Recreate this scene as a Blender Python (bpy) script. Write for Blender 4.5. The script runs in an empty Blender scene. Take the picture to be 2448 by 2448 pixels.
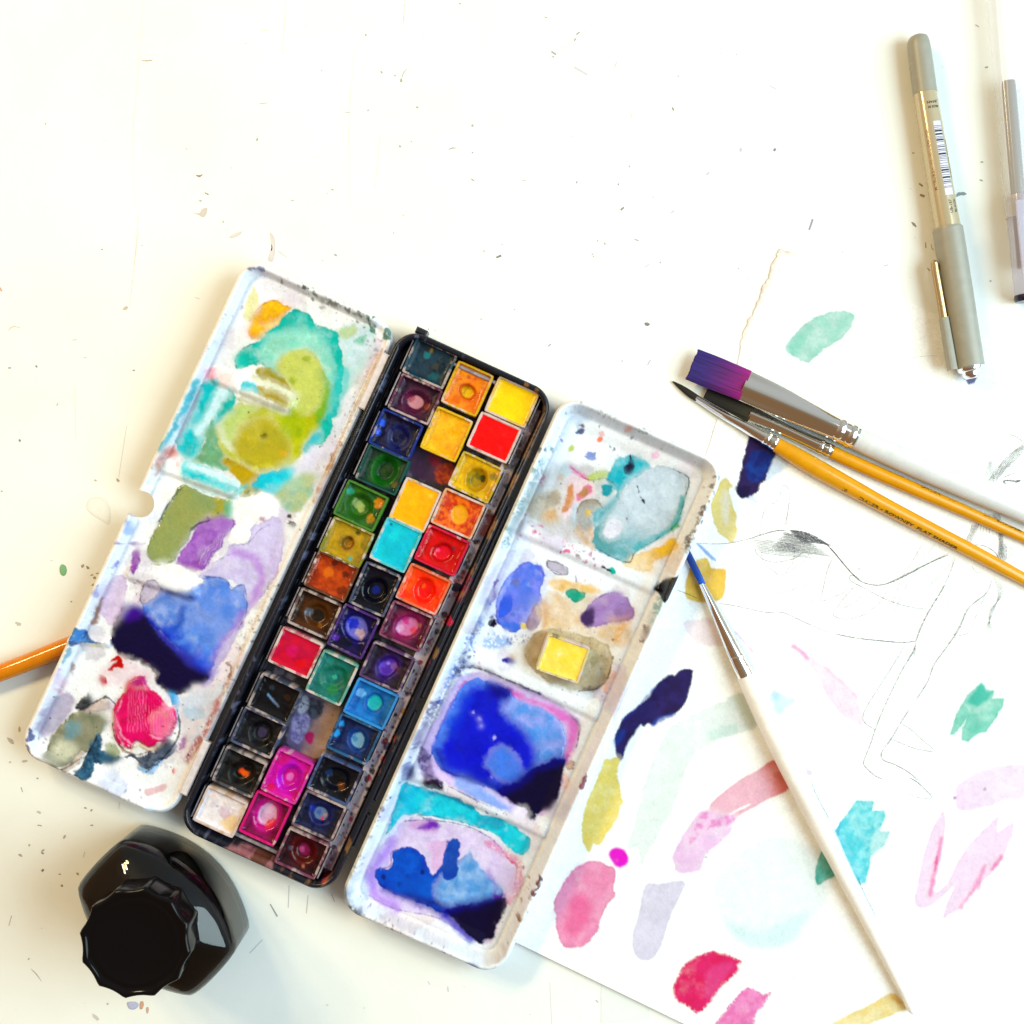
import bpy, math, random
import numpy as np

# ------------------------------------------------------------------ scene, camera, light
SC = bpy.context.scene
COL = SC.collection
CAM_H = 500.0                     # camera height above the table, mm
PX = 6.0                          # photograph pixels per mm on the table plane
MM = 0.001

cam_d = bpy.data.cameras.new('camera')
cam = bpy.data.objects.new('camera', cam_d)
COL.objects.link(cam)
cam.location = (0, 0, CAM_H * MM)
cam.rotation_euler = (0, 0, 0)
cam_d.sensor_fit = 'HORIZONTAL'
cam_d.angle = 2 * math.atan(204.0 / CAM_H)
cam_d.clip_start = 0.01
cam_d.clip_end = 20
SC.camera = cam

world = bpy.data.worlds.new('World')
SC.world = world
world.use_nodes = True
bg = world.node_tree.nodes['Background']
# the dim room around the table: warm wood tones on the lamp side, cool on the window side
_wt = world.node_tree
_tc = _wt.nodes.new('ShaderNodeTexCoord')
_sx = _wt.nodes.new('ShaderNodeSeparateXYZ')
_wt.links.new(_tc.outputs['Generated'], _sx.inputs[0])
_mr = _wt.nodes.new('ShaderNodeMapRange')
_mr.inputs['From Min'].default_value = -1.0
_wt.links.new(_sx.outputs['X'], _mr.inputs['Value'])
_cr = _wt.nodes.new('ShaderNodeValToRGB')
_cr.color_ramp.elements[0].position = 0.05
_cr.color_ramp.elements[0].color = (0.38, 0.22, 0.11, 1)
_cr.color_ramp.elements[1].position = 0.95
_cr.color_ramp.elements[1].color = (0.36, 0.41, 0.46, 1)
_e = _cr.color_ramp.elements.new(0.42)
_e.color = (0.30, 0.285, 0.25, 1)
_wt.links.new(_mr.outputs['Result'], _cr.inputs['Fac'])
# the photographer's side of the room (towards the bottom of the picture) is darker and browner, the far side lighter
_my = _wt.nodes.new('ShaderNodeMapRange')
_my.inputs['From Min'].default_value = -0.85
_my.inputs['From Max'].default_value = 0.75
_wt.links.new(_sx.outputs['Y'], _my.inputs['Value'])
_cy = _wt.nodes.new('ShaderNodeValToRGB')
_cy.color_ramp.elements[0].position = 0.12
_cy.color_ramp.elements[0].color = (0.80, 0.50, 0.30, 1)
_cy.color_ramp.elements[1].position = 1.0
_cy.color_ramp.elements[1].color = (1.5, 1.5, 1.5, 1)
_ey = _cy.color_ramp.elements.new(0.40)
_ey.color = (0.80, 0.70, 0.60, 1)
_ey = _cy.color_ramp.elements.new(0.52)
_ey.color = (1.15, 1.12, 1.08, 1)
_wt.links.new(_my.outputs['Result'], _cy.inputs['Fac'])
_mu = _wt.nodes.new('ShaderNodeVectorMath')
_mu.operation = 'MULTIPLY'
_wt.links.new(_cr.outputs['Color'], _mu.inputs[0])
_wt.links.new(_cy.outputs['Color'], _mu.inputs[1])
_wt.links.new(_mu.outputs['Vector'], bg.inputs['Color'])
bg.inputs['Strength'].default_value = 1.0


def area(name, loc, target, size, size_y, power, color):
    ld = bpy.data.lights.new(name, 'AREA')
    ld.shape = 'RECTANGLE'
    ld.size, ld.size_y = size, size_y
    ld.energy = power
    ld.color = color
    lo = bpy.data.objects.new(name, ld)
    COL.objects.link(lo)
    lo.location = loc
    from mathutils import Vector
    d = Vector(target) - Vector(loc)
    lo.rotation_euler = d.to_track_quat('-Z', 'Y').to_euler()
    return lo


# cool daylight from a window on the right, warm room lamps on the left
area('window_light', (0.90, -0.08, 0.74), (0, 0, 0), 0.95, 1.0, 23.0, (0.75, 0.96, 1.0))
for _x, _y, _z in ((-0.76, 0.40, 0.70), (-0.62, 0.52, 0.72), (-0.50, 0.66, 0.70)):
    area('room_lamp', (_x, _y, _z), (0, 0, 0), 0.12, 0.12, 3.3, (1.0, 0.77, 0.40))

SC.view_settings.view_transform = 'Standard'
SC.view_settings.look = 'None'
SC.view_settings.exposure = 0.0
SC.view_settings.gamma = 1.0
SC.view_settings.use_curve_mapping = False
SC.cycles.use_denoising = True
SC.cycles.max_bounces = 10
SC.cycles.transmission_bounces = 8
SC.cycles.transparent_max_bounces = 16
SC.cycles.caustics_reflective = False
SC.cycles.caustics_refractive = False

# ------------------------------------------------------------------ helpers
KEXP = np.array([1.55, 1.47, 1.24])     # light arriving on the table, for reading base colours off


SAT = [1.14]


def light(r, g, b, sat=1.14):
    SAT[0] = sat
    KEXP[:] = (r, g, b)


def C(r, g, b):
    c = np.array([r, g, b], float) / 255.0
    lin = np.where(c <= 0.04045, c / 12.92, ((c + 0.055) / 1.055) ** 2.4)
    g = lin @ np.array([.3, .59, .11])
    lin = g + (lin - g) * SAT[0]
    return np.clip(lin / KEXP, 0.0012, 0.86)


WHITE = np.array([0.80, 0.80, 0.82])


def W(px, py, z=0.0):
    """photograph position -> world mm on the plane at height z"""
    f = (CAM_H - z) / CAM_H
    return np.array([(px - 1224.0) / PX * f, -(py - 1224.0) / PX * f, z])


def crop(ox, oy, s):
    return lambda pts: [(ox + x * s, oy + y * s) for x, y in pts]


_rng = np.random.RandomState(7)
_LAT = _rng.rand(256, 256)


def vnoise(x, y, seed=0):
    x = x + seed * 17.13
    y = y + seed * 9.71
    xi = np.floor(x).astype(int)
    yi = np.floor(y).astype(int)
    fx = x - xi
    fy = y - yi
    fx = fx * fx * fx * (fx * (fx * 6 - 15) + 10)
    fy = fy * fy * fy * (fy * (fy * 6 - 15) + 10)
    a = _LAT[xi & 255, yi & 255]
    b = _LAT[(xi + 1) & 255, yi & 255]
    c = _LAT[xi & 255, (yi + 1) & 255]
    d = _LAT[(xi + 1) & 255, (yi + 1) & 255]
    return (a * (1 - fx) + b * fx) * (1 - fy) + (c * (1 - fx) + d * fx) * fy


def fbm(x, y, seed=0, octv=4):
    s = np.zeros_like(x)
    a, t = 1.0, 0.0
    for i in range(octv):
        s += a * vnoise(x * 2 ** i, y * 2 ** i, seed + i * 3)
        t += a
        a *= 0.55
    return s / t * 2 - 1            # about -1..1


def sstep(a, b, x):
    t = np.clip((x - a) / (b - a), 0, 1)
    return t * t * (3 - 2 * t)


def smooth_closed(p, n=5):
    p = np.asarray(p, float)
    m = len(p)
    out = []
    for i in range(m):
        p0, p1, p2, p3 = p[i - 1], p[i], p[(i + 1) % m], p[(i + 2) % m]
        for k in range(n):
            t = k / n
            out.append(0.5 * ((2 * p1) + (-p0 + p2) * t + (2 * p0 - 5 * p1 + 4 * p2 - p3) * t * t
                              + (-p0 + 3 * p1 - 3 * p2 + p3) * t ** 3))
    return np.array(out)


def smooth_open(p, n=6):
    p = np.asarray(p, float)
    if len(p) < 3:
        return p
    q = np.vstack([2 * p[0] - p[1], p, 2 * p[-1] - p[-2]])
    out = []
    for i in range(1, len(q) - 2):
        p0, p1, p2, p3 = q[i - 1], q[i], q[i + 1], q[i + 2]
        for k in range(n):
            t = k / n
            out.append(0.5 * ((2 * p1) + (-p0 + p2) * t + (2 * p0 - 5 * p1 + 4 * p2 - p3) * t * t
                              + (-p0 + 3 * p1 - 3 * p2 + p3) * t ** 3))
    out.append(p[-1])
    return np.array(out)


def seg_dist(x, y, a, b):
    ax, ay = a
    dx, dy = b[0] - ax, b[1] - ay
    L = dx * dx + dy * dy + 1e-12
    t = np.clip(((x - ax) * dx + (y - ay) * dy) / L, 0, 1)
    return (x - ax - t * dx) ** 2 + (y - ay - t * dy) ** 2


def poly_sdf(x, y, poly):
    d = np.full(x.shape, 1e9)
    ins = np.zeros(x.shape, bool)
    m = len(poly)
    for i in range(m):
        a, b = poly[i - 1], poly[i]
        d = np.minimum(d, seg_dist(x, y, a, b))
        if a[1] != b[1]:
            c = (a[1] > y) != (b[1] > y)
            xi = (b[0] - a[0]) * (y - a[1]) / (b[1] - a[1]) + a[0]
            ins ^= c & (x < xi)
    d = np.sqrt(d)
    return np.where(ins, -d, d)


def line_sdf(x, y, pts):
    d = np.full(x.shape, 1e9)
    for i in range(len(pts) - 1):
        d = np.minimum(d, seg_dist(x, y, pts[i], pts[i + 1]))
    return np.sqrt(d)


def rrect_sdf(x, y, hu, hv, r):
    qx = np.abs(x) - (hu - r)
    qy = np.abs(y) - (hv - r)
    return np.hypot(np.maximum(qx, 0), np.maximum(qy, 0)) + np.minimum(np.maximum(qx, qy), 0) - r


class Frame:
    """a flat local frame lying on the table: u across, v along (down the photograph)"""
    def __init__(self, px, py, z, deg):
        self.o = W(px, py, z)
        a = math.radians(deg)
        self.u = np.array([math.cos(a), -math.sin(a)])
        self.v = np.array([-math.sin(a), -math.cos(a)])
        self.deg = deg

    def uv(self, pts, z):
        out = []
        for px, py in pts:
            w = W(px, py, z)[:2] - self.o[:2]
            out.append((w @ self.u, w @ self.v))
        return np.array(out)

    def world(self, u, v, z):
        u = np.asarray(u, float)
        v = np.asarray(v, float)
        x = self.o[0] + u * self.u[0] + v * self.v[0]
        y = self.o[1] + u * self.u[1] + v * self.v[1]
        return np.stack([x, y, np.broadcast_to(z, x.shape)], -1)


# ------------------------------------------------------------------ object building
def link(o, parent=None):
    COL.objects.link(o)
    if parent is not None:
        o.parent = parent
    return o


def tag(o, label=None, cat=None, group=None, kind=None):
    if label:
        o['label'] = label
    if cat:
        o['category'] = cat
    if group:
        o['group'] = group
    if kind:
        o['kind'] = kind
    return o


def thing(name, label, cat, loc_mm, group=None):
    o = bpy.data.objects.new(name, None)
    o.empty_display_size = 0.01
    o.location = tuple(np.asarray(loc_mm, float) * MM)
    link(o)
    return tag(o, label, cat, group)


def worldloc(o):
    p = np.zeros(3)
    while o is not None:
        p = p + np.array(o.location)
        o = o.parent
    return p


def mesh_obj(name, verts, faces, mat, parent=None, loc=None, col=None, smooth=True, sharp=None):
    """verts in world mm; made relative to the parent (or to loc for a top-level mesh)"""
    verts = np.asarray(verts, float) * MM
    base = worldloc(parent) if parent is not None else (np.zeros(3) if loc is None else np.asarray(loc, float) * MM)
    v = verts - base
    me = bpy.data.meshes.new(name)
    if isinstance(faces, np.ndarray):
        k = faces.shape[1]
        me.vertices.add(len(v))
        me.vertices.foreach_set('co', v.astype(np.float32).ravel())
        me.loops.add(faces.size)
        me.loops.foreach_set('vertex_index', faces.astype(np.int32).ravel())
        me.polygons.add(len(faces))
        me.polygons.foreach_set('loop_start', np.arange(0, faces.size, k, dtype=np.int32))
        me.update(calc_edges=True)
        me.validate()
    else:
        me.from_pydata([tuple(p) for p in v], [], faces)
        me.update()
    if col is not None:
        ca = me.color_attributes.new('Col', 'FLOAT_COLOR', 'POINT')
        ca.data.foreach_set('color', np.asarray(col, np.float32).ravel())
    me.polygons.foreach_set('use_smooth', np.full(len(me.polygons), bool(smooth)))
    if sharp is not None:
        me.set_sharp_from_angle(angle=math.radians(sharp))
    me.materials.append(mat)
    o = bpy.data.objects.new(name, me)
    link(o, parent)
    if parent is None and loc is not None:
        o.location = tuple(base)
    return o


# ------------------------------------------------------------------ materials
def new_mat(name):
    m = bpy.data.materials.new(name)
    m.use_nodes = True
    return m, m.node_tree, m.node_tree.nodes['Principled BSDF']


def add_bump(nt, b, scale, strength, dist=0.0002, detail=3.0):
    tc = nt.nodes.new('ShaderNodeTexCoord')
    n = nt.nodes.new('ShaderNodeTexNoise')
    n.inputs['Scale'].default_value = scale
    n.inputs['Detail'].default_value = detail
    nt.links.new(tc.outputs['Object'], n.inputs['Vector'])
    bp = nt.nodes.new('ShaderNodeBump')
    bp.inputs['Strength'].default_value = strength
    bp.inputs['Distance'].default_value = dist
    nt.links.new(n.outputs['Fac'], bp.inputs['Height'])
    nt.links.new(bp.outputs['Normal'], b.inputs['Normal'])
    return tc, n


def mat_plain(name, col, rough=0.5, metal=0.0, coat=0.0, bump=None, vary=0.0, vscale=200.0, spec=0.5):
    m, nt, b = new_mat(name)
    col = np.asarray(col, float)
    b.inputs['Base Color'].default_value = (*col, 1)
    b.inputs['Roughness'].default_value = rough
    b.inputs['Metallic'].default_value = metal
    b.inputs['Coat Weight'].default_value = coat
    b.inputs['Specular IOR Level'].default_value = spec
    if bump:
        add_bump(nt, b, *bump)
    if vary:
        tc = nt.nodes.new('ShaderNodeTexCoord')
        n = nt.nodes.new('ShaderNodeTexNoise')
        n.inputs['Scale'].default_value = vscale
        n.inputs['Detail'].default_value = 5
        nt.links.new(tc.outputs['Object'], n.inputs['Vector'])
        r = nt.nodes.new('ShaderNodeValToRGB')
        r.color_ramp.elements[0].position = 0.3
        r.color_ramp.elements[1].position = 0.7
        r.color_ramp.elements[0].color = (*np.clip(col * (1 - vary), 0, 1), 1)
        r.color_ramp.elements[1].color = (*np.clip(col * (1 + vary), 0, 1), 1)
        nt.links.new(n.outputs['Fac'], r.inputs['Fac'])
        nt.links.new(r.outputs['Color'], b.inputs['Base Color'])
    return m


def mat_paint(name, bump=(900.0, 0.25, 0.0002), spec=0.5):
    """colour and wetness come with the surface (Col attribute: rgb = pigment, alpha = roughness)"""
    m, nt, b = new_mat(name)
    at = nt.nodes.new('ShaderNodeAttribute')
    at.attribute_name = 'Col'
    # fine pigment grain on top of the attribute
    tc = nt.nodes.new('ShaderNodeTexCoord')
    n = nt.nodes.new('ShaderNodeTexNoise')
    n.inputs['Scale'].default_value = 1400
    n.inputs['Detail'].default_value = 2
    nt.links.new(tc.outputs['Object'], n.inputs['Vector'])
    mr = nt.nodes.new('ShaderNodeMapRange')
    mr.inputs['To Min'].default_value = 0.90
    mr.inputs['To Max'].default_value = 1.10
    nt.links.new(n.outputs['Fac'], mr.inputs['Value'])
    mx = nt.nodes.new('ShaderNodeVectorMath')
    mx.operation = 'SCALE'
    nt.links.new(at.outputs['Color'], mx.inputs[0])
    nt.links.new(mr.outputs['Result'], mx.inputs['Scale'])
    nt.links.new(mx.outputs['Vector'], b.inputs['Base Color'])
    nt.links.new(at.outputs['Alpha'], b.inputs['Roughness'])
    b.inputs['Specular IOR Level'].default_value = spec
    if bump:
        add_bump(nt, b, *bump)
    return m


M_ENAMEL = mat_paint('painted_enamel', (700.0, 0.18, 0.00015), 0.24)
M_TRAY = mat_paint('black_enamel_tray', (600.0, 0.2, 0.00015), 0.3)
M_CAKE = mat_paint('watercolour_cake', (1100.0, 0.35, 0.0002), 0.26)
M_PAN = mat_paint('stained_plastic', (800.0, 0.15, 0.0001), 0.4)
M_PAPER = mat_paint('watercolour_paper', (1500.0, 0.35, 0.0001), 0.15)
M_BRISTLE = mat_paint('bristle_hair', (400.0, 0.2, 0.0001), 0.3)
M_HANDLE = mat_paint('lacquered_wood', (300.0, 0.05, 0.0001), 0.5)


# ------------------------------------------------------------------ the paint canvas
class Canvas:
    def __init__(self, frame, u0, u1, v0, v1, step, sdf=None, base=None, rough=0.3, zpaint=0.0):
        self.f = frame
        self.zp = zpaint
        nu = int(round((u1 - u0) / step)) + 1
        nv = int(round((v1 - v0) / step)) + 1
        self.us = np.linspace(u0, u1, nu)
        self.vs = np.linspace(v0, v1, nv)
        self.U, self.V = np.meshgrid(self.us, self.vs)
        idx = np.arange(nu * nv).reshape(nv, nu)
        q = np.stack([idx[:-1, :-1], idx[1:, :-1], idx[1:, 1:], idx[:-1, 1:]], -1).reshape(-1, 4)
        if sdf is not None:
            D = sdf(self.U, self.V)
            ins = (D < 0).ravel()
            q = q[ins[q].any(1)]
            used = np.zeros(nu * nv, bool)
            used[q.ravel()] = True
            used = used.reshape(nv, nu)
            out = used & (D >= 0)
            for _ in range(4):
                x, y = self.U[out], self.V[out]
                e = 0.02
                d = sdf(x, y)
                gx = (sdf(x + e, y) - sdf(x - e, y)) / (2 * e)
                gy = (sdf(x, y + e) - sdf(x, y - e)) / (2 * e)
                g = np.maximum(gx * gx + gy * gy, 0.05)
                self.U[out] = x - d * gx / g
                self.V[out] = y - d * gy / g
            self.D = sdf(self.U, self.V)
            self.out = out
        else:
            self.D = np.full(self.U.shape, -50.0)
        self.quads = q
        b = WHITE if base is None else np.asarray(base)
        self.col = np.tile(b, self.U.shape + (1,)).astype(float)
        self.rough = np.full(self.U.shape, rough)
        self.H = np.zeros(self.U.shape)
        self.lab = np.zeros(self.U.shape, int)
        self.parts = {}
        self.seed = 11
        self.vary = .14
        self.wash = 0.0

    def _sub(self, P, m):
        u0, v0 = P.min(0) - m
        u1, v1 = P.max(0) + m
        i0, i1 = np.searchsorted(self.us, [u0, u1])
        j0, j1 = np.searchsorted(self.vs, [v0, v1])
        return slice(max(j0, 0), max(j1, 0)), slice(max(i0, 0), max(i1, 0))

    def _put(self, S, d, x, y, col, col2=None, op=1.0, warp=0.75, ws=3.0, feather=0.22, edge=0.0, ew=0.5,
             nscale=5.0, ncon=1.0, thick=0.0, rough=None, part=None, grad=None, speckle=0.0, dry=0.0, seed=None, vary=None):
        self.seed += 1
        sd = self.seed if seed is None else seed
        if warp:
            d = d + warp * fbm(x / ws, y / ws, sd, 4) + .30 * warp * fbm(x / (ws * .28), y / (ws * .28), sd + 5, 3)
        a = op * sstep(feather, -feather, d)
        lum = float(np.asarray(col) @ np.array([.3, .59, .11]))
        wash = self.wash if (lum > .075 and op > .84 and not speckle and not thick) else 0.0
        if wash and d.size > 900:
            hd = d - .9 + 1.1 * fbm(x / 3.4, y / 3.4, sd + 80, 3)
            ha = (.28 * sstep(1.6, -.4, hd))[..., None]
            self.col[S] = self.col[S] * (1 - ha) + (np.asarray(col, float) * .45 + .40) * ha
            a = a * (1 - wash * 1.3 * sstep(.05, .7, fbm(x / 4.5, y / 4.5, sd + 81, 4)))
        if speckle:
            n = fbm(x / 0.9, y / 0.9, sd + 40, 3)
            a = a * sstep(speckle - 0.25, speckle + 0.25, n)
        if dry:
            n = fbm(x / 0.7, y / 0.7, sd + 60, 2)
            a = a * (1 - sstep(-0.9, 0.1, d / dry) * sstep(-0.2, 0.3, n))
        c = np.tile(np.asarray(col, float), x.shape + (1,))
        if col2 is not None:
            c2 = np.asarray(col2, float)
            wx = .35 * nscale * fbm(x / nscale, y / nscale, sd + 13, 2)
            wy = .35 * nscale * fbm(x / nscale, y / nscale, sd + 14, 2)
            n = fbm((x + wx) / nscale, (y + wy) / nscale, sd + 20, 4)
            if grad is not None:
                g = self.f.uv(grad, self.zp)
                dv = g[1] - g[0]
                t = ((x - g[0][0]) * dv[0] + (y - g[0][1]) * dv[1]) / (dv @ dv)
                t = sstep(0, 1, t + 0.25 * n)
            else:
                t = sstep(-0.55 / ncon, 0.55 / ncon, n)
            c = c * (1 - t[..., None]) + c2 * t[..., None]
        vary = self.vary if vary is None else vary
        c = c * (1 + vary * fbm(x / 1.9, y / 1.9, sd + 31, 3) + vary * .8 * fbm(x / 6.5, y / 6.5, sd + 33, 3))[..., None]
        if edge:
            e = 1 - edge * np.exp(-(np.minimum(d, 0) / ew) ** 2)
            c = c ** (2 - e[..., None]) * e[..., None]
        A = a[..., None]
        self.col[S] = self.col[S] * (1 - A) + c * A
        if rough is not None:
            self.rough[S] = self.rough[S] * (1 - a) + rough * a
        if thick:
            self.H[S] = np.maximum(self.H[S], thick * sstep(0.1, -1.2, d) * (1 if op > 0.9 else op))
        if part:
            k = len(self.parts) + 1
            self.parts[k] = part
            lab = self.lab[S]
            lab[d < 0.0] = k
            self.lab[S] = lab
        return a

    def blob(self, pts, col, smooth=True, **kw):
        P = self.f.uv(pts, self.zp)
        if smooth:
            P = smooth_closed(P, 4)
        S = self._sub(P, 1.5 + 2 * kw.get('feather', 0.25) + 2 * kw.get('warp', 0.8))
        x, y = self.U[S], self.V[S]
        if x.size == 0:
            return
        return self._put(S, poly_sdf(x, y, P), x, y, col, **kw)

    def stroke(self, pts, w_px, col, **kw):
        P = smooth_open(self.f.uv(pts, self.zp), 4)
        w = w_px / PX / 2
        S = self._sub(P, w + 1.5 + 2 * kw.get('feather', 0.25) + 2 * kw.get('warp', 0.8))
        x, y = self.U[S], self.V[S]
        if x.size == 0:
            return
        return self._put(S, line_sdf(x, y, P) - w, x, y, col, **kw)

    def dot(self, p, r_px, col, **kw):
        P = self.f.uv([p], self.zp)
        r = r_px / PX
        kw.setdefault('warp', r * 0.55)
        kw.setdefault('ws', r * 1.1)
        kw.setdefault('feather', 0.2)
        S = self._sub(P, r + 1.5)
        x, y = self.U[S], self.V[S]
        if x.size == 0:
            return
        return self._put(S, np.hypot(x - P[0, 0], y - P[0, 1]) - r, x, y, col, **kw)

    def spatter(self, pts, width_px, n, cols, r=(1, 3), seed=1, op=0.85):
        rg = random.Random(seed)
        P = [np.array(p, float) for p in pts]
        for _ in range(n):
            k = rg.randrange(len(P) - 1)
            t = rg.random()
            p = P[k] * (1 - t) + P[k + 1] * t
            p = p + np.array([rg.gauss(0, 1), rg.gauss(0, 1)]) * width_px * 0.35
            self.dot(tuple(p), rg.uniform(*r) * (0.5 + rg.random() ** 3), cols[rg.randrange(len(cols))],
                     op=op * rg.uniform(0.5, 1))

    def stains(self, n, cols, seed, rmin=2, rmax=9, op=(.08, .3)):
        """old thin washes and smudges dried on the enamel"""
        rg = random.Random(seed)
        for _ in range(n):
            cu, cvv = rg.uniform(self.us[0] + 3, self.us[-1] - 3), rg.uniform(self.vs[0] + 3, self.vs[-1] - 3)
            r = rg.uniform(rmin, rmax)
            el = rg.uniform(1, 2.4)
            a = rg.uniform(0, 3.14)
            S = self._sub(np.array([[cu, cvv]]), r * el + 3)
            x, y = self.U[S], self.V[S]
            if x.size == 0:
                continue
            dx, dy = x - cu, y - cvv
            p, q = dx * math.cos(a) + dy * math.sin(a), -dx * math.sin(a) + dy * math.cos(a)
            d = np.hypot(p / el, q) - r
            self._put(S, d, x, y, cols[rg.randrange(len(cols))], op=rg.uniform(*op), warp=r * .55, ws=r * .8, feather=rg.choice([.3, .6, 1.5]), edge=.15, ew=.5)

    def flecks(self, n, cols, seed, r=(.12, .45)):
        rg = random.Random(seed)
        for _ in range(n):
            cu, cvv = rg.uniform(self.us[0] + 2, self.us[-1] - 2), rg.uniform(self.vs[0] + 2, self.vs[-1] - 2)
            rr = rg.uniform(*r) * (.5 + rg.random() ** 3)
            S = self._sub(np.array([[cu, cvv]]), rr + 1)
            x, y = self.U[S], self.V[S]
            if x.size:
                self._put(S, np.hypot(x - cu, (y - cvv) * rg.uniform(.6, 1.5)) - rr, x, y, cols[rg.randrange(len(cols))], op=rg.uniform(.4, .9), warp=rr * .6, ws=rr)

    def flow(self, seed, amp=1.0, soft=3):
        """let the painted film run: everything on the surface creeps a little and softens in places"""
        st = self.us[1] - self.us[0]
        du = amp * fbm(self.U / 4.2, self.V / 4.2, seed, 3) + .35 * amp * fbm(self.U / 1.1, self.V / 1.1, seed + 3, 2)
        dv = amp * fbm(self.U / 4.2, self.V / 4.2, seed + 7, 3) + .35 * amp * fbm(self.U / 1.1, self.V / 1.1, seed + 9, 2)
        nv, nu = self.U.shape
        J, I = np.mgrid[0:nv, 0:nu]
        fu, fv = np.clip(I + du / st, 0, nu - 1.001), np.clip(J + dv / st, 0, nv - 1.001)
        i0, j0 = fu.astype(int), fv.astype(int)
        a, b = (fu - i0), (fv - j0)

        def samp(A):
            aa, bb = (a[..., None], b[..., None]) if A.ndim == 3 else (a, b)
            return (A[j0, i0] * (1 - aa) + A[j0, i0 + 1] * aa) * (1 - bb) + (A[j0 + 1, i0] * (1 - aa) + A[j0 + 1, i0 + 1] * aa) * bb
        self.col, self.rough, self.H = samp(self.col), samp(self.rough), samp(self.H)
        self.lab = self.lab[np.rint(fv).astype(int), np.rint(fu).astype(int)]
        bl = self.col.copy()
        for k in range(soft):
            for ax in (0, 1):
                bl = (np.roll(bl, 1, ax) + bl + np.roll(bl, -1, ax) + np.roll(bl, 2, ax) + np.roll(bl, -2, ax)) / 5
        m = (.9 * sstep(.02, .45, fbm(self.U / 8, self.V / 8, seed + 20, 3)))[..., None]
        self.col = self.col * (1 - m) + bl * m
        # pigment grain that settles differently everywhere
        g = 1 + .07 * fbm(self.U / .8, self.V / .8, seed + 30, 2) + .06 * fbm(self.U / 3, self.V / 3, seed + 33, 3)
        self.col = np.clip(self.col * g[..., None], .001, .86)

    def build(self, name, parent, mat, Z, skirt=None, skirt_col=None, part_kind=None, loc=None):
        wv = self.f.world(self.U, self.V, 0)
        wv[..., 2] = Z
        verts = wv.reshape(-1, 3)
        col = np.concatenate([self.col, self.rough[..., None]], -1).reshape(-1, 4)
        lab = self.lab.ravel()[self.quads]
        fl = np.where((lab == lab[:, :1]).all(1), lab[:, 0], np.min(lab, 1))

        def sub(q, extra=None):
            used, inv = np.unique(q.ravel(), return_inverse=True)
            return verts[used], inv.reshape(-1, 4), col[used]

        v, f, c = sub(self.quads[fl == 0])
        if skirt is not None:
            Q = self.quads
            e = np.concatenate([Q[:, [0, 1]], Q[:, [1, 2]], Q[:, [2, 3]], Q[:, [3, 0]]])
            key = np.sort(e, 1)
            key = key[:, 0].astype(np.int64) * len(verts) + key[:, 1]
            _, ix, ct = np.unique(key, return_index=True, return_counts=True)
            be = e[ix[ct == 1]]
            n0 = len(v)
            top = verts[be.ravel()]
            bot = top.copy()
            if isinstance(skirt, tuple):
                bot[:, 2] -= skirt[1]
            else:
                bot[:, 2] = skirt
            ce = col[be.ravel()] if skirt_col is None else np.tile(skirt_col, (len(top), 1))
            m = len(be)
            i = np.arange(m)
            sf = np.stack([n0 + 2 * i + 1, n0 + 2 * i, n0 + 2 * m + 2 * i, n0 + 2 * m + 2 * i + 1], -1)
            v = np.vstack([v, top, bot])
            c = np.vstack([c, ce, ce])
            f = np.vstack([f, sf])
        o = mesh_obj(name, v, f, mat, parent, loc, c)
        for k, p in self.parts.items():
            q = self.quads[fl == k]
            if len(q) < 6:
                continue
            pv, pf, pc = sub(q)
            nm, lb = p if isinstance(p, tuple) else (p, None)
            po = mesh_obj(nm, pv, pf, mat, o, None, pc)
            if lb:
                po['label'] = lb
        return o
# ------------------------------------------------------------------ photograph crops used for reading positions
S6 = 600 / 1932
K1 = crop(350, 600, S6)
K2 = crop(50, 1100, S6)
K3 = crop(50, 1500, S6)
K4 = crop(850, 750, 500 / 1932)
K5 = crop(650, 1150, 500 / 1932)
K6 = crop(420, 1550, S6)
R1 = crop(1150, 930, S6)
R2 = crop(950, 1400, S6)
R3 = crop(800, 1800, S6)
B5 = crop(1580, 780, S6)
B6 = crop(1950, 900, 498 / 1932)
Q1 = crop(1350, 1600, S6)
Q2 = crop(1250, 1900, S6)
Q3 = crop(1848, 1848, S6)
Q4 = crop(1848, 1300, S6)
Q5 = crop(1600, 1200, 500 / 1932)
OV = crop(0, 0, 2448 / 1932)
T7 = crop(0, 0, 1000 / 1932)
T8 = crop(1000, 0, 1000 / 1932)
T9 = crop(0, 500, 1000 / 1932)
TA = crop(0, 1700, 300 / 775)
TB = crop(150, 1900, 550 / 1932)
TC = crop(1100, 2150, S6)
TD = crop(600, 1800, 400 / 1932)
TP = crop(2048, 50, 400 / 1932)
TQ = crop(2048, 500, 400 / 1932)
TR = crop(2148, 260, 300 / 1932)

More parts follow.
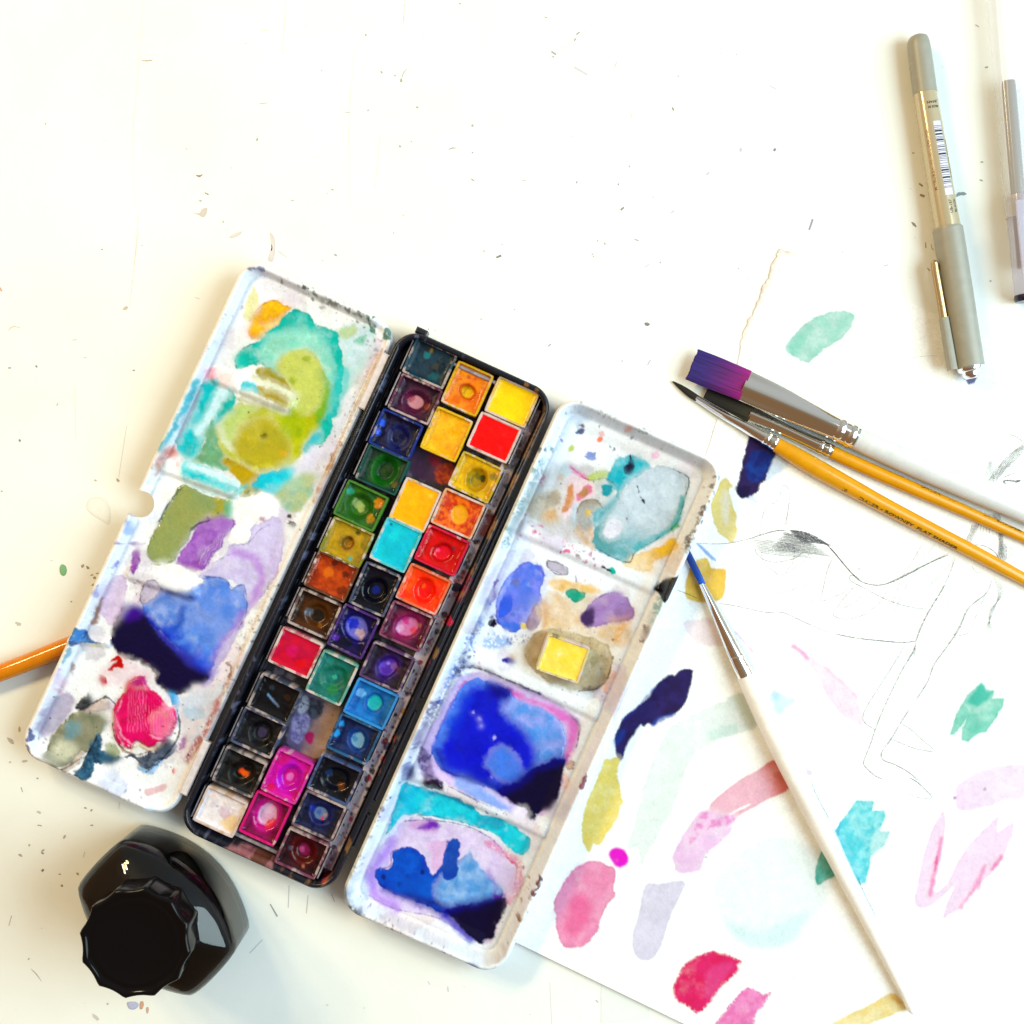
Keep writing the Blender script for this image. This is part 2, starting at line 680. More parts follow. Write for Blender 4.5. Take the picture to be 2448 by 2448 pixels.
# ------------------------------------------------------------------ table
def build_table():
    m, nt, b = new_mat('white_table_laminate')
    tc = nt.nodes.new('ShaderNodeTexCoord')

    def noise(scale, detail=5.0, rough=0.6):
        n = nt.nodes.new('ShaderNodeTexNoise')
        n.inputs['Scale'].default_value = scale
        n.inputs['Detail'].default_value = detail
        n.inputs['Roughness'].default_value = rough
        nt.links.new(tc.outputs['Object'], n.inputs['Vector'])
        return n
    n1 = noise(14)
    r1 = nt.nodes.new('ShaderNodeValToRGB')
    r1.color_ramp.elements[0].position = 0.32
    r1.color_ramp.elements[0].color = (0.705, 0.73, 0.715, 1)
    r1.color_ramp.elements[1].position = 0.62
    r1.color_ramp.elements[1].color = (0.76, 0.785, 0.78, 1)
    nt.links.new(n1.outputs['Fac'], r1.inputs['Fac'])
    # sparse scuffs
    n2 = noise(160, 3)
    r2 = nt.nodes.new('ShaderNodeValToRGB')
    r2.color_ramp.elements[0].position = 0.70
    r2.color_ramp.elements[0].color = (0, 0, 0, 1)
    r2.color_ramp.elements[1].position = 0.78
    r2.color_ramp.elements[1].color = (1, 1, 1, 1)
    nt.links.new(n2.outputs['Fac'], r2.inputs['Fac'])
    mx = nt.nodes.new('ShaderNodeMix')
    mx.data_type = 'RGBA'
    nt.links.new(r1.outputs['Color'], mx.inputs['A'])
    mx.inputs['B'].default_value = (0.62, 0.60, 0.54, 1)
    ml = nt.nodes.new('ShaderNodeMath')
    ml.operation = 'MULTIPLY'
    ml.inputs[1].default_value = 0.35
    nt.links.new(r2.outputs['Color'], ml.inputs[0])
    nt.links.new(ml.outputs[0], mx.inputs['Factor'])
    nt.links.new(mx.outputs['Result'], b.inputs['Base Color'])
    n3 = noise(60, 4)
    mr = nt.nodes.new('ShaderNodeMapRange')
    mr.inputs['To Min'].default_value = 0.38
    mr.inputs['To Max'].default_value = 0.6
    nt.links.new(n3.outputs['Fac'], mr.inputs['Value'])
    nt.links.new(mr.outputs['Result'], b.inputs['Roughness'])
    b.inputs['Specular IOR Level'].default_value = 0.35
    bp = nt.nodes.new('ShaderNodeBump')
    bp.inputs['Strength'].default_value = 0.12
    bp.inputs['Distance'].default_value = 0.0004
    n4 = noise(380, 3)
    nt.links.new(n4.outputs['Fac'], bp.inputs['Height'])
    nt.links.new(bp.outputs['Normal'], b.inputs['Normal'])
    H = 420
    v = [(-H, -H, 0), (H, -H, 0), (H, H, 0), (-H, H, 0), (-H, -H, -25), (H, -H, -25), (H, H, -25), (-H, H, -25)]
    f = [(0, 1, 2, 3), (4, 7, 6, 5), (0, 4, 5, 1), (1, 5, 6, 2), (2, 6, 7, 3), (3, 7, 4, 0)]
    o = mesh_obj('table_top', v, f, m, None, (0, 0, 0), smooth=False)
    tag(o, 'white scuffed laminate table top under everything', 'table', kind='structure')
    return o


TABLE = build_table()


def table_marks():
    V, F, Cc = [], [], []

    def poly(pts, z, c):
        c = np.asarray(c) * .74 + .26 * .70
        n0 = len(V)
        for x, y in pts:
            V.append((x, y, z))
            Cc.append((*c, 0.6))
        F.append(tuple(range(n0, n0 + len(pts))))

    rg = random.Random(5)
    zc = [0.03]

    def nz():
        zc[0] += 0.0004
        return zc[0]

    def ribbon(px, w, c, jit=0.1):
        P = np.array([W(a, b)[:2] for a, b in px])
        P = smooth_open(P, 5)
        n = len(P)
        t = np.gradient(P, axis=0)
        t /= np.linalg.norm(t, axis=1)[:, None] + 1e-9
        nrm = np.stack([-t[:, 1], t[:, 0]], 1)
        L, Rr = [], []
        for i in range(n):
            k = math.sin(math.pi * (i + 0.35) / (n - 0.3)) ** 0.5 if n > 2 else 1
            ww = w / 2 * k * rg.uniform(1 - jit * 3, 1 + jit)
            L.append(P[i] + nrm[i] * ww)
            Rr.append(P[i] - nrm[i] * ww)
        poly([tuple(p) for p in Rr] + [tuple(p) for p in reversed(L)], nz(), c)

    def speck(px, py, r, c, el=1.0, ang=None):
        p = W(px, py)[:2]
        a0 = rg.uniform(0, 6.28) if ang is None else ang
        pts = []
        m = 11
        for i in range(m):
            t = 2 * math.pi * i / m
            rr = r * rg.uniform(0.7, 1.2)
            x, y = rr * math.cos(t) * el, rr * math.sin(t) / el
            pts.append((p[0] + x * math.cos(a0) - y * math.sin(a0), p[1] + x * math.sin(a0) + y * math.cos(a0)))
        poly(pts, nz(), c)

    dark = C(160, 152, 146)
    brown = C(150, 125, 95)
    faint = C(222, 212, 196)
    grey = C(150, 148, 145)
    # long faint scratches
    for pl in (T7([(660, 0), (632, 400), (615, 620), (622, 950)]), T7([(1640, 220), (1612, 560), (1618, 950)]),
               T7([(1756, 620), (1732, 870)]), T7([(1320, 0), (1305, 240)]), T7([(640, 1000), (608, 1350)]),
               T9([(640, 100), (598, 455)]), T9([(345, 800), (350, 1070)]), T9([(585, 1000), (548, 1240)]),
               TC([(690, 640), (706, 960)]), T8([(820, 100), (640, 245)]), T8([(575, 212), (625, 245)])):
        ribbon(pl, 0.25, C(236, 226, 210))
    ribbon(T7([(1868, 0), (1866, 60), (1862, 118)]), 0.3, C(185, 180, 175))
    for pl, c, w in ((T7([(652, 280), (680, 281), (708, 277)]), brown, .5), (T7([(905, 808), (920, 814), (936, 806)]), C(120, 95, 75), .9),
                     (T7([(945, 890), (964, 899)]), C(110, 95, 80), .6), (T7([(1855, 370), (1860, 345), (1880, 315)]), grey, .35),
                     (T7([(1197, 480), (1238, 475)]), brown, .3), (T7([(1208, 142), (1240, 140)]), faint, .4),
                     (T7([(1590, 517), (1615, 521)]), C(190, 185, 180), .4), (T7([(1285, 1160), (1325, 1190)]), faint, .5),
                     (T8([(140, 692), (155, 684), (180, 684)]), C(120, 115, 110), .45), (T8([(360, 1190), (383, 1180)]), C(60, 50, 45), 1.0),
                     (T8([(935, 970), (950, 957)]), C(95, 90, 90), .8), (T8([(1805, 1062), (1822, 1012)]), C(120, 118, 118), .8),
                     (T8([(615, 238), (636, 252)]), C(140, 138, 138), .7), (T8([(730, 160), (745, 148)]), C(140, 138, 138), .7),
                     (T8([(615, 258), (628, 265)]), grey, .5), (T8([(720, 190), (727, 178)]), grey, .6),
                     (T8([(720, 310), (780, 345)]), C(215, 214, 212), .7), (T8([(1173, 496), (1180, 512)]), C(130, 128, 126), .7),
                     (T8([(1330, 808), (1344, 795)]), C(200, 200, 198), .7), (T8([(1168, 984), (1182, 972)]), C(205, 205, 203), .7),
                     (T8([(600, 1600), (613, 1588)]), C(120, 115, 110), .5), (T8([(998, 1105), (1018, 1112)]), C(170, 170, 168), .6),
                     (T8([(480, 834), (500, 832)]), C(190, 188, 185), .4), (T8([(245, 826), (258, 836)]), C(150, 148, 148), .6),
                     (T8([(582, 78), (596, 82)]), C(140, 138, 135), .5), (T8([(1642, 698), (1650, 686)]), C(70, 66, 66), .9),
                     (T8([(1620, 395), (1655, 412)]), C(222, 222, 222), .9), (T8([(188, 14), (196, 20)]), grey, .5),
                     (T9([(35, 562), (60, 543), (95, 548)]), C(205, 185, 150), .4), (T9([(335, 606), (354, 602)]), C(205, 190, 165), .5),
                     (T9([(385, 683), (404, 688)]), C(200, 185, 160), .4), (T9([(262, 908), (268, 896)]), C(190, 175, 150), .5),
                     (T9([(0, 362), (8, 380)]), C(215, 150, 110), .8),
                     (TA([(130, 470), (140, 500)]), C(150, 140, 120), .4), (TA([(55, 1325), (72, 1262)]), C(185, 180, 170), .35),
                     (TA([(190, 1590), (225, 1625), (258, 1670)]), C(180, 176, 170), .45), (TA([(258, 990), (270, 976)]), C(60, 45, 35), .9),
                     (TA([(255, 872), (270, 882)]), C(130, 110, 80), .7), (TA([(520, 596), (536, 600)]), C(120, 90, 60), .6),
                     (TA([(560, 618), (570, 606)]), C(120, 90, 60), .6), (TA([(232, 704), (258, 708)]), C(150, 135, 105), .5),
                     (TA([(558, 706), (576, 704)]), C(150, 120, 80), .5), (TA([(362, 1006), (376, 1008)]), C(140, 120, 90), .5),
                     (TD([(220, 1745), (300, 1890)]), C(150, 148, 150), .5), (TD([(440, 1540), (430, 1780)]), C(205, 200, 195), .4),
                     (TD([(660, 1640), (640, 1850)]), C(205, 200, 190), .4), (TD([(930, 1630), (965, 1720)]), C(190, 185, 178), .4),
                     (TB([(1745, 920), (1805, 1020)]), C(130, 130, 132), .4), (TB([(1680, 1215), (1570, 1330)]), C(190, 195, 200), .4),
                     (TB([(1900, 760), (1895, 950)]), C(205, 205, 205), .35),
                     (TC([(1043, 776), (1064, 794)]), C(140, 145, 145), .5), (TC([(1088, 712), (1130, 706), (1165, 690)]), C(110, 120, 105), 1.4),
                     (TP([(640, 1527), (665, 1523)]), C(180, 150, 110), .5), (TP([(720, 1875), (760, 1910)]), C(140, 100, 60), .8),
                     (TP([(1480, 540), (1515, 532)]), C(150, 135, 110), .8), (TP([(1370, 45), (1410, 70)]), C(170, 160, 135), .5),
                     (TP([(1420, 1835), (1455, 1848)]), C(150, 148, 138), .6), (TP([(1430, 1632), (1460, 1628)]), C(140, 135, 125), .6),
                     (TQ([(632, 150), (660, 175), (688, 208)]), C(110, 75, 40), 1.0), (TQ([(795, 385), (798, 450)]), C(165, 130, 80), .5),
                     (TQ([(315, 655), (365, 643)]), C(200, 198, 195), .6), (TQ([(860, 400), (868, 450), (890, 475)]), C(190, 160, 110), .4),
                     (TQ([(815, 680), (845, 712)]), C(180, 145, 95), .5), (TQ([(1535, 832), (1555, 829)]), C(110, 120, 120), .6),
                     (TR([(330, 1325), (400, 1350)]), C(125, 85, 40), 1.0), (TR([(320, 1155), (372, 1190)]), C(130, 95, 50), .8),
                     (TR([(890, 1355), (925, 1315), (1000, 1308), (1045, 1313)]), C(75, 105, 105), 1.5)):
        ribbon(pl, w, c)
    for (x, y), r, c in zip(T7([(1486, 327), (1762, 334), (1188, 644), (1536, 876), (1853, 372), (1927, 496), (210, 572), (472, 1152),
                                (1690, 162), (926, 928), (1031, 1024), (1551, 1178), (1817, 1076), (1700, 510), (1491, 1204), (1847, 676),
                                (657, 1134), (1512, 893), (860, 688), (1070, 776), (1824, 350), (1900, 654)]),
                            [.3, .5, .55, .45, .6, .5, .4, .35, .45, .5, .4, .6, .3, .4, .3, .5, .3, .25, .3, .25, .4, .3],
                            [dark] * 22):
        speck(x, y, r, c, rg.uniform(1, 1.4))
    for (x, y), r, c in zip(T8([(1057, 1496), (804, 1174), (809, 1184), (1118, 1212), (829, 1113), (861, 1125), (250, 580), (250, 705),
                                (975, 769), (1200, 352), (732, 842), (924, 852), (1480, 1240), (387, 1130), (303, 1160), (1469, 251),
                                (1488, 692), (1520, 1284), (445, 1430), (47, 1521), (290, 1474), (942, 1668)]),
                            [.95, .35, .35, .35, .35, .4, .5, .4, .35, .3, .4, .4, .3, .3, .5, .3, .7, .25, .3, .3, .3, .5],
                            [C(25, 10, 15), dark, dark, dark, grey, grey, dark, grey, grey, grey, grey, grey, dark, grey, faint, dark,
                             C(200, 200, 200), grey, grey, grey, grey, C(205, 205, 205)]):
        speck(x, y, r, c, rg.uniform(1, 1.3))
    for (x, y), r, c in zip(T9([(44, 733), (168, 726), (92, 1069), (618, 745), (545, 1252), (441, 1253), (582, 457), (330, 1812),
                                (8, 1303), (382, 1648), (405, 1655), (425, 1690), (437, 1702), (450, 1682), (428, 1735), (472, 186), (85, 1915)]),
                            [.5, .45, .6, .4, .7, .5, 1.0, .35, .4, .7, .7, .5, .6, .5, .5, .35, 1.0],
                            [C(120, 110, 85), C(110, 100, 80), C(80, 85, 75), C(110, 95, 60), C(175, 150, 80), C(190, 170, 110),
                             C(205, 180, 160), C(140, 125, 85), C(130, 110, 80), C(160, 120, 20), C(120, 80, 20), C(180, 140, 40),
                             C(160, 120, 20), C(190, 140, 40), C(190, 150, 50), C(120, 118, 110), C(205, 195, 175)]):
        speck(x, y, r, c, rg.uniform(1, 1.5))
    for (x, y), r, c in zip(TA([(120, 112), (65, 180), (62, 315), (232, 415), (126, 890), (265, 860), (382, 1078), (480, 1005), (398, 776),
                                (665, 1807), (590, 1890), (178, 1530), (240, 625), (150, 310), (180, 828)]),
                            [.8, 1.3, .35, .4, .7, .5, .5, .6, .6, .4, 1.2, .4, .7, .9, .5],
                            [C(185, 160, 110), C(190, 178, 160), C(140, 125, 90), C(140, 125, 95), C(175, 160, 120), C(130, 105, 70),
                             C(90, 75, 40), C(170, 135, 70), C(180, 150, 90), grey, C(220, 205, 190), grey, C(205, 195, 175),
                             C(195, 180, 165), C(190, 170, 130)]):
        speck(x, y, r, c, rg.uniform(1, 1.6))
    # dust scattered thinly over the rest of the surface
    for _ in range(170):
        speck(rg.uniform(-500, 2950), rg.uniform(-500, 2950), rg.uniform(0.1, 0.24), C(*[rg.randint(175, 222)] * 3), rg.uniform(1, 2))
    for _ in range(70):
        x, y = rg.uniform(0, 2448), rg.uniform(0, 2448)
        a = rg.uniform(0, 3.14)
        l = rg.uniform(4, 16)
        ribbon([(x, y), (x + l * math.cos(a), y + l * math.sin(a))], rg.uniform(.15, .35), C(*[rg.randint(175, 225)] * 3))
    o = mesh_obj('dust_and_scuffs', V, F, M_PAPER, TABLE, None, np.array(Cc), smooth=False)
    tag(o, kind='stuff')

    def drop(name, pts, c, h, label, rough=0.15):
        P = smooth_closed(np.array([W(a, b)[:2] for a, b in pts]), 4)
        cen = P.mean(0)
        n = len(P)
        vv, cc, ff = [], [], []
        prof = ((1.0, 0.04, 0.85), (0.93, 0.6, 0.95), (0.75, 0.85, 1.0), (0.4, 1.0, 1.05))
        for s, zz, kc in prof:
            for p in P:
                q = cen + (p - cen) * s
                vv.append((q[0], q[1], 0.03 + zz * h))
                cc.append((*np.clip(np.asarray(c) * kc, 0, .85), rough))
        vv.append((cen[0], cen[1], 0.03 + h))
        cc.append((*c, rough))
        for k in range(3):
            for i in range(n):
                j = (i + 1) % n
                ff.append((k * n + i, k * n + j, (k + 1) * n + j, (k + 1) * n + i))
        for i in range(n):
            ff.append((3 * n + i, 3 * n + (i + 1) % n, 4 * n))
        d = mesh_obj(name, vv, ff, M_PAPER, TABLE, None, np.array(cc))
        d['label'] = label

    drop('paint_drop', T9([(290, 1640), (303, 1648), (309, 1668), (303, 1688), (291, 1694), (279, 1684), (275, 1662), (280, 1645)]),
         C(150, 195, 140), .25, 'dried pale green paint drop left of the box')
    drop('water_drop', T9([(410, 1340), (450, 1328), (490, 1345), (510, 1390), (505, 1455), (470, 1440), (425, 1412), (398, 1380)]),
         (.72, .73, .71), .08, 'dried clear water drop by the thumb notch', 0.25)
    drop('paint_drop', TB([(540, 1745), (585, 1735), (630, 1745), (636, 1775), (600, 1803), (555, 1795)]),
         C(205, 205, 220), .15, 'lilac drop peeking out below the ink bottle cap')
    drop('paint_drop', TB([(650, 1740), (676, 1735), (680, 1770), (665, 1800), (646, 1795)]),
         C(225, 180, 150), .1, 'small peach smear below the ink bottle cap', 0.5)
    drop('paint_drop', TB([(700, 1790), (722, 1785), (720, 1825), (705, 1835)]), C(225, 190, 165), .08,
         'tiny peach fleck below the ink bottle cap', 0.5)
    drop('dried_smear', T7([(1248, 1072), (1268, 1100), (1272, 1150), (1262, 1205), (1240, 1205), (1240, 1185), (1256, 1140), (1250, 1100)]),
         C(238, 228, 214), .05, 'pale curved smear above the left palette', 0.5)
    drop('dried_smear', T7([(1058, 1096), (1085, 1078), (1116, 1068), (1110, 1084), (1080, 1098)]), C(238, 228, 214), .05,
         'pale short smear above the left palette', 0.5)
    drop('dried_smear', T7([(935, 965), (958, 962), (952, 990), (938, 1004), (915, 992), (890, 986), (920, 985)]), C(228, 216, 198), .05,
         'beige crumbled stain at the upper left', 0.6)


table_marks()

# a piece of clear tape half under the paper
def build_tape():
    c = [W(a, b)[:2] for a, b in ((1437, 2352), (1553, 2352), (1551, 2437), (1437, 2447))]
    V = [(x, y, 0.06) for x, y in c] + [(x, y, 0.12) for x, y in c]
    m = mat_plain('clear_tape', (.70, .735, .73), 0.22, bump=(90, 0.3, 0.0006), vary=0.02)
    o = mesh_obj('tape_strip', np.array(V), [(4, 7, 6, 5), (0, 4, 5, 1), (1, 5, 6, 2), (2, 6, 7, 3), (3, 7, 4, 0)], m, None,
                 (V[0][0], V[0][1], 0), smooth=False)
    tag(o, 'strip of clear tape stuck on the table under the paper edge', 'tape')


build_tape()
# ------------------------------------------------------------------ the sheet of paper with colour tests and a pencil sketch
def build_paper():
    light(1.52, 1.60, 1.48, 1.0)
    white = np.array([.79, .81, .82])

    def C(r, g, b):                 # thin washes let the paper through
        k = min(max((min(r, g, b) - 185) / 65, 0), 1) * .0
        return globals()['C'](r, g, b) * (1 - k) + white * k
    fr = Frame(1864, 592, 0, 24.5)
    edge = [(1864, 592), (1846, 632), (1836, 660), (1820, 705), (1800, 742), (1790, 770), (1774, 799), (1770, 835), (1764, 868), (1748, 915), (1734, 948),
            (1720, 990), (1712, 1012), (1704, 1038), (1696, 1065), (1686, 1092), (1600, 1290), (1400, 1750), (1215, 2240), (2361, 2795), (3010, 1080)]
    P = fr.uv(edge, 0.3)

    def sdf(x, y):
        d = poly_sdf(x, y, P)
        torn = sstep(12, 0, x + 0.10 * y)
        return d + torn * (1.5 * fbm(x / 5, y / 5, 95, 3) + .7 * fbm(x / 1.8, y / 1.8, 91, 3))
    cv = Canvas(fr, P[:, 0].min() - 1, P[:, 0].max() + 1, P[:, 1].min() - 1, P[:, 1].max() + 1, 0.44, sdf, WHITE, 0.75, 0.4)
    base = np.array([.79, .81, .82])
    n = fbm(cv.U / 9, cv.V / 9, 3, 4)[..., None]
    cv.col[:] = base * (1 + 0.012 * n)
    # brownish torn edge along the left side
    torn = np.exp(-(np.minimum(cv.D, 0) / 1.7) ** 2) * sstep(14, 3, cv.U + 0.12 * cv.V) * sstep(95, 85, cv.V)
    torn = (torn * (0.75 + 0.3 * fbm(cv.U / 1.5, cv.V / 1.5, 5, 3)))[..., None]
    cv.col[:] = cv.col * (1 - torn) + C(232, 214, 190) * torn
    cv.vary = .05
    cv.wash = .10
    PS = 'paint_swatch'
    b, s = cv.blob, cv.stroke
    # mint dab, top
    b(OV([(1482, 657), (1500, 632), (1518, 612), (1570, 586), (1612, 592), (1606, 618), (1588, 640), (1560, 655), (1525, 684), (1500, 672)]),
      C(160, 224, 205), col2=C(195, 236, 224), edge=.10, nscale=4, part=(PS, 'mint green dab above the brushes'))
    b(OV([(1484, 657), (1502, 632), (1520, 640), (1500, 672)]), C(120, 215, 190), op=.6, feather=1.2)
    # deep violet leaf under the brushes
    b(B5([(850, 990), (1000, 1010), (960, 1080), (880, 1160), (800, 1180)]), C(185, 218, 248), op=.7, feather=1.2)
    b(B5([(640, 1310), (700, 1300), (760, 1350), (740, 1375)]), C(205, 225, 248), op=.7, feather=.8)
    b(B5([(700, 820), (880, 960), (850, 1050), (830, 1090), (790, 1200), (720, 1290), (620, 1325), (585, 1260), (610, 1130), (650, 960)]),
      C(48, 28, 92), col2=C(38, 22, 80), part=(PS, 'deep violet leaf shaped dab with blue centre'))
    b(B5([(760, 950), (860, 985), (830, 1090), (770, 1180), (690, 1195), (648, 1090), (690, 990)]), C(12, 26, 112), col2=C(16, 60, 150), nscale=2.5, feather=.8)
    b(B5([(590, 1230), (690, 1230), (660, 1310), (620, 1325), (586, 1265)]), C(28, 12, 66), feather=.4)
    # pale yellow leaf
    b(B5([(490, 1170), (550, 1222), (522, 1250), (540, 1350), (585, 1470), (570, 1640), (520, 1650), (430, 1570), (388, 1420), (400, 1330), (440, 1240)]),
      C(252, 236, 150), col2=C(248, 224, 122), edge=.10, part=(PS, 'pale yellow leaf shaped dab beside the right palette'))
    b(B5([(490, 1260), (520, 1300), (530, 1450), (500, 1520), (460, 1420)]), C(250, 246, 222), op=.75, feather=1.5)
    # blue streak
    b(Q5([(250, 380), (300, 400), (430, 530), (410, 545), (330, 480)]), C(160, 198, 243), part=(PS, 'short light blue streak'), warp=.2)
    # golden blob
    b(Q5([(270, 530), (350, 530), (390, 610), (500, 620), (522, 700), (512, 830), (460, 910), (380, 925), (230, 915), (160, 880), (140, 760), (200, 600)]),
      C(252, 218, 96), col2=C(247, 200, 74), edge=.10, part=(PS, 'golden yellow blob under the small white brush'))
    # very pale washes
    b(Q5([(140, 1110), (250, 1090), (390, 1080), (500, 1300), (400, 1330), (250, 1300), (140, 1180)]), C(252, 230, 238), op=.6, feather=.6, edge=.04)
    b(Q4([(0, 1150), (180, 1190), (100, 1280), (50, 1310), (0, 1250)]), C(190, 244, 250), op=.7, feather=1.4)
    b(Q4([(0, 1130), (60, 1160), (40, 1200), (0, 1190)]), C(190, 222, 252), op=.7, feather=1)
    b(Q4([(70, 730), (270, 850), (420, 950), (540, 1080), (640, 1170), (680, 1290), (692, 1400), (600, 1360), (480, 1270), (380, 1110), (250, 900)]),
      C(250, 228, 245), col2=C(252, 240, 250), op=.9, feather=.7, part=(PS, 'very pale pink feathered streak under the sketched leaves'))
    s(Q4([(160, 790), (220, 830), (270, 885)]), 10, C(247, 180, 222), op=.8, feather=.6)
    s(Q4([(400, 955), (560, 1090), (640, 1180)]), 6, C(247, 200, 228), op=.6, speckle=.0, feather=.8)
    b(Q4([(195, 1605), (245, 1650), (230, 1680)]), C(245, 215, 240))
    b(Q4([(250, 1730), (300, 1760), (280, 1785)]), C(248, 228, 245))
    s(Q5([(610, 1210), (700, 1300), (770, 1390)]), 3, C(240, 200, 245), op=.7)
    s(Q5([(970, 1430), (1060, 1580), (1200, 1760), (1300, 1860)]), 2.5, C(248, 222, 238), op=.8, warp=.1)
    # green zigzag
    b(Q4([(1608, 1065), (1640, 1120), (1700, 1130), (1690, 1190), (1785, 1190), (1770, 1260), (1700, 1370), (1640, 1450), (1580, 1460), (1500, 1525), (1450, 1510),
          (1450, 1420), (1500, 1330), (1545, 1260), (1460, 1390), (1400, 1470), (1362, 1472), (1410, 1310), (1500, 1160)]),
      C(150, 222, 200), col2=C(125, 212, 188), edge=.06, nscale=3, part=(PS, 'sea green zigzag dab at the right edge'), warp=.25, smooth=False)
    b(Q4([(1608, 1075), (1640, 1125), (1695, 1140), (1640, 1220), (1570, 1250), (1500, 1210), (1540, 1140)]), C(40, 192, 166), op=.85, feather=1)
    b(Q4([(1500, 1420), (1560, 1390), (1600, 1420), (1520, 1470)]), C(90, 200, 172), op=.6, feather=1)
    # indigo leaf
    b(Q1([(890, 5), (980, -2), (986, 50), (960, 180), (920, 270), (850, 340), (740, 380), (690, 432), (640, 420), (605, 440), (580, 425), (540, 500), (470, 600),
          (450, 685), (410, 692), (385, 600), (390, 500), (450, 380), (540, 300), (630, 230), (690, 140), (780, 50), (830, 35), (850, 45)]),
      C(44, 32, 104), col2=C(36, 20, 78), nscale=3, part=(PS, 'dark indigo curved dab next to the right palette'), warp=.25)
    s(Q1([(850, 345), (740, 385), (680, 430)]), 8, C(40, 80, 180), op=.8, feather=.7)
    s(Q1([(400, 560), (450, 480), (420, 520)]), 12, C(20, 55, 150), op=.8, feather=1)
    s(Q1([(690, 145), (560, 290), (450, 385)]), 5, C(30, 45, 150), op=.7, feather=.6)
    # yellow pear
    b(Q1([(320, 690), (420, 690), (398, 800), (430, 930), (442, 1030), (400, 1150), (330, 1260), (270, 1350), (220, 1345), (185, 1405), (140, 1310), (132, 1190),
          (180, 1000), (240, 870), (300, 720)]), C(253, 240, 138), col2=C(250, 230, 112), edge=.06, nscale=4,
      part=(PS, 'yellow pear shaped dab below the indigo dab'))
    # pale mint arc
    b(Q1([(1400, 190), (1480, 430), (1150, 560), (960, 720), (860, 1000), (720, 1280), (640, 1420), (585, 1520), (560, 1380), (480, 1370), (540, 1150), (620, 850),
          (760, 500), (900, 390), (1150, 280)]), C(226, 248, 240), col2=C(236, 250, 247), op=.75, feather=.5, edge=.03, nscale=8,
      part=(PS, 'very pale mint arc behind the white brush'))
    b(Q1([(1100, 480), (1300, 430), (1330, 480), (1150, 550)]), C(200, 240, 226), op=.6, feather=1.6)
    b(Q1([(1300, 220), (1400, 200), (1470, 430), (1400, 440)]), C(214, 236, 214), op=.6, feather=1.2)
    # pale red bar
    b(Q1([(1620, 703), (1727, 905), (1560, 1000), (1400, 1090), (1290, 1150), (1180, 1120), (1110, 1070), (1180, 980), (1350, 850), (1500, 765)]),
      C(248, 196, 212), col2=C(238, 130, 120), grad=Q1([(1490, 870), (1680, 800)]), edge=.07, warp=.15,
      part=(PS, 'pink to coral bar crossing under the white brush'))
    b(Q1([(1235, 1130), (1420, 1030), (1400, 1055), (1260, 1125)]), base, warp=.1)
    b(Q1([(1090, 1085), (1200, 1110), (1330, 1130), (1250, 1210), (1280, 1225), (1220, 1310), (1080, 1430), (1030, 1545), (890, 1568), (830, 1490), (860, 1370),
          (960, 1200), (1040, 1100)]), C(244, 202, 244), col2=C(246, 220, 248), op=.95, feather=.4, part=(PS, 'orchid pink soft dab joined to the coral bar'))
    b(Q1([(1080, 1090), (1190, 1130), (1310, 1125), (1250, 1200), (1130, 1215), (1000, 1310), (960, 1330), (1000, 1200)]), C(242, 150, 214), col2=C(248, 214, 244),
      op=.9, nscale=2, ncon=1.6, feather=.5)
    # magenta dot
    b(Q1([(370, 1380), (440, 1380), (487, 1440), (480, 1500), (420, 1530), (370, 1490), (335, 1430)]), C(240, 14, 214), feather=.5, warp=.15,
      part=(PS, 'vivid magenta dot above the rose blob'))
    # rose blob
    b(Q2([(520, 510), (600, 510), (650, 550), (712, 590), (690, 720), (712, 770), (680, 810), (640, 850), (600, 970), (570, 1050), (480, 1140), (380, 1165),
          (310, 1150), (260, 1060), (250, 930), (240, 840), (300, 700), (410, 560)]), C(247, 165, 200), col2=C(244, 145, 188), edge=.12, nscale=5,
      part=(PS, 'large rose pink blob at the palette corner'))
    b(Q2([(380, 800), (480, 780), (530, 900), (480, 1010), (380, 1080), (320, 1010), (350, 900)]), C(240, 95, 155), op=.75, feather=2.4)
    b(Q2([(480, 600), (560, 600), (540, 700), (480, 700)]), C(240, 120, 170), op=.5, feather=2)
    # pale lilac finger
    b(Q2([(945, 700), (1050, 685), (1240, 665), (1220, 760), (1150, 900), (1090, 1080), (1040, 1200), (990, 1260), (910, 1265), (850, 1200), (845, 1060), (890, 920)]),
      C(230, 230, 247), col2=C(226, 227, 245), edge=.03, warp=.2, part=(PS, 'pale lilac finger shaped dab'))
    # faint aqua round wash
    b(OV([(1358, 1640), (1450, 1575), (1545, 1610), (1560, 1700), (1480, 1790), (1390, 1775), (1345, 1705)]), C(230, 251, 251), op=.6, feather=3)
    b(OV([(1370, 1740), (1440, 1755), (1520, 1720), (1490, 1780), (1410, 1785)]), C(208, 248, 250), op=.6, feather=2.6)
    # crimson dab
    b(Q2([(1460, 1200), (1500, 1215), (1560, 1215), (1620, 1245), (1690, 1290), (1660, 1320), (1665, 1350), (1600, 1410), (1500, 1500), (1430, 1600), (1340, 1668),
          (1260, 1620), (1200, 1590), (1150, 1530), (1160, 1440), (1230, 1320), (1330, 1240)]), C(226, 20, 92), col2=C(232, 34, 110), edge=.10,
      dry=1.2, warp=.3, ws=1.2, part=(PS, 'crimson dab near the bottom edge'))
    b(Q2([(1440, 1330), (1620, 1300), (1540, 1440), (1430, 1560), (1400, 1480)]), C(236, 70, 145), op=.7, feather=1.6)
    # second pink dab
    b(Q2([(1700, 1490), (1770, 1488), (1840, 1530), (1905, 1520), (1850, 1620), (1780, 1720), (1790, 1820), (1420, 1840), (1550, 1650)]), C(240, 120, 186),
      col2=C(244, 150, 205), edge=.15, nscale=2, dry=1.4, part=(PS, 'hot pink dab cut off by the bottom edge'))
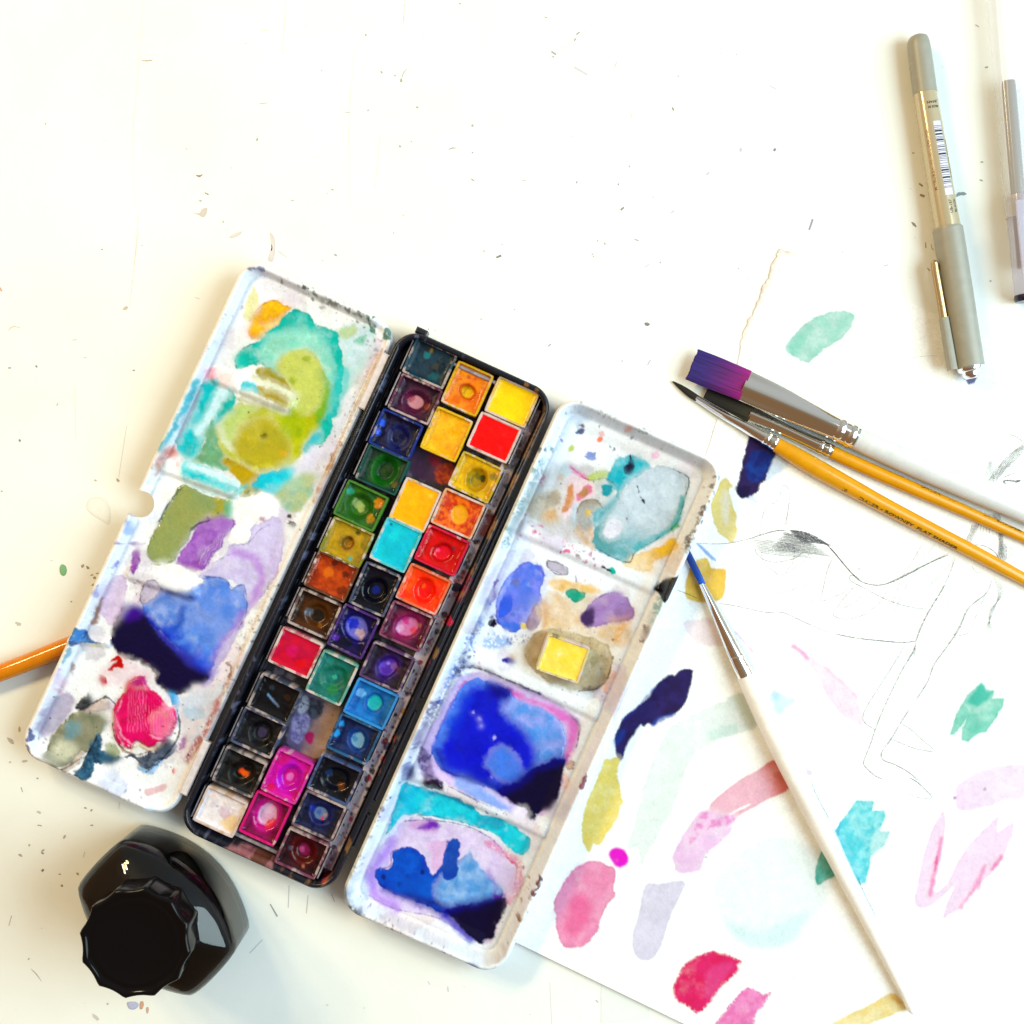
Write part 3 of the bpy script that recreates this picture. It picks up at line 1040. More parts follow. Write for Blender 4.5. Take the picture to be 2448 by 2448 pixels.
    # turquoise brushwork
    b(Q3([(640, 213), (775, 213), (765, 290), (862, 288), (872, 340), (815, 450), (895, 455), (860, 550), (760, 640), (742, 740), (710, 850), (660, 862), (560, 640),
          (478, 440), (520, 380)]), C(150, 234, 235), col2=C(85, 215, 224), edge=.06, nscale=2.2, ncon=1.2, smooth=False, warp=.25,
      part=(PS, 'turquoise ragged dab right of the white brush'))
    b(Q3([(480, 440), (525, 378), (520, 440), (505, 480)]), C(40, 180, 205), op=.8, feather=.6)
    b(Q3([(780, 460), (895, 458), (850, 560), (760, 640)]), C(205, 245, 240), op=.7, feather=1)
    b(Q3([(385, 590), (460, 710), (482, 780), (400, 830), (340, 862), (325, 760)]), C(120, 208, 190), col2=C(60, 180, 160), nscale=3, edge=.1, warp=.2,
      part=(PS, 'teal corner of a dab left of the white brush'))
    # pink leaves
    b(Q3([(1300, 300), (1326, 420), (1290, 640), (1240, 915), (1350, 850), (1385, 865), (1250, 1000), (1180, 1035), (1100, 1015), (1105, 900), (1180, 560)]),
      C(250, 228, 247), edge=.05, part=(PS, 'pale pink narrow leaf with a rose vein'), warp=.2)
    s(Q3([(1302, 500), (1260, 680), (1210, 940)]), 9, C(242, 140, 192), feather=1, op=.9)
    s(Q3([(1262, 640), (1245, 750)]), 4, C(226, 60, 140), feather=.5, op=.7)
    b(Q3([(1742, 322), (1725, 465), (1856, 372), (1842, 480), (1780, 640), (1680, 770), (1600, 850), (1590, 915), (1560, 890), (1420, 1060), (1300, 1132), (1340, 1000),
          (1390, 890), (1350, 850), (1400, 720), (1520, 530)]), C(249, 226, 246), edge=.05, smooth=False, part=(PS, 'pale pink forked leaf with rose veins'), warp=.25)
    s(Q3([(1630, 720), (1560, 870), (1450, 1030)]), 9, C(242, 140, 192), feather=1, op=.85)
    s(Q3([(1755, 640), (1690, 740)]), 9, C(240, 120, 180), feather=.8, op=.85)
    b(Q3([(1400, 150), (1440, 80), (1600, -20), (1800, -60), (2100, -60), (2100, 120), (1700, 240), (1500, 292), (1415, 270)]), C(249, 234, 249), col2=C(247, 224, 247),
      grad=Q3([(1700, 60), (1430, 250)]), feather=.6, edge=.03, part=(PS, 'pale mauve wash by the right edge'))
    cv.dot(Q3([(1398, 190)])[0], 4, C(190, 150, 190))
    cv.dot(Q3([(1632, 128)])[0], 4, C(190, 180, 188))
    # pale yellow bar at the bottom
    b(Q3([(910, 1700), (1000, 1755), (1050, 1800), (900, 1870), (750, 1932), (600, 2040), (300, 2080), (450, 1932), (560, 1870), (750, 1780)]), C(251, 240, 178),
      col2=C(248, 226, 140), edge=.06, part=(PS, 'pale yellow bar at the tip of the white brush'), warp=.2)
    b(Q3([(905, 1700), (950, 1730), (1000, 1770), (960, 1775), (920, 1740)]), C(244, 190, 90), op=.8, feather=.7)
    cv.dot(Q1([(1085, 1448)])[0], 3, C(150, 200, 190))
    cv.dot(Q5([(1745, 618)])[0], 3.5, C(205, 220, 245))
    cv.dot(B6([(1430, -5)])[0], 15, C(70, 62, 130), op=.9)
    for p in Q5([(1250, 920), (1320, 922), (1005, 1345), (1880, 1360)]):
        cv.dot(p, 2, C(190, 200, 200))
    cv.flow(305, .35, 0)
    # gentle lift of the lower edge
    Pb = fr.uv([(1215, 2240), (2361, 2795)], 0.3)
    db = np.sqrt(seg_dist(cv.U, cv.V, Pb[0], Pb[1]))
    Z = 0.38 + 1.9 * sstep(34, 0, db) + 0.10 * fbm(cv.U / 40, cv.V / 40, 8, 2)
    cen = W(2110, 1690)
    root = thing('paper_sheet', 'white torn-edged paper sheet with colour tests and a faint pencil sketch', 'paper', (cen[0], cen[1], 0))
    o = cv.build('sheet', root, M_PAPER, Z, skirt=('rel', 0.3))
    # patches are children of the sheet already (thing > part > sub-part)

    # ---- pencil sketch: flat graphite lines lying on the sheet
    m, nt, bs = new_mat('graphite')
    at = nt.nodes.new('ShaderNodeAttribute')
    at.attribute_name = 'Col'
    nt.links.new(at.outputs['Color'], bs.inputs['Base Color'])
    bs.inputs['Roughness'].default_value = 0.6
    tc = nt.nodes.new('ShaderNodeTexCoord')
    nz = nt.nodes.new('ShaderNodeTexNoise')
    nz.inputs['Scale'].default_value = 2600
    nz.inputs['Detail'].default_value = 2
    nt.links.new(tc.outputs['Object'], nz.inputs['Vector'])
    mr = nt.nodes.new('ShaderNodeMapRange')
    mr.inputs['From Min'].default_value = 0.30
    mr.inputs['From Max'].default_value = 0.52
    mr.clamp = True
    nt.links.new(nz.outputs['Fac'], mr.inputs['Value'])
    ml = nt.nodes.new('ShaderNodeMath')
    ml.operation = 'MULTIPLY'
    nt.links.new(mr.outputs['Result'], ml.inputs[0])
    nt.links.new(at.outputs['Alpha'], ml.inputs[1])
    nt.links.new(ml.outputs[0], bs.inputs['Alpha'])
    V, F, CC = [], [], []
    rg = random.Random(3)
    zz = [0.62]

    def line(pts, w, a, g=70):
        w, a, g = w * .92, min(.85, .24 + .72 * a), g
        zz[0] += 0.0008
        P = smooth_open(np.array([W(x, y, 0.5)[:2] for x, y in pts]), 7)
        n = len(P)
        t = np.gradient(P, axis=0)
        t /= np.linalg.norm(t, axis=1)[:, None] + 1e-9
        nr = np.stack([-t[:, 1], t[:, 0]], 1)
        n0 = len(V)
        c = C(g, g, g + 6)
        for i in range(n):
            e = min(1, (i + .4) / 3, (n - i - .6) / 3)
            ww = w / 2 * (0.35 + 0.65 * e) * rg.uniform(.75, 1.15)
            for sgn in (1, -1):
                V.append((*(P[i] + nr[i] * ww * sgn), zz[0]))
                CC.append((*c, a))
        for i in range(n - 1):
            F.append((n0 + 2 * i, n0 + 2 * i + 1, n0 + 2 * i + 3, n0 + 2 * i + 2))

    # hem line, its shading, and the figure below it
    line(Q5([(250, 382), (400, 388), (540, 382), (690, 352), (760, 335)]), .32, .45)
    line(Q5([(740, 340), (860, 300), (980, 268), (1080, 260)]), .42, .8)
    line(Q5([(1115, 260), (1230, 275), (1330, 310), (1430, 370), (1520, 460), (1600, 560), (1700, 670), (1760, 715)]), .42, .85)
    line(Q4([(410, 0), (500, 100), (600, 220), (680, 290), (790, 318), (900, 300), (1030, 240), (1200, 150), (1350, 85)]), .4, .75)
    for i in range(16):
        y0 = 285 + i * 11
        x0 = 1060 - i * 8 + rg.uniform(-20, 20)
        x1 = 1240 + i * 17 + rg.uniform(-12, 12)
        line(Q5([(x0, y0 - 6), ((x0 + x1) / 2, y0 + 16), (x1, y0 + 36 + i * 1.2)]), .6, .48 - i * .02, 105)
    for i in range(14):
        y0 = 262 + i * 8
        line(Q5([(1110 + i * 8, y0), (1200 + i * 14, y0 + 14), (1290 + i * 16, y0 + 36)]), .6, .5, 85)
    for i in range(9):
        y0 = 335 + i * 15
        line(Q5([(765 + i * 6, y0), (980, y0 + 32), (1200 + i * 20, y0 + 62)]), .5, .28, 120)
    line(Q5([(790, 420), (810, 480), (880, 535), (980, 555), (1090, 540), (1180, 510), (1230, 460)]), .3, .5)
    line(Q5([(840, 440), (880, 560), (980, 650), (1030, 675), (1130, 625), (1230, 560), (1290, 480)]), .28, .35)
    line(Q5([(935, 22), (880, 80), (845, 220), (835, 330)]), .28, .4)
    line(Q5([(1112, 0), (1090, 120), (1070, 220)]), .28, .35)
    line(Q5([(1160, 400), (1140, 560), (1070, 650)]), .28, .35)
    line(B5([(830, 1375), (900, 1340), (940, 1225), (990, 1270), (980, 1400), (960, 1550)]), .26, .4)
    line(Q5([(1520, 500), (1470, 600), (1420, 800), (1400, 915), (1560, 860), (1700, 790)]), .26, .35)
    line(Q5([(930, 870), (1100, 820), (1350, 750), (1650, 725)]), .24, .25)
    line(Q5([(460, 935), (640, 965), (840, 1010), (1000, 1028)]), .3, .5)
    line(Q5([(1010, 1020), (1080, 1030), (1250, 1110), (1470, 1205)]), .3, .45)
    line(Q5([(60, 810), (170, 850), (260, 890)]), .28, .55)
    line(Q4([(485, 695), (640, 725), (820, 745), (1000, 760), (1100, 748)]), .4, .8)
    line(Q4([(630, 243), (595, 245), (600, 285), (700, 340), (900, 440), (1100, 495), (1190, 495)]), .32, .5)
    line(Q4([(660, 300), (560, 400), (490, 500), (465, 550), (560, 580), (700, 545), (830, 440), (890, 330)]), .26, .45)
    line(Q4([(700, 365), (640, 440), (500, 520)]), .24, .3)
    line(Q4([(1150, 0), (1080, 120), (990, 270), (930, 430), (930, 525), (1000, 370), (1100, 200), (1230, 20)]), .26, .4)
    line(Q4([(470, 100), (420, 200), (390, 330), (370, 435)]), .24, .3)
    line(Q4([(1330, 300), (1280, 390), (1200, 520), (1140, 640), (1100, 750)]), .5, .75)
    line(Q4([(1400, 110), (1360, 230), (1325, 300)]), .4, .6)
    line(Q4([(1400, 100), (1300, 230), (1140, 375)]), .26, .45)
    line(Q4([(1100, 750), (1080, 830), (1000, 960), (920, 1120), (850, 1270), (790, 1420), (750, 1540), (700, 1670), (705, 1710), (780, 1780), (850, 1815)]), .36, .7)
    line(Q4([(1020, 770), (950, 890), (830, 1080), (730, 1240), (692, 1330), (710, 1380), (785, 1430)]), .32, .55)
    line(Q4([(1300, 370), (1345, 420), (1310, 600), (1260, 780), (1220, 950)]), .26, .35)
    line(Q4([(1690, 270), (1640, 380), (1500, 500), (1440, 640), (1340, 790), (1240, 930), (1190, 1060), (1090, 1220)]), .38, .72)
    line(Q4([(1060, 1260), (980, 1380), (910, 1500), (840, 1600), (845, 1660), (940, 1700), (1040, 1755), (1125, 1828)]), .38, .7)
    line(Q4([(980, 1385), (1050, 1420), (1150, 1510), (1240, 1592), (1110, 1580), (1000, 1540), (910, 1500)]), .3, .55)
    line(Q4([(1040, 1795), (1110, 1835), (1220, 1940)]), .3, .5)
    line(Q4([(1510, 490), (1420, 660), (1390, 720), (1440, 705), (1510, 680), (1560, 560), (1640, 380)]), .28, .5)
    line(Q4([(1040, 890), (1090, 910), (1150, 875)]), .24, .35)
    line(Q4([(1045, 880), (1080, 830), (1095, 790), (1085, 880)]), .5, .4)
    for k in range(6):
        line(Q4([(1700 + 12 * k, 260 + 8 * k), (1730 + 6 * k, 400), (1690 - 6 * k, 540), (1600 + 22 * k, 720)]), .26, .3)
        line(Q4([(1740 + 10 * k, 0), (1735 + 12 * k, 60), (1720 + 14 * k, 130)]), .3, .5)
        line(B6([(1360 + 15 * k, 1580), (1430 + 10 * k, 1440), (1450 + 12 * k, 1370)]), .28, .5)
        line(B6([(1590 + 14 * k, 980), (1680 + 16 * k, 860), (1780 + 20 * k, 740), (1910 + 8 * k, 640)]), .32, .55)
        line(B6([(1560 + 18 * k, 960), (1590 + 10 * k, 860), (1610 + 6 * k, 780)]), .26, .4)
        line(B6([(1640 + 12 * k, 1270), (1690 + 8 * k, 1400), (1700 + 7 * k, 1600), (1680 + 12 * k, 1760)]), .28, .5)
    for k in range(9):
        line(B6([(1600 + 30 * k, 1010 + 4 * k), (1640 + 34 * k, 900 - 6 * k), (1720 + 30 * k, 780 - 10 * k)]), .24, .35)
        line(B6([(1520 + 14 * k, 1240 + 5 * k), (1500 + 22 * k, 1330), (1440 + 34 * k, 1500 - 4 * k)]), .24, .35)
        line(B6([(1700 + 14 * k, 1500 + 8 * k), (1740 + 12 * k, 1640), (1760 + 8 * k, 1800)]), .22, .3)
    line(B6([(1780, 530), (1860, 560), (1920, 610), (1915, 650)]), .3, .6)
    line(B6([(1460, 1560), (1560, 1570), (1650, 1620), (1690, 1680), (1680, 1740)]), .35, .7)
    line(B6([(1450, 1760), (1480, 1810), (1560, 1830)]), .26, .45)
    line(B6([(1760, 1000), (1745, 970), (1780, 965), (1850, 970), (1895, 965), (1850, 985)]), .6, .8, 60)
    line(B6([(1730, 945), (1800, 910), (1850, 895)]), .3, .5)
    line(B6([(1720, 900), (1760, 840), (1870, 835)]), .22, .3)
    line(B6([(1760, 1045), (1820, 1055)]), .3, .4)
    line(B6([(1230, 1280), (1200, 1360), (1185, 1430)]), .22, .3)
    line(B6([(1000, 1560), (900, 1740), (820, 1900)]), .26, .35)
    line(B6([(1090, 1560), (1000, 1760)]), .22, .25)
    line(B6([(1230, 1640), (1050, 1730), (850, 1830), (660, 1920)]), .36, .55)
    line(Q3([(295, 75), (330, 160), (370, 240), (410, 310), (435, 370)]), .35, .5, 60)
    line(Q3([(650, 800), (700, 920), (750, 1020), (795, 1115)]), .35, .5, 60)
    line(Q3([(1040, 30), (1125, 80), (1220, 185), (1130, 190), (1020, 150)]), .26, .4)
    line(Q3([(235, 1470), (190, 1530), (135, 1610)]), .22, .3)
    line(TQ([(180, 1760), (200, 1650), (320, 1630), (450, 1680), (490, 1740)]), .26, .14, 150)
    line(TQ([(530, 1820), (620, 1730), (760, 1700), (930, 1690)]), .26, .14, 150)
    po = mesh_obj('pencil_sketch', np.array(V), F, m, root, None, np.array(CC), smooth=False)
    tag(po, kind='stuff')
    po['label'] = 'faint pencil drawing of leaves and a long legged figure'


build_paper()
# ------------------------------------------------------------------ the watercolour box: tray, mixing flap, lid
TRAY = Frame(874.5, 1460.75, 14.0, 24.5)
FLAP = Frame(496.25, 1288.75, 13.5, 25.0)
LID = Frame(1271.5, 1638.75, 13.0, 24.0)
BOX = thing('paint_box', 'open folding watercolour tin with black pan tray between two paint-smeared white palettes', 'paint box',
            (TRAY.o[0], TRAY.o[1], 0))
PW = 'paint_wash'
PP = 'paint_puddle'


def bar_height(cv, ends, hw, soft=2.6):
    P = cv.f.uv(ends, cv.zp)
    d = np.sqrt(seg_dist(cv.U, cv.V, P[0], P[1]))
    return sstep(hw + soft * .5, hw - soft * .5, d)


def build_flap():
    light(1.52, 1.48, 1.22, 1.26)
    hu, hv, r = 32.6, 105.8, 9.0
    nc = FLAP.uv([(329, 1204)], 13.0)[0]

    def sdf(x, y):
        return np.maximum(rrect_sdf(x, y, hu, hv, r), 5.4 - np.hypot(x - nc[0], y - nc[1]))
    cv = Canvas(FLAP, -hu - .6, hu + .6, -hv - .6, hv + .6, 0.33, sdf, (.68, .71, .79), 0.22, 10.0)
    cv.wash = .2
    dr = -rrect_sdf(cv.U, cv.V, hu, hv, r)
    b, s, sp = cv.blob, cv.stroke, cv.spatter
    n = fbm(cv.U / 14, cv.V / 14, 33, 4)[..., None]
    cv.col[:] *= 1 + .03 * n
    wh = np.array([.72, .74, .79])
    cv.stains(46, [C(226, 218, 236), C(232, 226, 222), C(214, 224, 240), C(240, 222, 226), C(228, 232, 214), C(216, 210, 214)], 101, 2, 9, (.2, .75))
    cv.flecks(150, [C(120, 100, 90), C(90, 70, 100), C(150, 120, 60), C(60, 60, 80)], 102)
    # ---- upper half: turquoise and olive
    b(K1([(560, 560), (740, 560), (790, 640), (700, 880), (560, 960), (480, 900), (540, 700)]), C(238, 236, 226), op=.6, feather=2)
    b(K1([(830, 270), (860, 390), (800, 530), (745, 500), (760, 400)]), C(243, 238, 165), op=.8, feather=.5)
    b(K1([(960, 375), (1050, 400), (1110, 440), (1050, 520), (1000, 570), (850, 670), (780, 650), (790, 560), (860, 440)]), C(228, 165, 35), col2=C(248, 205, 85),
      edge=.2, nscale=3, part=(PW, 'dried orange ochre smear at the top of the left palette'), rough=.3)
    b(K1([(1490, 600), (1700, 560), (1760, 700), (1680, 900), (1550, 1060), (1480, 900)]), C(196, 234, 222), col2=C(225, 240, 236), op=.75, feather=1)
    b(K1([(1470, 600), (1590, 570), (1610, 630), (1500, 670)]), C(186, 204, 130), op=.7, feather=.9)
    b(K1([(1600, 690), (1680, 650), (1670, 720)]), C(110, 190, 150), op=.7, feather=.7)
    b(K1([(1130, 452), (1240, 480), (1310, 570), (1460, 600), (1490, 760), (1510, 950), (1430, 1350), (1300, 1500), (1000, 1300), (930, 900), (700, 895), (680, 840),
          (740, 750), (850, 700), (970, 590)]), C(38, 182, 162), col2=C(60, 196, 178), edge=.12, nscale=4, part=(PP, 'teal puddle on the left palette'), rough=.12)
    b(K1([(1480, 900), (1560, 930), (1530, 1100), (1440, 1300), (1390, 1250), (1420, 1050)]), C(95, 200, 190), op=.7, feather=1.2)
    b(K1([(1010, 640), (1240, 615), (1380, 740), (1430, 960), (1330, 1010), (1250, 790), (1090, 770), (950, 860), (880, 770)]), C(178, 232, 208), col2=C(150, 222, 196),
      op=.95, feather=.9, nscale=3)
    b(K1([(910, 740), (1080, 650), (1150, 660), (1020, 760), (930, 800)]), C(150, 205, 175), op=.8, feather=.8, speckle=-.2)
    b(K1([(1160, 755), (1270, 765), (1335, 870), (1390, 1000), (1390, 1200), (1320, 1330), (1260, 1480), (1110, 1650), (950, 1700), (870, 1750), (750, 1830), (640, 1700),
          (560, 1530), (515, 1320), (565, 1240), (640, 1220), (700, 1160), (800, 1180), (980, 1230), (1080, 1230), (1080, 1120), (1040, 980), (1000, 880), (1070, 790)]),
      C(186, 190, 55), col2=C(200, 204, 90), edge=.10, nscale=5, feather=.5, part=(PP, 'olive yellow puddle on the left palette'), rough=.1)
    b(K1([(1290, 900), (1400, 1000), (1400, 1210), (1330, 1330), (1290, 1260), (1330, 1100)]), C(88, 165, 62), op=.7, feather=1.6)
    b(K1([(1110, 780), (1250, 785), (1330, 920), (1340, 1100), (1240, 1240), (1150, 1200), (1070, 1000), (1040, 880)]), C(208, 216, 128), op=.85, feather=1.5)
    b(K1([(580, 1260), (700, 1200), (830, 1200), (720, 1330), (680, 1520), (580, 1420)]), C(196, 216, 140), op=.9, feather=1.6)
    s(K1([(590, 1260), (560, 1330), (590, 1440), (660, 1520)]), 14, C(228, 236, 200), op=.8, feather=.8)
    b(K1([(720, 1380), (900, 1290), (1080, 1420), (1070, 1600), (900, 1700), (760, 1650), (670, 1500)]), C(194, 178, 14), col2=C(178, 168, 20), op=.9, feather=2.2)
    b(K1([(1040, 1230), (1200, 1240), (1220, 1400), (1110, 1430), (1020, 1360)]), C(176, 192, 60), op=.8, feather=1.5)
    for p, rr in (((1115, 1000), 9), ((1110, 1275), 10), ((1165, 1390), 9), ((1230, 830), 8)):
        cv.dot(K1([p])[0], rr, C(150, 170, 30), op=.7, feather=.9)
    s(K1([(820, 1680), (900, 1650), (1000, 1680)]), 10, C(232, 224, 90), op=.6, feather=1, speckle=-.2)
    cv.dot(K1([(910, 1420)])[0], 6, C(70, 65, 20))
    cv.dot(K1([(880, 1415)])[0], 2.5, C(90, 85, 30))
    cv.dot(K1([(1045, 1550)])[0], 6, C(240, 185, 40))
    b(K1([(840, 900), (960, 905), (1060, 1010), (1110, 1095), (980, 1035), (850, 965)]), C(164, 152, 22), feather=.5)
    b(K1([(860, 1030), (1000, 1070), (1080, 1130), (1085, 1205), (950, 1160), (840, 1100)]), C(176, 160, 20), feather=.5)
    b(K1([(740, 1010), (840, 1020), (850, 1090), (740, 1070)]), C(110, 205, 210), feather=.6)
    s(K1([(800, 965), (960, 1030), (1130, 1118)]), 11, C(236, 238, 205), feather=.5)  # ridge sides: drained enamel, with their highlights painted in
    s(K1([(720, 1088), (900, 1155), (1075, 1232)]), 12, C(238, 238, 215), feather=.5)
    s(K1([(640, 1110), (850, 1180), (1000, 1240)]), 8, C(165, 160, 40), op=.6, feather=.8)
    # turquoise along the left wall
    b(K1([(470, 990), (560, 978), (625, 1060), (615, 1230), (540, 1330), (450, 1430), (400, 1560), (330, 1605), (240, 1545), (228, 1460), (330, 1300), (370, 1100)]),
      C(14, 188, 184), col2=C(40, 196, 196), edge=.1, part=(PP, 'turquoise puddle along the left wall'), rough=.12)
    b(K1([(610, 1080), (690, 1110), (640, 1220), (560, 1280), (560, 1200)]), C(30, 180, 165), feather=.5)
    s(K1([(610, 1040), (550, 1150), (480, 1280), (410, 1390)]), 17, C(220, 246, 244), feather=.9, op=.95)
    b(K1([(370, 1060), (405, 1080), (380, 1200), (310, 1350), (230, 1470), (300, 1250)]), C(188, 190, 196), col2=C(160, 185, 190), op=.9, feather=.5)
    s(K1([(400, 1000), (300, 1220), (130, 1540)]), 10, C(0, 180, 186), op=.85, feather=.6)
    b(K1([(505, 1300), (545, 1450), (600, 1600), (625, 1700), (430, 1645), (345, 1615), (410, 1540)]), C(124, 168, 124), col2=C(100, 178, 150), feather=.4, rough=.1)
    b(K1([(480, 905), (545, 925), (520, 985), (450, 985)]), C(243, 186, 196), op=.9, feather=.5)
    b(K1([(560, 960), (680, 930), (720, 1020), (600, 1040)]), C(250, 226, 214), op=.9, feather=.9)
    b(K1([(690, 920), (760, 898), (790, 960), (740, 1000), (730, 1060), (720, 1115), (650, 1050), (655, 970)]), wh, thick=.25)
    b(K1([(180, 1530), (235, 1590), (130, 1720), (50, 1780), (100, 1620)]), C(196, 128, 76), col2=C(170, 80, 50), op=.8, feather=.8)
    b(K1([(150, 1560), (200, 1510), (230, 1570), (190, 1600)]), C(212, 80, 66), op=.85, feather=.6)
    b(K1([(190, 1590), (260, 1600), (305, 1660), (290, 1760), (200, 1900), (-40, 1990), (-80, 1900), (60, 1750)]), (.72, .74, .79), feather=.3)
    for p in ((200, 1600), (265, 1610), (240, 1640), (110, 1620)):
        cv.dot(K1([p])[0], 5, C(240, 190, 185), op=.8)
    b(K1([(280, 1620), (420, 1645), (720, 1795), (720, 1850), (600, 1860), (650, 1905), (300, 1800)]), C(36, 200, 200), col2=C(90, 215, 215), feather=.4, rough=.12,
      part=(PP, 'turquoise band over the middle ridge'))
    s(K1([(330, 1640), (500, 1715), (715, 1808)]), 14, C(225, 248, 244), feather=.6)  # bare enamel and painted highlights along both edges of the ridge
    s(K1([(300, 1768), (450, 1830), (640, 1890)]), 14, C(226, 240, 226), feather=.6)
    b(K1([(590, 1590), (700, 1640), (880, 1740), (850, 1840), (740, 1880), (715, 1790), (640, 1690)]), C(192, 166, 16), col2=C(176, 150, 20), feather=.7)
    b(K1([(870, 1715), (1000, 1690), (1110, 1660), (1135, 1720), (1045, 1830), (950, 1870), (815, 1830)]), C(0, 200, 212), col2=C(60, 212, 215), edge=.15, feather=.3,
      part=(PP, 'bright turquoise puddle below the olive one'))
    b(K1([(1220, 1500), (1310, 1400), (1330, 1450), (1230, 1560)]), C(40, 190, 200), op=.85, feather=.7)
    b(K1([(1000, 1840), (1150, 1740), (1260, 1690), (1300, 1760), (1260, 1900), (1150, 2010), (1020, 1950)]), C(150, 196, 160), col2=C(195, 200, 130), op=.85, feather=.9)
    b(K1([(760, 1820), (860, 1830), (880, 1880), (800, 1930), (730, 1910)]), C(205, 205, 150), col2=C(90, 110, 60), op=.8, nscale=1.2, feather=.5)
    s(K1([(640, 1900), (700, 1860), (780, 1800)]), 8, C(120, 200, 190), op=.7)
    # olive pool running down
    b(K2([(1230, 190), (1370, 240), (1500, 300), (1650, 300), (1620, 430), (1480, 450), (1380, 490), (1300, 540), (1270, 640), (1220, 700), (1170, 770), (1080, 803),
          (990, 782), (958, 700), (990, 620), (1060, 470), (1130, 330)]), C(164, 166, 104), col2=C(146, 164, 114), edge=.12, nscale=9, ncon=.6, vary=.05, thick=.35,
      part=(PP, 'olive green pool with rounded end'), rough=.07, warp=.15)
    s(K2([(1500, 300), (1540, 340), (1480, 430), (1390, 460)]), 12, C(176, 166, 30), op=.7, feather=1)
    b(K2([(1580, 330), (1660, 310), (1640, 440), (1560, 440)]), C(90, 190, 150), op=.8, feather=.9)
    s(K2([(1230, 210), (1120, 350), (1060, 470)]), 3, C(20, 90, 80), op=.7, feather=.4)
    s(K2([(1300, 530), (1350, 490), (1420, 470)]), 3, C(30, 60, 40), op=.8, feather=.3)
    # ---- middle: purples
    b(K2([(1640, 310), (1720, 290), (1900, 260), (1990, 420), (1900, 480), (1830, 540), (1740, 640), (1640, 640), (1600, 620), (1640, 470)]), wh, feather=.4)
    cv.dot(K2([(1510, 408)])[0], 3, C(60, 60, 40))
    for p, rr in (((1850, 370), 9), ((1870, 300), 5)):
        pass
    b(K2([(1800, 500), (1990, 450), (2010, 700), (1960, 900), (1880, 1020), (1800, 1120), (1720, 1190), (1690, 980), (1560, 905), (1370, 890), (1450, 830), (1560, 740),
          (1600, 650), (1740, 640)]), C(212, 200, 230), col2=C(224, 216, 238), edge=.16, nscale=5, part=(PW, 'lilac wash by the hinge of the left palette'))
    s(K2([(1640, 715), (1760, 735), (1830, 810), (1840, 950), (1770, 1100)]), 18, C(188, 132, 214), op=.65, feather=1.6)
    s(K2([(1420, 830), (1560, 790), (1700, 830)]), 8, C(232, 224, 240), op=.7, feather=.8)
    b(K2([(1430, 450), (1540, 450), (1645, 465), (1570, 600), (1430, 800), (1365, 862), (1260, 835), (1185, 780), (1270, 650), (1330, 520)]), C(152, 98, 178),
      col2=C(176, 124, 196), edge=.18, nscale=3, part=(PW, 'dry purple brush mark below the olive pool'), rough=.35)
    b(K2([(1190, 790), (1300, 790), (1400, 740), (1365, 860), (1270, 840)]), C(138, 66, 150), op=.6, feather=1.2)
    for k in range(9):
        s(K2([(1640 - 12 * k, 470 + 8 * k), (1540 - 16 * k, 640 + 6 * k), (1440 - 10 * k, 800)]), 1.8, C(222, 205, 232) if k % 2 else C(120, 66, 150), op=.5, warp=.2)
    b(K2([(1840, 440), (1880, 430), (1870, 470), (1830, 465)]), C(150, 60, 110), op=.6, feather=.5)
    # ---- blue wash and the ink-dark pool
    b(K2([(1370, 895), (1560, 915), (1620, 980), (1712, 970), (1735, 1160), (1670, 1300), (1560, 1420), (1480, 1560), (1440, 1650), (1350, 1570), (1200, 1450), (1080, 1330),
          (980, 1250), (930, 1130), (1060, 1000), (1120, 980), (1290, 1010), (1320, 950)]), C(135, 160, 218), col2=C(100, 138, 212), edge=.2, nscale=6,
      part=(PP, 'grey blue wash beside the black pool'), rough=.15, ncon=1.3)
    b(K2([(980, 1130), (1040, 1050), (1180, 1070), (1200, 1200), (1130, 1300), (1030, 1240)]), C(90, 130, 200), col2=C(170, 185, 222), op=.75, feather=1.6, nscale=3)
    s(K2([(1240, 1150), (1220, 1230), (1180, 1310)]), 18, C(30, 80, 176), op=.75, feather=1.6)
    s(K2([(1030, 1060), (1100, 1040), (1160, 1080)]), 14, C(40, 95, 178), op=.7, feather=1.4)
    s(K2([(1120, 1340), (1230, 1430), (1360, 1540), (1440, 1620)]), 40, C(28, 66, 196), op=.75, feather=3)
    s(K2([(1170, 1420), (1250, 1400), (1330, 1330), (1340, 1400), (1300, 1480)]), 10, C(120, 165, 225), op=.55, feather=.8)
    s(K2([(1360, 920), (1330, 1000), (1300, 1040)]), 16, C(70, 130, 205), op=.6, feather=1.2)
    s(K2([(1700, 1180), (1640, 1300), (1560, 1390), (1500, 1520)]), 16, C(168, 120, 212), op=.55, feather=1.5)
    b(K2([(1560, 1350), (1660, 1260), (1750, 1180), (1640, 1400), (1540, 1560), (1470, 1690), (1440, 1740), (1370, 1740), (1430, 1650), (1480, 1560)]), C(205, 196, 226),
      col2=C(190, 170, 210), op=.8, feather=.6, edge=.15)
    b(K2([(1000, 820), (1180, 790), (1300, 860), (1395, 930), (1320, 990), (1240, 1000), (1090, 950), (1060, 900)]), wh, feather=.3)
    b(K2([(780, 1120), (880, 1110), (960, 1170), (1040, 1270), (1140, 1370), (1230, 1460), (1360, 1560), (1460, 1640), (1380, 1700), (1000, 1500), (760, 1250)]),
      C(14, 18, 150), op=.95, feather=1.8)
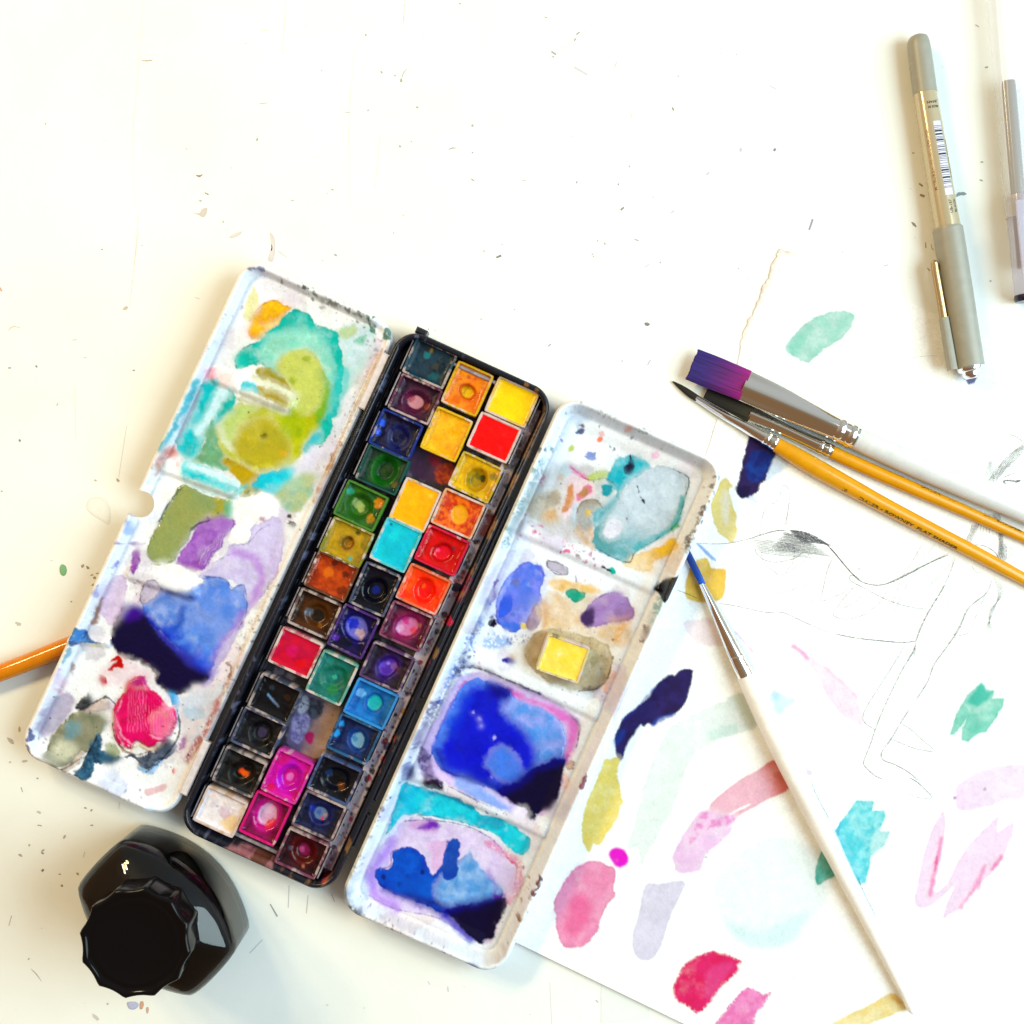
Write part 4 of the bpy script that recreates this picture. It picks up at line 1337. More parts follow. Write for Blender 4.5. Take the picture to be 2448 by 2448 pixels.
    b(K2([(790, 1128), (880, 1135), (950, 1200), (1010, 1290), (1090, 1390), (1180, 1480), (1310, 1590), (1445, 1650), (1390, 1722), (1320, 1735), (1280, 1790), (1180, 1812),
          (1110, 1792), (1060, 1740), (1010, 1640), (930, 1580), (850, 1540), (760, 1520), (700, 1420), (692, 1290), (735, 1180)]), C(16, 8, 48), feather=.55, thick=.3,
      part=(PP, 'black violet pool of wet paint on the left palette'), rough=.05, warp=.3, ws=1.4)
    b(K2([(770, 1140), (880, 1130), (930, 1190), (840, 1240), (760, 1210)]), C(66, 22, 140), op=.8, feather=1.6)
    s(K2([(740, 1180), (720, 1160), (700, 1200), (715, 1220)]), 4, C(90, 50, 160), op=.8)
    s(K2([(1075, 985), (1200, 1020), (1335, 1060)]), 11, C(26, 20, 92), op=.9, feather=.8)  # dark shade along the ridge, painted as a stroke
    b(K2([(960, 938), (1040, 928), (1085, 1000), (1010, 1080), (925, 1110), (915, 1040)]), C(192, 184, 200), col2=C(210, 200, 210), edge=.35, ew=.4, feather=.3)
    # ---- left wall stains
    b(K2([(740, 880), (810, 910), (795, 1080), (720, 1250), (660, 1270), (640, 1230), (600, 1180), (640, 1000)]), C(224, 206, 224), col2=C(210, 190, 212), op=.9, edge=.1)
    b(K2([(840, 715), (905, 695), (905, 770), (870, 880), (838, 850), (855, 780)]), C(122, 62, 146), col2=C(150, 90, 160), warp=.6)
    s(K2([(740, 640), (860, 650), (940, 645)]), 4, C(150, 110, 170), op=.7)
    s(K2([(615, 1070), (590, 1160), (555, 1240)]), 12, C(128, 68, 50), col2=C(150, 110, 90), op=.85, feather=.8)
    s(K2([(620, 950), (600, 1000), (585, 1035)]), 7, C(62, 62, 168), op=.9, speckle=-.35)
    s(K2([(740, 790), (700, 830)]), 6, C(80, 80, 190), op=.7)
    s(K2([(830, 470), (850, 500), (830, 560)]), 12, C(120, 160, 225), op=.6, feather=.9)
    b(K2([(430, 1295), (500, 1310), (530, 1385), (690, 1412), (500, 1410), (420, 1420), (400, 1380)]), C(24, 66, 110), col2=C(70, 140, 200), nscale=1.6, op=.95)
    s(K2([(380, 1450), (410, 1430), (350, 1540)]), 6, C(90, 160, 175), op=.7)
    b(K2([(500, 1420), (640, 1420), (560, 1450)]), C(250, 246, 200), op=.7, feather=.8)
    sp(K2([(900, 900), (860, 1080)]), 40, 16, [C(140, 50, 60), C(160, 70, 90)], (1, 3), 3)
    s(K2([(400, 1560), (390, 1650)]), 8, C(150, 110, 105), op=.7, speckle=-.1)
    s(K2([(320, 1600), (290, 1680)]), 5, C(190, 130, 200), op=.6)
    # ---- lower part
    b(K3([(650, 1600 - 1288), (780, 240), (900, 290), (1010, 370), (950, 430), (800, 430), (690, 450), (600, 430)]), C(247, 232, 231), op=.9, feather=1.5)
    b(K3([(730, 228), (772, 250), (772, 315), (720, 325), (690, 330), (655, 335), (660, 315), (700, 300), (735, 265), (690, 270)]), C(188, 18, 14), feather=.2, warp=.2,
      part=(PW, 'dark red splash near the pink lump'))
    b(K3([(600, 362), (640, 380), (662, 430), (635, 455), (605, 410)]), C(182, 20, 18), feather=.2, warp=.2)
    sp(K3([(650, 420), (780, 430), (830, 340)]), 60, 14, [C(120, 60, 60), C(180, 90, 90)], (1, 2.4), 4)
    b(K3([(310, 500), (385, 500), (405, 600), (290, 760), (190, 850), (120, 800), (200, 610)]), C(196, 186, 200), col2=C(180, 174, 186), op=.95, feather=.9)
    s(K3([(320, 420), (300, 480)]), 18, C(230, 160, 180), op=.5, speckle=-.1, feather=1)
    b(K3([(400, 660), (560, 640), (670, 700), (640, 780), (570, 850), (540, 920), (460, 1000), (340, 1062), (230, 1035), (200, 930), (270, 780)]), C(156, 154, 128),
      col2=C(118, 126, 100), nscale=3, thick=.4, edge=.12, part=(PW, 'grey olive lump of old paint in the corner'), rough=.3, warp=.6)
    b(K3([(310, 870), (415, 930), (345, 1010), (250, 985), (270, 920)]), C(214, 214, 184), op=.9, feather=.8)
    b(K3([(330, 740), (440, 740), (430, 830), (340, 860)]), C(120, 164, 172), op=.7, feather=1.2)
    s(K3([(440, 620), (560, 640), (650, 690)]), 8, C(190, 190, 165), op=.7, feather=.6)
    b(K3([(440, 575), (520, 490), (550, 560), (650, 535), (600, 590), (520, 630), (480, 655), (420, 625)]), C(34, 38, 44), col2=C(80, 84, 84), nscale=1.2, warp=.8, thick=.4,
      rough=.4)
    b(K3([(480, 650), (600, 560), (690, 580), (690, 640), (560, 660)]), C(226, 214, 196), col2=C(196, 176, 170), thick=.5, nscale=1.5)
    b(K3([(580, 830), (620, 870), (610, 945), (700, 960), (780, 1000), (690, 1062), (570, 1060), (530, 1160), (430, 1120), (480, 1020), (520, 920)]), C(34, 58, 80),
      col2=C(70, 110, 130), nscale=1.4, warp=.7, ws=1.6, thick=.3, part=(PW, 'dark blue green crust along the lower rim'))
    b(K3([(760, 1000), (860, 980), (900, 1000), (1010, 940), (1130, 870), (1190, 890), (1170, 980), (1060, 1040), (980, 1115), (910, 1075), (880, 1020)]), C(54, 62, 78),
      col2=C(100, 110, 120), nscale=1.3, warp=.7, ws=1.5, thick=.35)
    b(K3([(640, 910), (720, 900), (760, 960), (700, 990)]), C(150, 160, 110), op=.8, feather=.6)
    s(K3([(900, 1080), (980, 1110), (1060, 1040)]), 8, C(170, 205, 230), op=.9, thick=.5)
    s(K3([(350, 1090), (400, 1060), (470, 980)]), 16, C(226, 216, 200), col2=C(190, 170, 150), thick=.5)
    sp(K3([(180, 880), (330, 1080), (520, 1140)]), 70, 30, [C(40, 60, 70), C(90, 60, 60), C(40, 70, 110)], (1, 4), 6)
    s(K3([(70, 900), (100, 980), (180, 1020)]), 8, C(80, 50, 80), op=.8, speckle=-.2)
    s(K3([(90, 770), (80, 850)]), 8, C(40, 40, 110), op=.85)
    b(K3([(1120, 510), (1200, 530), (1215, 620), (1200, 760), (1190, 640), (1150, 570)]), C(40, 150, 220), col2=C(120, 190, 230), thick=.3)
    b(K3([(1220, 560), (1440, 480), (1580, 420), (1560, 560), (1440, 800), (1300, 1000), (1210, 1010), (1230, 780)]), C(228, 214, 208), col2=C(214, 222, 226), op=.85, feather=1.6)
    b(K3([(1260, 620), (1380, 620), (1400, 690), (1290, 720)]), C(190, 214, 224), op=.7, feather=1)
    s(K3([(1530, 560), (1430, 780), (1290, 1010)]), 16, C(160, 44, 54), op=.75, speckle=-.3, feather=1.2)
    s(K3([(1240, 870), (1210, 960)]), 12, C(150, 70, 140), op=.75, speckle=-.2, feather=.7)
    cv.dot(K3([(1175, 1108)])[0], 6, C(220, 60, 70))
    s(K3([(980, 1270), (1100, 1230)]), 14, C(215, 150, 150), op=.6, speckle=0.0)
    sp(K3([(540, 1180), (760, 1260), (960, 1350)]), 40, 26, [C(90, 92, 112), C(110, 80, 90)], (1, 4), 8)
    # rose impasto: thick ridged paint
    lump = b(K3([(840, 388), (935, 378), (980, 450), (1060, 520), (1120, 590), (1192, 640), (1195, 740), (1150, 830), (1080, 900), (980, 922), (900, 880), (860, 942), (790, 932),
                 (730, 860), (705, 740), (725, 590), (795, 480)]), C(226, 44, 112), col2=C(205, 30, 90), nscale=3, thick=1.5, edge=.15, rough=.16, warp=.4,
             part=('paint_lump', 'thick ridged lump of rose pink paint'))
    b(K3([(1030, 640), (1150, 605), (1190, 690), (1160, 800), (1080, 850), (1000, 810), (985, 700)]), C(240, 120, 158), col2=C(244, 150, 160), op=.95, feather=.7, thick=1.8)
    b(K3([(850, 384), (940, 384), (980, 440), (870, 455)]), C(176, 44, 112), op=.9, feather=.5)
    for k in range(7):
        x0 = 830 + 22 * k
        s(K3([(x0, 480 + 8 * abs(k - 3)), (x0 - 4, 640), (x0 + 2, 800)]), 1.8, C(246, 130, 176), op=.7, warp=.15, feather=.2)
    for pl in ([(770, 560), (740, 700), (790, 830), (860, 900)], [(1010, 600), (1090, 620), (1180, 610)], [(990, 820), (1080, 860), (1150, 800)], [(720, 760), (800, 900)]):
        s(K3(pl), 3, C(250, 170, 196), op=.85, feather=.3, thick=1.9)
    sp(K3([(780, 930), (880, 950), (1000, 930)]), 20, 8, [C(238, 218, 190), C(245, 236, 222)], (2, 5), 14)
    s(K3([(780, 920), (840, 970), (890, 910)]), 9, C(240, 222, 196), op=.9, thick=1.0)
    s(K3([(930, 910), (1000, 940), (1060, 900)]), 7, C(236, 216, 190), op=.9, thick=.9)
    # grime: top edge, top right corner, hinge side
    sp(K1([(950, 170), (1250, 300), (1500, 420)]), 36, 42, [C(70, 66, 60), C(120, 108, 90), C(60, 70, 60)], (1, 3.2), 21)
    s(K1([(800, 155), (850, 140), (915, 150)]), 7, C(40, 45, 110), op=.9, speckle=-.35)
    s(K1([(1215, 290), (1260, 305)]), 7, C(40, 40, 45), op=.9, speckle=-.4)
    s(K1([(1300, 340), (1480, 420), (1700, 520)]), 10, C(90, 84, 66), op=.8, speckle=-.1)
    b(K1([(1700, 500), (1740, 540), (1770, 640), (1720, 610)]), C(60, 110, 90), op=.9, speckle=-.4, warp=.7)
    b(K1([(1850, 590), (1890, 620), (1880, 690), (1810, 690)]), C(70, 120, 105), op=.9, speckle=-.4, warp=.7)
    sp(K1([(1650, 500), (1850, 620), (1760, 800)]), 70, 45, [C(50, 60, 50), C(60, 90, 74)], (1, 4), 22)
    sp(K1([(1790, 760), (1650, 1080), (1500, 1450), (1340, 1760)]), 46, 120, [C(100, 84, 40), C(60, 54, 40), C(150, 110, 50)], (1, 3.2), 23)
    s(K1([(1800, 780), (1660, 1100), (1560, 1330), (1400, 1700)]), 16, C(206, 176, 130), op=.5, speckle=-.1, feather=1)
    s(K1([(1500, 1470), (1400, 1700), (1290, 1930)]), 8, C(170, 120, 30), op=.7, speckle=-.3)
    sp(K2([(1960, 900), (1780, 1280), (1560, 1760)]), 46, 90, [C(110, 92, 60), C(80, 66, 60), C(150, 120, 90)], (1, 3), 24)
    s(K2([(1930, 940), (1760, 1330), (1620, 1650)]), 14, C(212, 192, 160), op=.55, speckle=-.1, feather=1)
    s(K2([(1590, 1560), (1620, 1620), (1600, 1680), (1660, 1710)]), 5, C(150, 120, 100), op=.8)
    s(K2([(1620, 1650), (1570, 1800)]), 14, C(150, 90, 60), op=.6, speckle=-.1, feather=.8)
    for p, rr in (((1872, 1318 - 1000), 10), ((1890, 1395 - 1000), 16)):
        pass
    for p, rr in (((170, 320), 5), ((195, 395), 9), ((150, 400), 2.5), ((260, 440), 3)):
        cv.dot(K5([p])[0], rr, C(20, 24, 26), op=.95)
    sp(K2([(780, 480), (560, 1150), (320, 1600)]), 18, 26, [C(90, 90, 170), C(120, 100, 140)], (.8, 2.2), 25)
    sp(K1([(620, 470), (430, 860)]), 10, 12, [C(50, 60, 90)], (.8, 2.4), 26)
    cv.flow(301, .9)
    cv.wash = 0
    # crisp tide lines left where washes dried
    for pts, w, c, op in (
            (K2([(1370, 892), (1560, 915), (1620, 985), (1712, 968), (1735, 1160), (1670, 1300)]), 1.8, C(70, 80, 140), .6),
            (K2([(1600, 655), (1740, 640), (1830, 540), (1930, 490)]), 1.6, C(110, 110, 150), .6),
            (K2([(1420, 840), (1500, 780), (1600, 730), (1700, 700)]), 1.4, C(150, 140, 170), .6),
            (K2([(925, 1110), (915, 1040), (960, 938), (1040, 928), (1085, 1000)]), 2, C(50, 46, 60), .8),
            (K2([(1235, 195), (1120, 350), (1060, 470)]), 2.2, C(20, 80, 80), .8),
            (K2([(1300, 540), (1360, 490), (1450, 465)]), 2.2, C(40, 50, 40), .8),
            (K2([(1000, 800), (1080, 805), (1170, 772), (1230, 690)]), 1.6, C(110, 130, 60), .6),
            (K3([(1200, 640), (1218, 760), (1190, 880), (1060, 1040), (960, 1115)]), 4, C(26, 34, 54), .8),
            (K3([(720, 590), (650, 540), (560, 580), (440, 640)]), 4, C(34, 30, 34), .8),
            (K3([(700, 740), (722, 860), (790, 940), (880, 985), (990, 955)]), 3.5, C(60, 40, 60), .7),
            (K3([(480, 1010), (540, 930), (580, 840)]), 4, C(24, 34, 44), .8),
            (K3([(240, 1040), (340, 1080), (470, 1000)]), 3, C(50, 60, 50), .7),
            (K3([(850, 470), (760, 560), (735, 700)]), 2, C(150, 20, 70), .6),
            (K1([(690, 890), (680, 840), (740, 750), (850, 700)]), 1.8, C(20, 110, 110), .6),
            (K1([(790, 540), (860, 440), (960, 378), (1050, 402)]), 1.6, C(170, 110, 20), .6),
            (K1([(1130, 455), (1240, 482), (1310, 570), (1460, 600)]), 1.6, C(20, 130, 130), .5)):
        s(pts, w, c, op=op, warp=.45, ws=1.6, feather=.22)
    sp(K3([(430, 600), (700, 900), (1150, 950), (1200, 700)]), 90, 60, [C(26, 30, 40), C(60, 50, 50), C(40, 60, 80)], (.8, 3), 64)
    sp(K1([(700, 600), (900, 1500), (1300, 900)]), 260, 40, [C(60, 80, 40), C(40, 90, 90)], (.6, 1.8), 65)
    # ---- heights
    zf, zr = 9.6, 13.5
    low = sstep(hu - 11, hu - 7, cv.U)
    zrr = zr * (1 - low) + (zf + 1.2) * low
    Z = zf + (zrr - zf) * (1 - sstep(1.5, 4.0, dr)) - 0.9 * (1 - sstep(0, 0.9, dr))
    ridge = np.zeros(cv.U.shape)
    for e, hw in ((K1([(560, 960), (1080, 1170)]), 3.2), (K1([(120, 1640), (670, 1840)]), 2.9), (K2([(860, 870), (1310, 1025)]), 2.6), (K2([(380, 1380), (670, 1412)]), 1.2)):
        ridge = np.maximum(ridge, bar_height(cv, e, hw))
    dish = sstep(4, 9, dr)
    Z = Z + 1.5 * ridge - 0.5 * dish
    inside = sstep(2, 4, dr)
    Z = Z + cv.H + inside * 0.05 * fbm(cv.U / 1.1, cv.V / 1.1, 71, 3)
    # brush marks of the rose lump
    L = FLAP.uv(K3([(940, 650)]), 10)[0]
    g = np.exp(-((cv.U - L[0]) ** 2 + (cv.V - L[1]) ** 2) / 55)
    Z = Z + np.where(cv.H > .6, 1, 0) * g * 0.28 * np.sin((cv.U * .9 + cv.V * -.42 + .5 * fbm(cv.U / 3, cv.V / 3, 2)) * 6.0)
    o = cv.build('mixing_flap', BOX, M_ENAMEL, Z, skirt=8.6, skirt_col=np.array([*C(236, 238, 248), 0.3]))
    o['label'] = 'left palette with turquoise, olive, blue black and pink paint'


def build_tray():
    light(1.45, 1.42, 1.22)
    hu, hv, r = 32.8, 106.8, 9.5

    def sdf(x, y):
        return rrect_sdf(x, y, hu, hv, r)
    cv = Canvas(TRAY, -hu - .6, hu + .6, -hv - .6, hv + .6, 0.42, sdf, C(30, 32, 42), 0.28, 5.0)
    d = -cv.D
    n = fbm(cv.U / 3, cv.V / 3, 5, 4)
    # scuffed grey-lilac floor showing through dried washes
    fl = sstep(3.0, 4.2, d)
    grey = C(128, 118, 126)
    dark = C(46, 44, 52)
    t = (sstep(-.35, .35, n + .5 * sstep(10, 26, cv.U) - .35) * fl)[..., None]
    base = C(26, 27, 35)
    cv.col[:] = base * (1 - fl[..., None]) + (dark * (1 - t) + grey * t) * fl[..., None]
    cv.rough[:] = .25 + .25 * fl
    # metal ledge right of the pans, strongly spattered
    lg = (sstep(23.6, 24.1, cv.U) * sstep(29.9, 29.6, cv.U) * sstep(101, 99, np.abs(cv.V)))[..., None]
    lc = C(214, 204, 212) * (1 + .18 * fbm(cv.U / 2.5, cv.V / 2.5, 15, 4)[..., None])
    cv.col[:] = cv.col * (1 - lg) + lc * lg
    uc = 27.4
    rg = random.Random(9)
    for _ in range(230):
        u, v = rg.gauss(uc, 1.5), rg.uniform(-90, 102)
        x, y = u, v
        rr = rg.choice([.25, .3, .4, .5, .5, .8, 1.2]) * rg.uniform(.7, 1.2)
        if v > 45:
            cs = [C(30, 28, 50), C(24, 22, 40), C(70, 40, 90), C(200, 70, 100), C(60, 60, 110)]
        elif v > 0:
            cs = [C(90, 30, 60), C(60, 20, 50), C(150, 40, 80), C(40, 30, 60), C(190, 140, 80)]
        else:
            cs = [C(120, 60, 30), C(60, 40, 40), C(170, 130, 50), C(150, 50, 60), C(60, 90, 90)]
        S = cv._sub(np.array([[x, y]]), rr + 1)
        if cv.U[S].size:
            cv._put(S, np.hypot(cv.U[S] - x, cv.V[S] - y) - rr, cv.U[S], cv.V[S], cs[rg.randrange(len(cs))], warp=rr * .3, ws=rr * 1.3, op=.9)
    b, s = cv.blob, cv.stroke
    s(K4([(1700, 900), (1640, 1080), (1560, 1300)]), 26, C(120, 84, 50), op=.7, speckle=-.3, feather=1)
    s(K4([(1480, 1330), (1440, 1420)]), 26, C(70, 100, 105), op=.7, speckle=-.2, feather=1)
    s(K4([(1240, 1890), (1180, 2020)]), 22, C(170, 70, 50), op=.8, speckle=-.4, feather=1)
    s(K5([(1800, 880), (1720, 1040)]), 30, C(150, 40, 70), op=.65, speckle=-.2, feather=1.2)
    cv.dot(K5([(1705, 985)])[0], 12, C(30, 20, 50))
    cv.dot(K5([(1635, 1275)])[0], 10, C(170, 40, 60))
    cv.dot(K6([(1355, 1300)])[0], 5, C(226, 90, 110))
    # empty slots of the middle row
    b(K4([(520, 1300), (640, 1240), (900, 1380), (800, 1560), (500, 1480)]), C(84, 40, 70), col2=C(60, 44, 66), feather=1)
    b(K4([(680, 1300), (780, 1310), (760, 1400), (690, 1390)]), C(140, 30, 50), feather=1, op=.9)
    b(K4([(770, 1400), (900, 1390), (860, 1560), (740, 1530)]), C(214, 96, 34), col2=C(150, 50, 40), nscale=1.4, op=.9, feather=.8)
    b(K6([(930, 430), (1010, 330), (1180, 420), (1260, 470), (1100, 850), (860, 740)]), C(104, 96, 126), col2=C(186, 156, 134), nscale=4, feather=.6, grad=K6([(980, 560), (1180, 640)]))
    b(K6([(900, 540), (1010, 520), (1020, 600), (960, 730), (880, 710)]), C(184, 182, 214), col2=C(110, 100, 160), nscale=1.5, op=.95, feather=.5)
    b(K6([(1010, 650), (1060, 660), (1040, 750), (990, 720)]), C(170, 30, 100), feather=.4)
    b(K6([(1010, 380), (1130, 420), (1100, 540), (1020, 520)]), C(80, 88, 104), col2=C(40, 44, 56), nscale=1.5, feather=.6)
    b(K6([(930, 400), (1000, 370), (1010, 470), (940, 500)]), C(196, 204, 210), op=.8, speckle=-.3, feather=.6)
    for p in ((1150, 500), (1200, 520), (1160, 590), (1190, 630), (1130, 700), (1220, 470), (1080, 800)):
        cv.dot(K6([p])[0], 1.5 + (p[0] * 7 % 5), C(110, 50, 50), op=.6, warp=.5, ws=.6)
    # foot of the tray below the middle row
    b(K6([(480, 1480), (760, 1600), (720, 1680), (400, 1530)]), C(176, 128, 122), col2=C(150, 90, 96), nscale=2, op=.9, feather=.5)
    cv.dot(K6([(670, 1570)])[0], 18, C(90, 50, 30), op=.85)
    s(K6([(1230, 1550), (1180, 1680)]), 26, C(120, 74, 90), op=.7, speckle=-.3, feather=1)
    # worn, paint-edged rim
    rim = (d > .6) & (d < 2.6)
    w = (sstep(.15, .5, fbm(cv.U / 2.2, cv.V / 5, 44, 4)) * sstep(5, 20, cv.U) * np.where(rim, 1, 0))[..., None]
    cv.col[:] = cv.col * (1 - .5 * w) + C(170, 120, 70) * .5 * w
    w2 = (sstep(.2, .6, fbm(cv.U / 2, cv.V / 4, 47, 4)) * sstep(0, -20, cv.U) * np.where(rim, 1, 0))[..., None]
    cv.col[:] = cv.col * (1 - .6 * w2) + C(110, 116, 140) * .6 * w2
    Z = 3.0 + 11.0 * (1 - sstep(1.9, 2.9, d)) - 1.2 * (1 - sstep(0, 1.1, d)) ** 2
    Z = Z + np.where(d < 1.9, -.25 * sstep(.9, 1.9, d), 0)
    # stepped inner shelf
    Z = Z + 2.2 * (1 - sstep(4.2, 4.8, d)) * sstep(2.9, 3.0, d) * np.where(cv.U > 24, 0, 1)
    led = sstep(23.6, 24.1, cv.U) * sstep(29.9, 29.6, cv.U) * sstep(100, 99, np.abs(cv.V))
    Z = np.where(led > 0, np.maximum(Z, 3.0 + 5.2 * led), Z)
    Z = Z + fl * .12 * n
    o = cv.build('tray', BOX, M_TRAY, Z, skirt=0.05, skirt_col=np.array([*C(24, 25, 32), 0.3]))
    o['label'] = 'black enamelled pan tray with worn rim'
    return o


def build_lid():
    light(1.45, 1.48, 1.32, 1.26)
    hu, hv, r = 34.9, 109.3, 10.0

    def sdf(x, y):
        return rrect_sdf(x, y, hu, hv, r)
    cv = Canvas(LID, -hu - .6, hu + .6, -hv - .6, hv + .6, 0.33, sdf, (.66, .71, .80), 0.16, 4.5)
    cv.wash = .2
    d = -cv.D
    b, s, sp = cv.blob, cv.stroke, cv.spatter
    cv.col[:] *= 1 + .025 * fbm(cv.U / 12, cv.V / 12, 13, 4)[..., None]
    cv.stains(46, [C(220, 216, 238), C(222, 230, 236), C(236, 226, 220), C(208, 218, 238), C(238, 222, 232)], 103, 2, 9, (.2, .75))
    cv.flecks(170, [C(110, 96, 96), C(80, 80, 130), C(140, 110, 80), C(60, 60, 80), C(190, 110, 140)], 104)
    # ---- top well
    b(R1([(620, 560), (1000, 640), (1010, 800), (900, 1000), (830, 1200), (560, 1120), (300, 1060), (260, 1000), (400, 750), (480, 640)]), C(206, 208, 208), col2=C(188, 190, 186),
      nscale=3, feather=2, op=.9, part=(PW, 'gritty grey swirl in the top well of the right palette'), rough=.35)
    b(R1([(400, 830), (580, 780), (610, 930), (560, 1040), (400, 1000), (360, 920)]), C(168, 162, 146), col2=C(190, 176, 150), nscale=2, op=.85, feather=1.2)
    for k in range(6):
        s(R1([(420 + 8 * k, 790 + 14 * k), (520, 800 + 16 * k), (600, 790 + 18 * k)]), 3, C(150, 140, 124), op=.5, feather=.5, thick=.15)
    b(R1([(490, 950), (570, 930), (590, 990), (520, 1010)]), C(208, 172, 128), op=.85, feather=.7)
    b(R1([(450, 670), (500, 650), (480, 740), (450, 740)]), C(170, 90, 120), op=.6, feather=.6, speckle=-.2)
    b(R1([(600, 660), (640, 650), (640, 700), (600, 710)]), C(196, 160, 120), op=.7, feather=.6)
    b(R1([(640, 590), (740, 600), (720, 680), (620, 670)]), C(170, 205, 215), op=.7, feather=1)
    b(R1([(700, 650), (830, 690), (860, 790), (760, 860), (690, 940), (660, 1020), (620, 930), (650, 790)]), C(238, 220, 226), feather=.8, op=.9)
    b(R1([(670, 760), (720, 750), (700, 880), (660, 950), (630, 930)]), C(192, 142, 104), col2=C(210, 160, 120), feather=.5, thick=.2)
    b(R1([(820, 745), (858, 780), (770, 850), (730, 850), (740, 790)]), C(214, 70, 150), feather=.4)
    b(R1([(815, 755), (842, 782), (770, 835), (745, 835), (755, 790)]), C(184, 140, 102), feather=.35)
    b(R1([(780, 870), (880, 850), (940, 920), (900, 950), (860, 960), (855, 1040), (830, 1100), (740, 1060), (730, 960)]), C(158, 152, 136), col2=C(176, 180, 176), feather=.5,
      edge=.15, thick=.15)
    s(R1([(730, 880), (715, 980), (720, 1060)]), 12, C(196, 216, 226), op=.85, feather=.7, thick=.2)
    s(R1([(740, 1080), (800, 1160), (860, 1220)]), 16, C(208, 176, 136), op=.8, feather=1)
    s(R1([(840, 1090), (860, 1180)]), 8, C(236, 170, 80), op=.8, feather=.6)
    cv.dot(R1([(825, 955)])[0], 8, C(235, 200, 110))
    cv.dot(R1([(875, 1060)])[0], 5, C(20, 20, 25))
    s(R1([(850, 950), (880, 1000), (870, 1060)]), 4, C(60, 90, 95), op=.8)
    s(R1([(690, 595), (780, 670), (835, 690)]), 10, C(206, 70, 150), op=.75, feather=.8, speckle=-.4)
    b(R1([(840, 660), (900, 630), (970, 625), (985, 660), (920, 690), (830, 705)]), C(176, 198, 104), col2=C(210, 220, 170), feather=.4, edge=.15)
    b(R1([(1050, 540), (1200, 515), (1300, 600), (1220, 660), (1120, 740), (1070, 850), (1000, 990), (890, 1080), (870, 960), (990, 880), (1040, 790), (960, 700), (1000, 620)]),
      C(104, 190, 200), col2=C(60, 172, 186), nscale=3, feather=.6, edge=.12, part=(PW, 'teal wash in the top well'))
    b(R1([(935, 750), (1000, 745), (990, 820), (940, 820)]), C(50, 150, 160), feather=.4)
    b(R1([(1010, 860), (1060, 800), (1040, 950), (960, 1050), (900, 1080), (900, 990)]), C(96, 160, 170), op=.85, feather=.6)
    b(R1([(1290, 605), (1480, 618), (1600, 690), (1570, 830), (1500, 1040), (1330, 1170), (1190, 1250), (1140, 1335), (1090, 1335), (1000, 1290), (880, 1215), (865, 1110),
          (960, 1000), (1065, 850), (1110, 750), (1200, 660)]), C(206, 222, 228), col2=C(120, 176, 182), grad=R1([(1260, 1000), (1110, 1260)]), edge=.22, ew=.4, feather=.3,
      part=(PP, 'pale blue grey puddle in the top well'), rough=.06)
    s(R1([(1550, 850), (1510, 1000), (1380, 1130), (1200, 1220)]), 14, C(46, 174, 178), op=.8, feather=1)
    s(R1([(1500, 1050), (1470, 1080)]), 14, C(70, 160, 90), op=.8, feather=.7)
    s(R1([(1590, 700), (1560, 850), (1490, 1000)]), 1.8, C(110, 120, 128), op=.7, warp=.3)
    b(R1([(880, 1100), (960, 1020), (960, 1160), (1050, 1260), (960, 1270), (870, 1210)]), C(100, 156, 158), op=.8, feather=1)
    b(R1([(1000, 1000), (1085, 1030), (1060, 1120), (980, 1155), (940, 1120), (960, 1040)]), C(240, 242, 250), feather=.5)
    b(R1([(1150, 508), (1172, 560), (1155, 640), (1130, 650), (1100, 610), (1130, 560)]), C(28, 22, 50), feather=.25)
    for a_, b_ in (((1198, 740), (1212, 785)), ((1222, 815), (1236, 835)), ((1240, 850), (1255, 872))):
        s(R1([a_, b_]), 4, C(28, 34, 40))
    cv.dot(R1([(1195, 680)])[0], 3.5, C(120, 190, 200), op=.6)
    b(R1([(1480, 1150), (1500, 1230), (1420, 1290), (1330, 1330), (1300, 1410), (1100, 1360), (1150, 1330), (1190, 1265), (1340, 1225)]), C(243, 204, 110), col2=C(248, 230, 190),
      grad=R1([(1400, 1220), (1250, 1390)]), feather=.6, edge=.1, part=(PW, 'yellow ochre wash under the grey puddle'))
    for p, rr, c in (((850, 515), 10, C(120, 140, 196)), ((910, 390), 7, C(240, 130, 90)), ((925, 350), 8, C(240, 205, 205)), ((1130, 308), 8, C(240, 120, 60)),
                     ((775, 285), 5, C(50, 50, 90)), ((770, 330), 7, C(50, 60, 110)), ((745, 340), 4, C(60, 66, 110)), ((690, 460), 8, C(200, 210, 120)),
                     ((1020, 460), 3.5, C(90, 140, 140)), ((990, 445), 2.5, C(80, 120, 120)), ((620, 400), 4, C(160, 110, 190)), ((1335, 510), 9, C(243, 205, 225)),
                     ((1385, 458), 2, C(60, 70, 70))):
        cv.dot(R1([p])[0], rr, c, op=.9)
    sp(R1([(300, 1010), (450, 1100), (620, 1170), (770, 1270), (850, 1310)]), 40, 70, [C(226, 70, 140), C(236, 120, 170), C(160, 60, 120), C(90, 50, 70), C(220, 120, 90)], (1.2, 4.5), 31)
    # left inner wall of the lid: dark blue and green grime
    sp(R1([(620, 200), (440, 560), (250, 960), (100, 1280)]), 30, 70, [C(50, 90, 110), C(60, 120, 120), C(90, 110, 120), C(40, 50, 80)], (1, 4.5), 32)
    s(R1([(470, 560), (330, 860), (180, 1200)]), 20, C(90, 150, 150), op=.6, speckle=-.1, feather=1.2)
    sp(R2([(760, 20), (560, 470), (330, 950), (60, 1500)]), 26, 110, [C(24, 34, 90), C(20, 22, 60), C(60, 90, 190), C(50, 40, 110)], (1, 5), 33)
    s(R2([(640, 260), (520, 520), (330, 900)]), 22, C(40, 100, 190), op=.65, speckle=-.05, feather=1.2)
